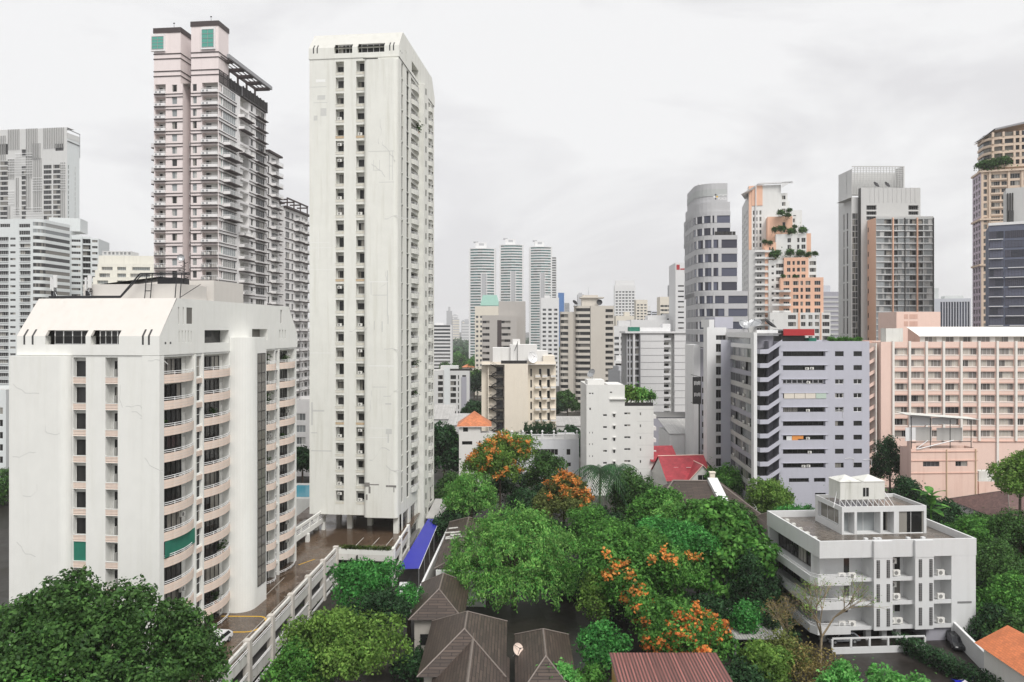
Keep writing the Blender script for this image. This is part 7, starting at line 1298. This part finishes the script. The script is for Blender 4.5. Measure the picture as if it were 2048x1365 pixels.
def tree(px, Y, zt, rx, rz, mat, label, seed, n=130, per=34, leaf=.42, cr=.75, ry=None, flowers=None, lobes=None, droop=0., name='tree', group='garden trees between the buildings', cat='tree', trunk=.3, X=None, z0=0., aspect=.55, base=None, low=-.75, fl_low=.2, bark='bark', bm=None):
    x = at(px, Y) if X is None else X; t = thing(name, label, cat, (x, Y, z0), 0, group); ry = ry or rx; zc = zt - z0 - rz; r = random.Random(seed)
    if lobes is None:
        lobes = [(0, 0, zc, rx * .8, ry * .8, rz * .85)]
        for k in range(7):
            a = k * .9 + r.uniform(-.3, .3); f = r.uniform(.5, .72); s = r.uniform(.34, .5); lobes.append((rx * f * math.cos(a), ry * f * math.sin(a), zc + rz * r.uniform(-.35, .55), rx * s, ry * s, rz * s))
        lobes.append((r.uniform(-.2, .2) * rx, 0, zt - z0 - rz * .42, rx * .45, ry * .45, rz * .42))
    C, N, c0, n0 = crown_points(lobes, n, per, cr, seed, low)
    leaves('crown', C, N, leaf, mat, t, seed, aspect, droop)
    m = MB(); zb = max(.4, min(l[2] - l[5] * .4 for l in lobes)); m.tube((0, 0, 0), (0, 0, zb), trunk, trunk * .7, bark, 8, False); limbs(m, (0, 0, zb), [(l[0], l[1], l[2]) for l in lobes], trunk * .55, bark, seed); m.build('trunk', t)
    if flowers:
        fm, fn, fs, sel = flowers
        if isinstance(sel, list):
            Wp = c0 + np.array((x, Y, z0)); pp = np.stack([CX + F * Wp[:, 0] / Wp[:, 1], HY - F * (Wp[:, 2] - H) / Wp[:, 1]], 1); ok = []
            for (u, v) in sel: ok += list(np.argsort(np.hypot(pp[:, 0] - u, pp[:, 1] - v) + (Wp[:, 1] - Wp[:, 1].min()) * 2.2 - n0[:, 2] * 12)[:fn])
            ok = sorted(set(int(i) for i in ok)); fn = len(ok)
        else: ok = [i for i in range(len(c0)) if n0[i][2] > fl_low and (sel is None or sel(c0[i] - np.array((0, 0, zc)), rx, rz))]
        if ok:
            rg = np.random.default_rng(seed + 5); ch = rg.choice(ok, min(fn, len(ok)), False); P = (c0[ch] + n0[ch] * cr * .35)[:, None] + rg.normal(0, cr * .42, (len(ch), fs, 3)); leaves('blossom', P.reshape(-1, 3), np.repeat(n0[ch], fs, 0), leaf * .85, fm, t, seed + 9, .9)
    return t
T = tree
# near left
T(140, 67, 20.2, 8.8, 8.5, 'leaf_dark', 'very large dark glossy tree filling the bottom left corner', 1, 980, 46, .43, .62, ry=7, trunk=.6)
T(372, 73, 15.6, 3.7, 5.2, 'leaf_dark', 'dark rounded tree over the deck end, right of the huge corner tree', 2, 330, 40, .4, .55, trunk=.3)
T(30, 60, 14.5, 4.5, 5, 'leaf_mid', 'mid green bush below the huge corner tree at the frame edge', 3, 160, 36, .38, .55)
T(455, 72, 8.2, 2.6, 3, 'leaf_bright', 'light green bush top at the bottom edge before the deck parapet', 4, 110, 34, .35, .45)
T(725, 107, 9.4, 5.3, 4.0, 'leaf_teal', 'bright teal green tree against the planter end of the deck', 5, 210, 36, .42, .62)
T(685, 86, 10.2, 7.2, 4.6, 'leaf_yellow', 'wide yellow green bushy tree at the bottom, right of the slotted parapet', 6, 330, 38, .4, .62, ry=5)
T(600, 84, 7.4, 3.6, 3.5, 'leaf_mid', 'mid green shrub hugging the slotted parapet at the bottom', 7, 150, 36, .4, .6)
T(770, 99, 8.2, 3.4, 3.6, 'leaf_deep', 'deep green tree in the garden beside the brown roofs', 8, 130, 34, .4, .6)
T(818, 103, 7.2, 2.2, 2.6, 'leaf_teal', 'small pale green tree leaning beside the white garden chair', 9, 80, 30, .35, .45)
T(752, 113, 6.5, 1.6, 2.2, 'leaf_yellow', 'thin yellowish shrub at the mouth of the blue awning alley', 10, 50, 28, .35, .4)
# weeping giant
def weep(px, Y, zt, rx, rz, mat, label, seed, n, per, leaf, group='garden trees between the buildings'):
    x = at(px, Y); t = thing('weeping_tree', label, 'tree', (x, Y, 0), 0, group); r = np.random.default_rng(seed); zc = zt - rz * .5; L = [(0, 0, zc + rz * .1, rx * .5, rx * .5, rz * .4)]
    for ring, (f, dz, s, k) in enumerate(((.34, .16, .36, 6), (.66, -.02, .34, 9), (.80, -.25, .27, 10), (.55, -.28, .36, 6))):
        for i in range(k): a = 6.283 * (i + .5 * ring) / k + r.uniform(-.2, .2); q = s * r.uniform(.8, 1.15); L.append((rx * f * math.cos(a), rx * f * .85 * math.sin(a), zc + rz * (dz + r.uniform(-.05, .05)), rx * q, rx * q, rz * q * .62))
    Lp = np.array(L); k = r.integers(0, len(L), n); d = r.normal(0, 1, (n, 3)); d[:, 2] = np.where(d[:, 2] < -.3, -d[:, 2], d[:, 2]); d /= np.linalg.norm(d, axis=1)[:, None]; top = Lp[k, :3] + d * Lp[k, 3:] * r.uniform(.8, 1.05, n)[:, None]
    P = top[:, None] + r.normal(0, .34, (n, per, 3)); s = r.random((n, per)); P[..., 2] -= s * r.uniform(.5, 2.0, n)[:, None]; out = d.copy(); out[:, 2] = 0; P += out[:, None] * (s * .35)[..., None]
    N = np.repeat(d, per, 0); leaves('crown', P.reshape(-1, 3), N, leaf, mat, t, seed, .42, .45, .55)
    m = MB(); m.tube((0, 0, 0), (0, 0, zc - rz * .2), .45, .3, 'bark', 8, False); limbs(m, (0, 0, zc - rz * .2), [l[:3] for l in L[:12]], .22, 'bark', seed); m.build('trunk', t); return t
weep(1028, 114, 15.9, 10.6, 14.6, 'leaf_bright', 'huge light green weeping tree in the centre foreground', 11, 1150, 30, .46)
weep(942, 152, 14.2, 5.4, 9.4, 'leaf_bright', 'small drooping light green tree left of the first flame tree', 13, 380, 26, .5)
# flame trees
FG = 'flame trees in bloom'
T(1000, 166, 19.8, 8.0, 7.0, 'leaf_yellow', 'flame tree with scattered orange flowers before the villa', 14, 520, 36, .5, .8, flowers=('flower_orange', 4, 26, [(950, 905), (965, 890), (985, 880), (1005, 868), (1015, 885), (990, 905), (1030, 890), (1045, 900), (975, 925), (1005, 925), (940, 920), (1020, 935), (1000, 950), (1040, 940), (1060, 905), (960, 945)]), name='flame_tree', group=FG, cat='flame tree', low=-.6)
T(1128, 141, 15.2, 6.4, 5.0, 'leaf_olive', 'dense orange topped flame tree beside the palm', 15, 360, 36, .46, .7, flowers=('flower_orange', 5, 34, [(1095, 965), (1110, 955), (1125, 950), (1140, 955), (1155, 965), (1105, 975), (1130, 972), (1150, 985), (1170, 980), (1180, 1000), (1185, 1015), (1165, 1000), (1120, 990)]), name='flame_tree', group=FG, cat='flame tree')
T(1285, 103, 15.2, 8.2, 6.6, 'leaf_mid', 'broad central flame tree with few orange flower clusters', 16, 640, 38, .46, .75, flowers=('flower_orange', 3, 30, [(1215, 1120), (1225, 1135), (1240, 1128), (1228, 1140), (1213, 1142), (1255, 1125), (1258, 1160), (1250, 1185), (1258, 1195), (1245, 1180), (1265, 1190), (1248, 1210), (1320, 1118), (1330, 1128), (1340, 1130), (1405, 1095), (1415, 1097), (1310, 1115), (1262, 1235), (1275, 1240), (1290, 1238), (1285, 1225)]), name='flame_tree', group=FG, cat='flame tree')
T(1350, 108, 14.6, 5.5, 3.0, 'leaf_teal', 'blue green tree crown behind the central flame tree', 17, 300, 36, .44, .65)
T(1366, 92, 8.9, 6.4, 4.4, 'leaf_mid', 'low spreading flame tree thick with orange red blossom above the rust roof', 18, 330, 36, .44, .65, flowers=('flower_red', 4, 20, [(1270, 1235), (1285, 1245), (1270, 1262), (1295, 1290), (1310, 1295), (1330, 1285), (1350, 1290), (1355, 1240), (1370, 1235), (1395, 1215), (1405, 1205), (1415, 1200), (1415, 1225), (1380, 1270), (1385, 1255), (1425, 1265), (1440, 1270), (1445, 1250), (1420, 1290), (1400, 1295), (1375, 1300), (1430, 1235), (1455, 1265), (1340, 1265)]), name='flame_tree', group=FG, cat='flame tree', fl_low=-.1)
T(1205, 92, 6.4, 3.6, 3.4, 'leaf_teal', 'small blue green tree left of the rust red shed roof', 19, 140, 34, .4, .6); T(1195, 100, 10.5, 2.6, 4.4, 'leaf_yellow', 'slender yellow green tree on the left flank of the central flame tree', 20, 110, 32, .4, .6)
T(1440, 113, 17.0, 8.4, 8.0, 'leaf_mid', 'big glossy tree with leaf rosettes immediately left of the white four storey block', 44, 520, 22, .72, .62, aspect=.75, trunk=.5)
# belt behind
B_ = [(888, 200, 17.5, 6, 8, 'leaf_deep', 'tall deep green tree tight against the right foot of the tall tower'), (905, 172, 9.5, 4.5, 4.6, 'leaf_dark', 'dark low tree right of the tower foot under the villa wall'), (893, 230, 12.5, 5, 6, 'leaf_mid', 'mid green round tree beside the white warehouse roof'), (1090, 172, 14.2, 4.6, 5, 'leaf_dark', 'dark round tree between the two flame trees'),
      (1055, 150, 10.5, 5, 5, 'leaf_deep', 'shadowy tree under the first flame tree'), (1262, 152, 14.2, 4.4, 6.2, 'leaf_dark', 'dark upright tree right of the palm'), (1193, 128, 11.6, 6.2, 4.8, 'leaf_mid', 'silvery mid green tree behind the weeping giant'), (1222, 120, 10.4, 3.2, 4.4, 'leaf_olive', 'pale olive spindly tree in front of the silvery tree'),
      (1310, 134, 14, 5.2, 5.2, 'leaf_mid', 'feathery mid green tree below the parapet strip roof'), (1350, 128, 13.2, 4, 4.4, 'leaf_bright', 'small bright tree top before the brown tiled house'),  (1395, 118, 15.6, 5, 6, 'leaf_mid', 'mid green shoulder tree left of the big glossy rosette tree'),
      (1500, 108, 11.0, 4.2, 6, 'leaf_deep', 'deep green tree touching the left balconies of the white block'), (1452, 177, 10.6, 5.2, 4.8, 'leaf_mid', 'mid green tree along the glazed wing foot'), (1540, 152, 12.2, 4.4, 5, 'leaf_yellow', 'light yellow green tree at the zigzag stair foot'), (1590, 126, 13.0, 3.9, 4.6, 'leaf_teal', 'blue green tree just behind the white block parapet'),
      (1780, 182, 16.5, 4.6, 7, 'leaf_deep', 'dark tall tree in the gap between lilac slab and pink annex'), (1812, 158, 11.2, 4, 5, 'leaf_deep', 'dark bush at the foot of the pink annex'), (1755, 150, 9.4, 3.0, 3.6, 'leaf_dark', 'dark tree behind the water tank'), (1925, 124, 11.8, 4.6, 5.4, 'leaf_mid', 'mid green tree just right of the white block roof'),
      (1985, 112, 10.6, 6.0, 5.6, 'leaf_dark', 'broad green tree right of the white block, mid height'), (2035, 122, 13.2, 5.4, 6, 'leaf_dark', 'dark green tree at the right frame edge'), (2030, 104, 8.4, 5.0, 4.6, 'leaf_mid', 'mid green tree at the right edge above the terracotta roof'), (1990, 100, 5.6, 3.4, 3.4, 'leaf_deep', 'deep green bush right of the white block wall'),
      (2040, 140, 19.6, 5.2, 5, 'leaf_yellow', 'bright yellow green tree at the right edge before the hotel'), (1965, 138, 8.2, 5, 4, 'leaf_dark', 'dark tree below the maroon roof'), (1890, 140, 10.4, 3.4, 4.6, 'leaf_deep', 'deep green tree between the banana plant and the annex'),
      (1425, 196, 8.6, 3, 3.4, 'leaf_dark', 'small dark tree between crimson house and glazed wing'), (1727, 140, 12.6, 2.2, 2.4, 'leaf_teal', 'small round green tree right behind the water tank'), (1530, 86, 6.4, 3.4, 3.6, 'leaf_yellow', 'yellow green bush at the bottom beside the bare tree'), (1690, 79, 7.0, 2.8, 3.0, 'leaf_fresh', 'fresh light green broad leaved shrub at the bottom edge, left one of two'), (1800, 77, 6.6, 3.0, 2.8, 'leaf_fresh', 'fresh light green broad leaved shrub at the bottom edge, right one of two'),
      (1128, 80, 6.2, 1.6, 2.4, 'leaf_fresh', 'small vivid green bush before the small brown hip roof'), (1490, 97, 7.0, 1.7, 2.6, 'leaf_teal', 'thin small tree standing before the grey carport roof'), (1105, 345, 13, 5, 6, 'leaf_deep', 'dark street tree between cream block and greige tower, left'), (1135, 350, 14, 6, 6, 'leaf_dark', 'dark street tree at the foot of the greige tower'), (945, 300, 14, 5, 6, 'leaf_deep', 'dark tree between grey low block and cream block'),
      (605, 205, 10, 4, 4, 'leaf_deep', 'dark garden tree by the pool between the white blocks'), (870, 400, 12, 6, 6, 'leaf_deep', 'dark tree at the foot of the grey low block'), (5, 180, 9, 5, 5, 'leaf_dark', 'dark tree at the far left frame edge'), (1240, 385, 16, 5, 7, 'leaf_deep', 'dark tree under the dark balconied building'), (1100, 220, 12, 4, 5, 'leaf_deep', 'dark tree behind the balustraded garden building'), (1140, 228, 13, 5, 6, 'leaf_deep', 'dark tree left of the slim white block')]
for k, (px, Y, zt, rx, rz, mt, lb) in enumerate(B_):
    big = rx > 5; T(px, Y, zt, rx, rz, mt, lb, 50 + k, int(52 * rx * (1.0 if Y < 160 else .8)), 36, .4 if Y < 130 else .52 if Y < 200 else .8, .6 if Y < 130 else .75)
US = [(1150, 118, 5, 4.5, 'leaf_deep', 'dark shrub in the shade right of the weeping giant'), (1240, 108, 5.5, 4.5, 'leaf_deep', 'dark shrub under the central flame tree, left'), (1330, 122, 6.5, 5.5, 'leaf_dark', 'dark shrub behind the central flame tree'), (1420, 102, 5.5, 4.5, 'leaf_deep', 'dark shrub under the big glossy rosette tree'), (1480, 120, 7, 5, 'leaf_deep', 'dark shrub in front of the small dark tiled roof'), (1120, 135, 7.5, 5, 'leaf_deep', 'dark shrub below the orange topped flame tree'), (1205, 142, 8.5, 5, 'leaf_deep', 'dark shrub at the palm foot'), (1060, 138, 7, 5, 'leaf_deep', 'dark shrub behind the weeping giant'), (985, 142, 6.5, 5, 'leaf_dark', 'dark shrub under the drooping light green tree'), (925, 165, 9, 5, 'leaf_deep', 'dark shrub left of the drooping light green tree'),
      (900, 150, 6, 4, 'leaf_deep', 'dark shrub at the back end of the debris strewn roof'), (1280, 165, 9, 6, 'leaf_deep', 'dark shrub at the foot of the slim white block'), (1300, 112, 6, 4.5, 'leaf_deep', 'dark shrub deep inside the flame tree grove'), (1455, 145, 9, 6, 'leaf_dark', 'dark shrub between the tiled roof and the glazed wing'), (1610, 140, 9, 6, 'leaf_deep', 'dark shrub behind the left end of the white block'), (1870, 150, 8, 6, 'leaf_deep', 'dark shrub before the lean-to of the hotel'), (1930, 112, 6, 4.5, 'leaf_deep', 'dark shrub against the right wall of the white block'), (2010, 128, 9, 6, 'leaf_mid', 'mid green shrub behind the tree above the terracotta roof'), (1965, 104, 4.5, 3.5, 'leaf_mid', 'mid green shrub at the far end of the boundary wall'), (2040, 97, 5, 4, 'leaf_dark', 'dark shrub above the terracotta roof at the frame edge'),
      (1540, 100, 4.5, 3.5, 'leaf_deep', 'dark shrub before the left side of the white block'), (1480, 84, 4.5, 3.2, 'leaf_deep', 'dark shrub right of the rust red shed'), (1170, 84, 4.2, 2.6, 'leaf_mid', 'mid green shrub left of the rust red shed posts'), (700, 100, 5, 4, 'leaf_deep', 'dark shrub in the garden below the planter'), (640, 96, 4.5, 3.5, 'leaf_dark', 'dark shrub against the slotted parapet'), (830, 90, 3.5, 2.6, 'leaf_deep', 'dark shrub left of the gabled brown roof'), (1090, 165, 9, 6, 'leaf_deep', 'dark shrub before the balustraded garden building'), (1010, 180, 9, 6, 'leaf_deep', 'dark shrub under the villa wall')]
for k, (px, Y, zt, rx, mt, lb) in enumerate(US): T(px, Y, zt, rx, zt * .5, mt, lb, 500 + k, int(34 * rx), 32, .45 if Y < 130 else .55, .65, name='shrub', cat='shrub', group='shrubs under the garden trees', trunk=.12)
# palm
def palm(px, Y, zt, label, seed, nf=30, fl_=6.2):
    t = thing('palm_tree', label, 'palm', (at(px, Y), Y, 0), 0, 'garden trees between the buildings'); r = random.Random(seed); zc = zt - 1.5; m = MB(); m.tube((0, 0, 0), (.3, .1, zc), .28, .2, 'bark', 8); m.build('trunk', t)
    for k in range(nf):
        a = k * 2.4; e = r.uniform(-.2, 1.1); q = MB(); P = []
        for i in range(9): s = i / 8; P.append(np.array((math.cos(a) * fl_ * s * math.cos(e * .6), math.sin(a) * fl_ * s * math.cos(e * .6), fl_ * (.75 * math.sin(e) * s - (.75 + .35 * (1 - e)) * s * s))))
        sd_ = np.array((-math.sin(a), math.cos(a), 0))
        for i in range(8):
            for s in (-1, 1):
                for h in (0, .5):
                    p = P[i] + (P[i + 1] - P[i]) * h; w = fl_ * .2 * math.sin(math.pi * min(.95, (i + h + 1.2) / 9.6)); d = (P[i + 1] - P[i]); tip = p + sd_ * s * w + d * .9 - np.array((0, 0, w * .7)); q.poly((p, p + d * .28, tip), 'leaf_palm')
        o = q.build('frond', t); o.location = (.3, .1, zc)
    return t
palm(1198, 146, 16.5, 'coconut palm with drooping dark fronds beside the orange topped flame tree', 3); palm(1232, 158, 14.2, 'second dark palm half hidden behind the drooping coconut palm', 5)
# banana plant
t = thing('banana_plant', 'tall banana plant with broad upright leaves before the pink annex', 'plant', (at(1862, 136), 136, 0), 0); m = MB(); m.tube((0, 0, 0), (0, 0, 12), .22, .16, 'leaf_mid', 7); m.build('stem', t); rr = random.Random(9)
for k in range(13):
    a = k * 2.4; e = rr.uniform(.2, 1.2); l = rr.uniform(2.8, 4.4); q = MB(); d = np.array((math.cos(a) * math.cos(e), math.sin(a) * math.cos(e), math.sin(e))); sd_ = np.array((-math.sin(a), math.cos(a), 0)); pv = None
    for i in range(7):
        s = i / 6; c = d * l * s + np.array((0, 0, -l * .35 * s * s)); w = .75 * math.sin(math.pi * min(.97, s * .9 + .08)); row = (c - sd_ * w + np.array((0, 0, .12)), c, c + sd_ * w + np.array((0, 0, .12)))
        if pv: q.quad(pv[0], pv[1], row[1], row[0], 'leaf_mid'); q.quad(pv[1], pv[2], row[2], row[1], 'leaf_mid')
        pv = row
    o = q.build('leaf', t); o.location = (0, 0, 8.8 + k * .3)
# bare gold tree
def bare(px, Y, zt, label, seed, spread, mat):
    t = thing('bare_tree', label, 'tree', (at(px, Y), Y, 0), 0, 'garden trees between the buildings'); r = random.Random(seed); m = MB(); tips = []
    def grow(p, d, l, rad, k):
        q = p + d * l; m.tube(p, q, rad, rad * .7, 'bark_pale', 5, False)
        if k == 0: tips.append(q); return
        if k < 3: tips.append(q)
        for i in range(3 if k > 1 else 2):
            e = d + np.array([r.uniform(-1, 1), r.uniform(-1, 1), r.uniform(-.25, .7)]) * spread; grow(q, e / np.linalg.norm(e), l * r.uniform(.6, .85), rad * .62, k - 1)
    grow(np.zeros(3), np.array((.05, 0, 1.)), zt * .3, .22, 5); m.build('trunk', t); P = np.array(tips); rg = np.random.default_rng(seed); P = (P[:, None] + rg.normal(0, .32, (len(P), 3, 3))).reshape(-1, 3); leaves('crown', P, np.tile((0, 0, 1.), (len(P), 1)), .24, mat, t, seed); return t
bare(1640, 93, 13.0, 'nearly bare tree with pale twigs and sparse yellowish leaves before the white block', 4, .75, 'leaf_yellow'); bare(1560, 95, 8.5, 'thin twiggy golden sapling left of the nearly bare tree', 6, .8, 'leaf_gold'); 
T(1625, 87, 5.6, 4.6, 3.2, 'leaf_gold', 'low loose brown gold foliage under the nearly bare tree', 140, 90, 22, .34, .75, group='garden trees between the buildings')
T(1560, 90, 6.2, 3.8, 3.4, 'leaf_olive', 'yellow green loose bush beside the carport, left of the nearly bare tree', 141, 130, 26, .36, .7)
o = hedge_mesh((51, 99), (55.5, 86), 0, 1.0, 2.0, 4500, 'leaf_deep', 12, .22).build('hedge'); tag(o, 'dark clipped hedge along the yard below the white block, bottom right', 'hedge')
# terrace and roof plants on buildings
def rooftree(bl, px, y, py, rr_, label, mat='leaf_dark', sq=.75, seed=0, grp='topiary trees on the stepped terraces'):
    rr_ *= .78
    x, Y = bl.W(bl.tx(px, y), y); zt = zz(py, Y); T(0, Y, zt, rr_, rr_ * sq, mat, label, 300 + seed, 40, 26, rr_ * .3, rr_ * .3, X=x, z0=zt - rr_ * 1.9, trunk=.15, group=grp, name='terrace_tree', cat='terrace tree', low=-.5)
for k, (px, y, py, r_, lb) in enumerate([(1549, 0.5, 455, 2.0, 'small topiary on the second highest orange terrace, left'), (1562, 2, 421, 2.2, 'round topiary tree on the highest orange terrace, left'), (1576, 2, 427, 1.8, 'small low topiary on the highest orange terrace, right'), (1579, 4, 417, 1.7, 'topiary tucked beside the small upper white step'), (1563, 0.4, 452, 2.4, 'flat topped tree on the second terrace, left of the pair'), (1583, 0.4, 456, 2.6, 'dense dark tree on the second terrace, centre'), (1605, .6, 454, 2.8, 'round tree at the right end of the second terrace'), (1590, 2, 450, 1.4, 'small tree behind the second terrace pair'),
                                     (1549, -2.4, 500, 3.4, 'largest round tree on the third terrace, left end'), (1580, -2.8, 499, 2.6, 'round tree on the third terrace, middle'), (1601, -2.8, 500, 2.5, 'round tree on the third terrace, right of the middle one'), (1616, -2.6, 505, 2.2, 'bushy plant on the third terrace, near its right end'), (1630, -2.6, 503, 1.8, 'thin light plant at the right tip of the third terrace'), (1530, -1, 480, 1.8, 'low bush on the orange step left of the terraces'), (1541, -1, 482, 1.6, 'second low bush on the orange step left of the terraces'), (1566, -7, 549, 1.5, 'small bush on the lowest orange terrace, left'), (1590, -7, 550, 1.6, 'small bush on the lowest orange terrace, centre')]): rooftree(CD, px, y, py, r_, lb, seed=k)
rooftree(SB, 1262, 5, 774, 3.4, 'yellow green tree on the roof terrace of the slim white block, left', 'leaf_yellow', .8, 40, 'roof terrace trees of the slim white block'); rooftree(SB, 1285, 5, 778, 3.2, 'fresh green tree on the roof terrace of the slim white block, middle', 'leaf_bright', .8, 41, 'roof terrace trees of the slim white block'); rooftree(SB, 1301, 4, 785, 2.0, 'small tree at the right end of the slim block roof terrace', 'leaf_mid', .9, 42, 'roof terrace trees of the slim white block')
for k, px in enumerate((1966, 1980, 1995, 2008)): rooftree(OT, px, .2 + .2 * k, 322 + 3 * (k % 2) - 3 * k, 3.6, ('leafy shrub at the left tip of the beige tower terrace', 'large leafy shrub on the beige tower terrace, second from its left tip', 'leafy shrub on the beige tower terrace, third from its left tip', 'smaller shrub at the right end of the beige tower terrace planting')[k], 'leaf_dark', .6, 60 + k, 'terrace shrubs of the beige tower')
for k, px in enumerate((1664, 1676, 1690, 1702, 1716)): rooftree(LL, px, 3, 675 + (k % 2), 1.2, 'low shrub number %s from the left on the lilac slab roof garden' % ('one', 'two', 'three', 'four', 'five')[k], 'leaf_mid', .7, 80 + k, 'roof garden shrubs of the lilac slab')
# cypress row behind the balustrade
for k, px in enumerate([1000, 1008, 1017, 1026, 1034, 1043, 1052, 1060, 1067, 1074, 1081, 1088, 1095, 1102, 1109]):
    Y = 214; zt = zz(842 + (k * 5) % 9 if px > 1050 else 862 + (k * 3) % 5, Y); t = T(px, Y, zt, .75, 3.6 if px > 1050 else 2.2, 'leaf_deep', 'dark pointed cypress in the row behind the roof balustrade', 200 + k % 3, 60, 20, .4, .3, group='cypresses behind the balustrade', name='cypress', cat='cypress', trunk=.12, lobes=[(0, 0, zt - 4, .75, .75, 3), (0, 0, zt - 1.6, .4, .4, 1.7)])
# far green belt: individual trees up to the horizon gap, then one wood
for k in range(34):
    rr = random.Random(900 + k); Y = rr.uniform(430, 900); px = rr.uniform(866, 955) if k < 24 else rr.uniform(1000, 1300); T(px, Y, rr.uniform(9, 19), rr.uniform(5, 9), rr.uniform(5, 7), ('leaf_deep', 'leaf_dark', 'leaf_mid')[k % 3], 'distant dark green street tree in the gap right of the tall tower' if k < 24 else 'distant dark tree low between the mid-rise blocks', 400 + k, 60, 20, 1.6, 1.5, group='distant trees in the tower gap' if k < 24 else 'distant trees between blocks', X=None)
r = np.random.default_rng(5); n = 9000; Yw = r.uniform(900, 2600, n); pxw = r.uniform(850, 1340, n); C = np.stack([(pxw - CX) / F * Yw, Yw, r.uniform(2, 15, n) * (.6 + .4 * np.sin(Yw * .02 + pxw * .05))], 1)
o = leaves('wood', C, np.tile((0, -.3, 1.), (n, 1)), 9, 'leaf_deep', None, 6, .8); tag(o, 'far dark wood reaching to the horizon between the towers', 'wood', kind='stuff')
for lb, p0, p1, D, z0 in (('pale low house among the distant trees, left', 893, 915, 560, 8), ('cream low building among the distant trees, right', 925, 948, 640, 10)):
    t = thing('house', lb, 'house', (at(p0, D), D, 0)); w = at(p1, D) - at(p0, D); MB().box(0, w, 0, 14, 0, z0, 'far_cream').build('wall', t); m = MB(); hip(m, -1, w + 1, -1, 15, z0, 3, 'tile_orange', 3); m.build('roof', t)
dish('small dish with reddish rim on the eave of the gabled brown roof', .6, 86.5, 4.3, .7, 40, 60, 'peach', 'satellite dishes on the roofs')
for k, (x, y, rz, lb) in enumerate(((-12.6, 104.2, .4, 'white plastic garden chair beside the brown roofs, left one'), (-11.6, 103.4, -.5, 'white plastic garden chair beside the brown roofs, right one'))):
    t = thing('garden_chair', lb, 'chair', (x - 2.2, y + 6, 0), rz, 'white garden chairs'); MB().box(-.3, .3, -.3, .3, .4, .46, 'frame_white').build('seat', t); MB().box(-.3, .3, .27, .33, .46, 1.0, 'frame_white').build('backrest', t)
    for sx in (-1, 1):
        for sy in (-1, 1): MB().box(sx * .26 - .03, sx * .26 + .03, sy * .26 - .03, sy * .26 + .03, 0, .4, 'frame_white').build('leg', t)
# ------------------------------------------------------------------ air
hz_ = bpy.data.materials.new('haze_air'); hz_.use_nodes = True; t = hz_.node_tree; t.nodes.clear(); o_ = t.nodes.new('ShaderNodeOutputMaterial'); pv = t.nodes.new('ShaderNodeVolumePrincipled'); pv.inputs['Color'].default_value = (.985, .985, .99, 1); pv.inputs['Density'].default_value = .00012; t.links.new(pv.outputs[0], o_.inputs['Volume']); MATS['haze_air'] = hz_
o = MB().box(-3600, 3600, -100, 4600, -1, 260, 'haze_air').build('haze'); o['kind'] = 'stuff'
wetm('earth', (.024, .021, .016), .05, .45, .85)
m = MB(); m.quad((-9000, -200, 0), (9000, -200, 0), (9000, 12000, 0), (-9000, 12000, 0), 'earth'); o = m.build('ground'); o['kind'] = 'structure'
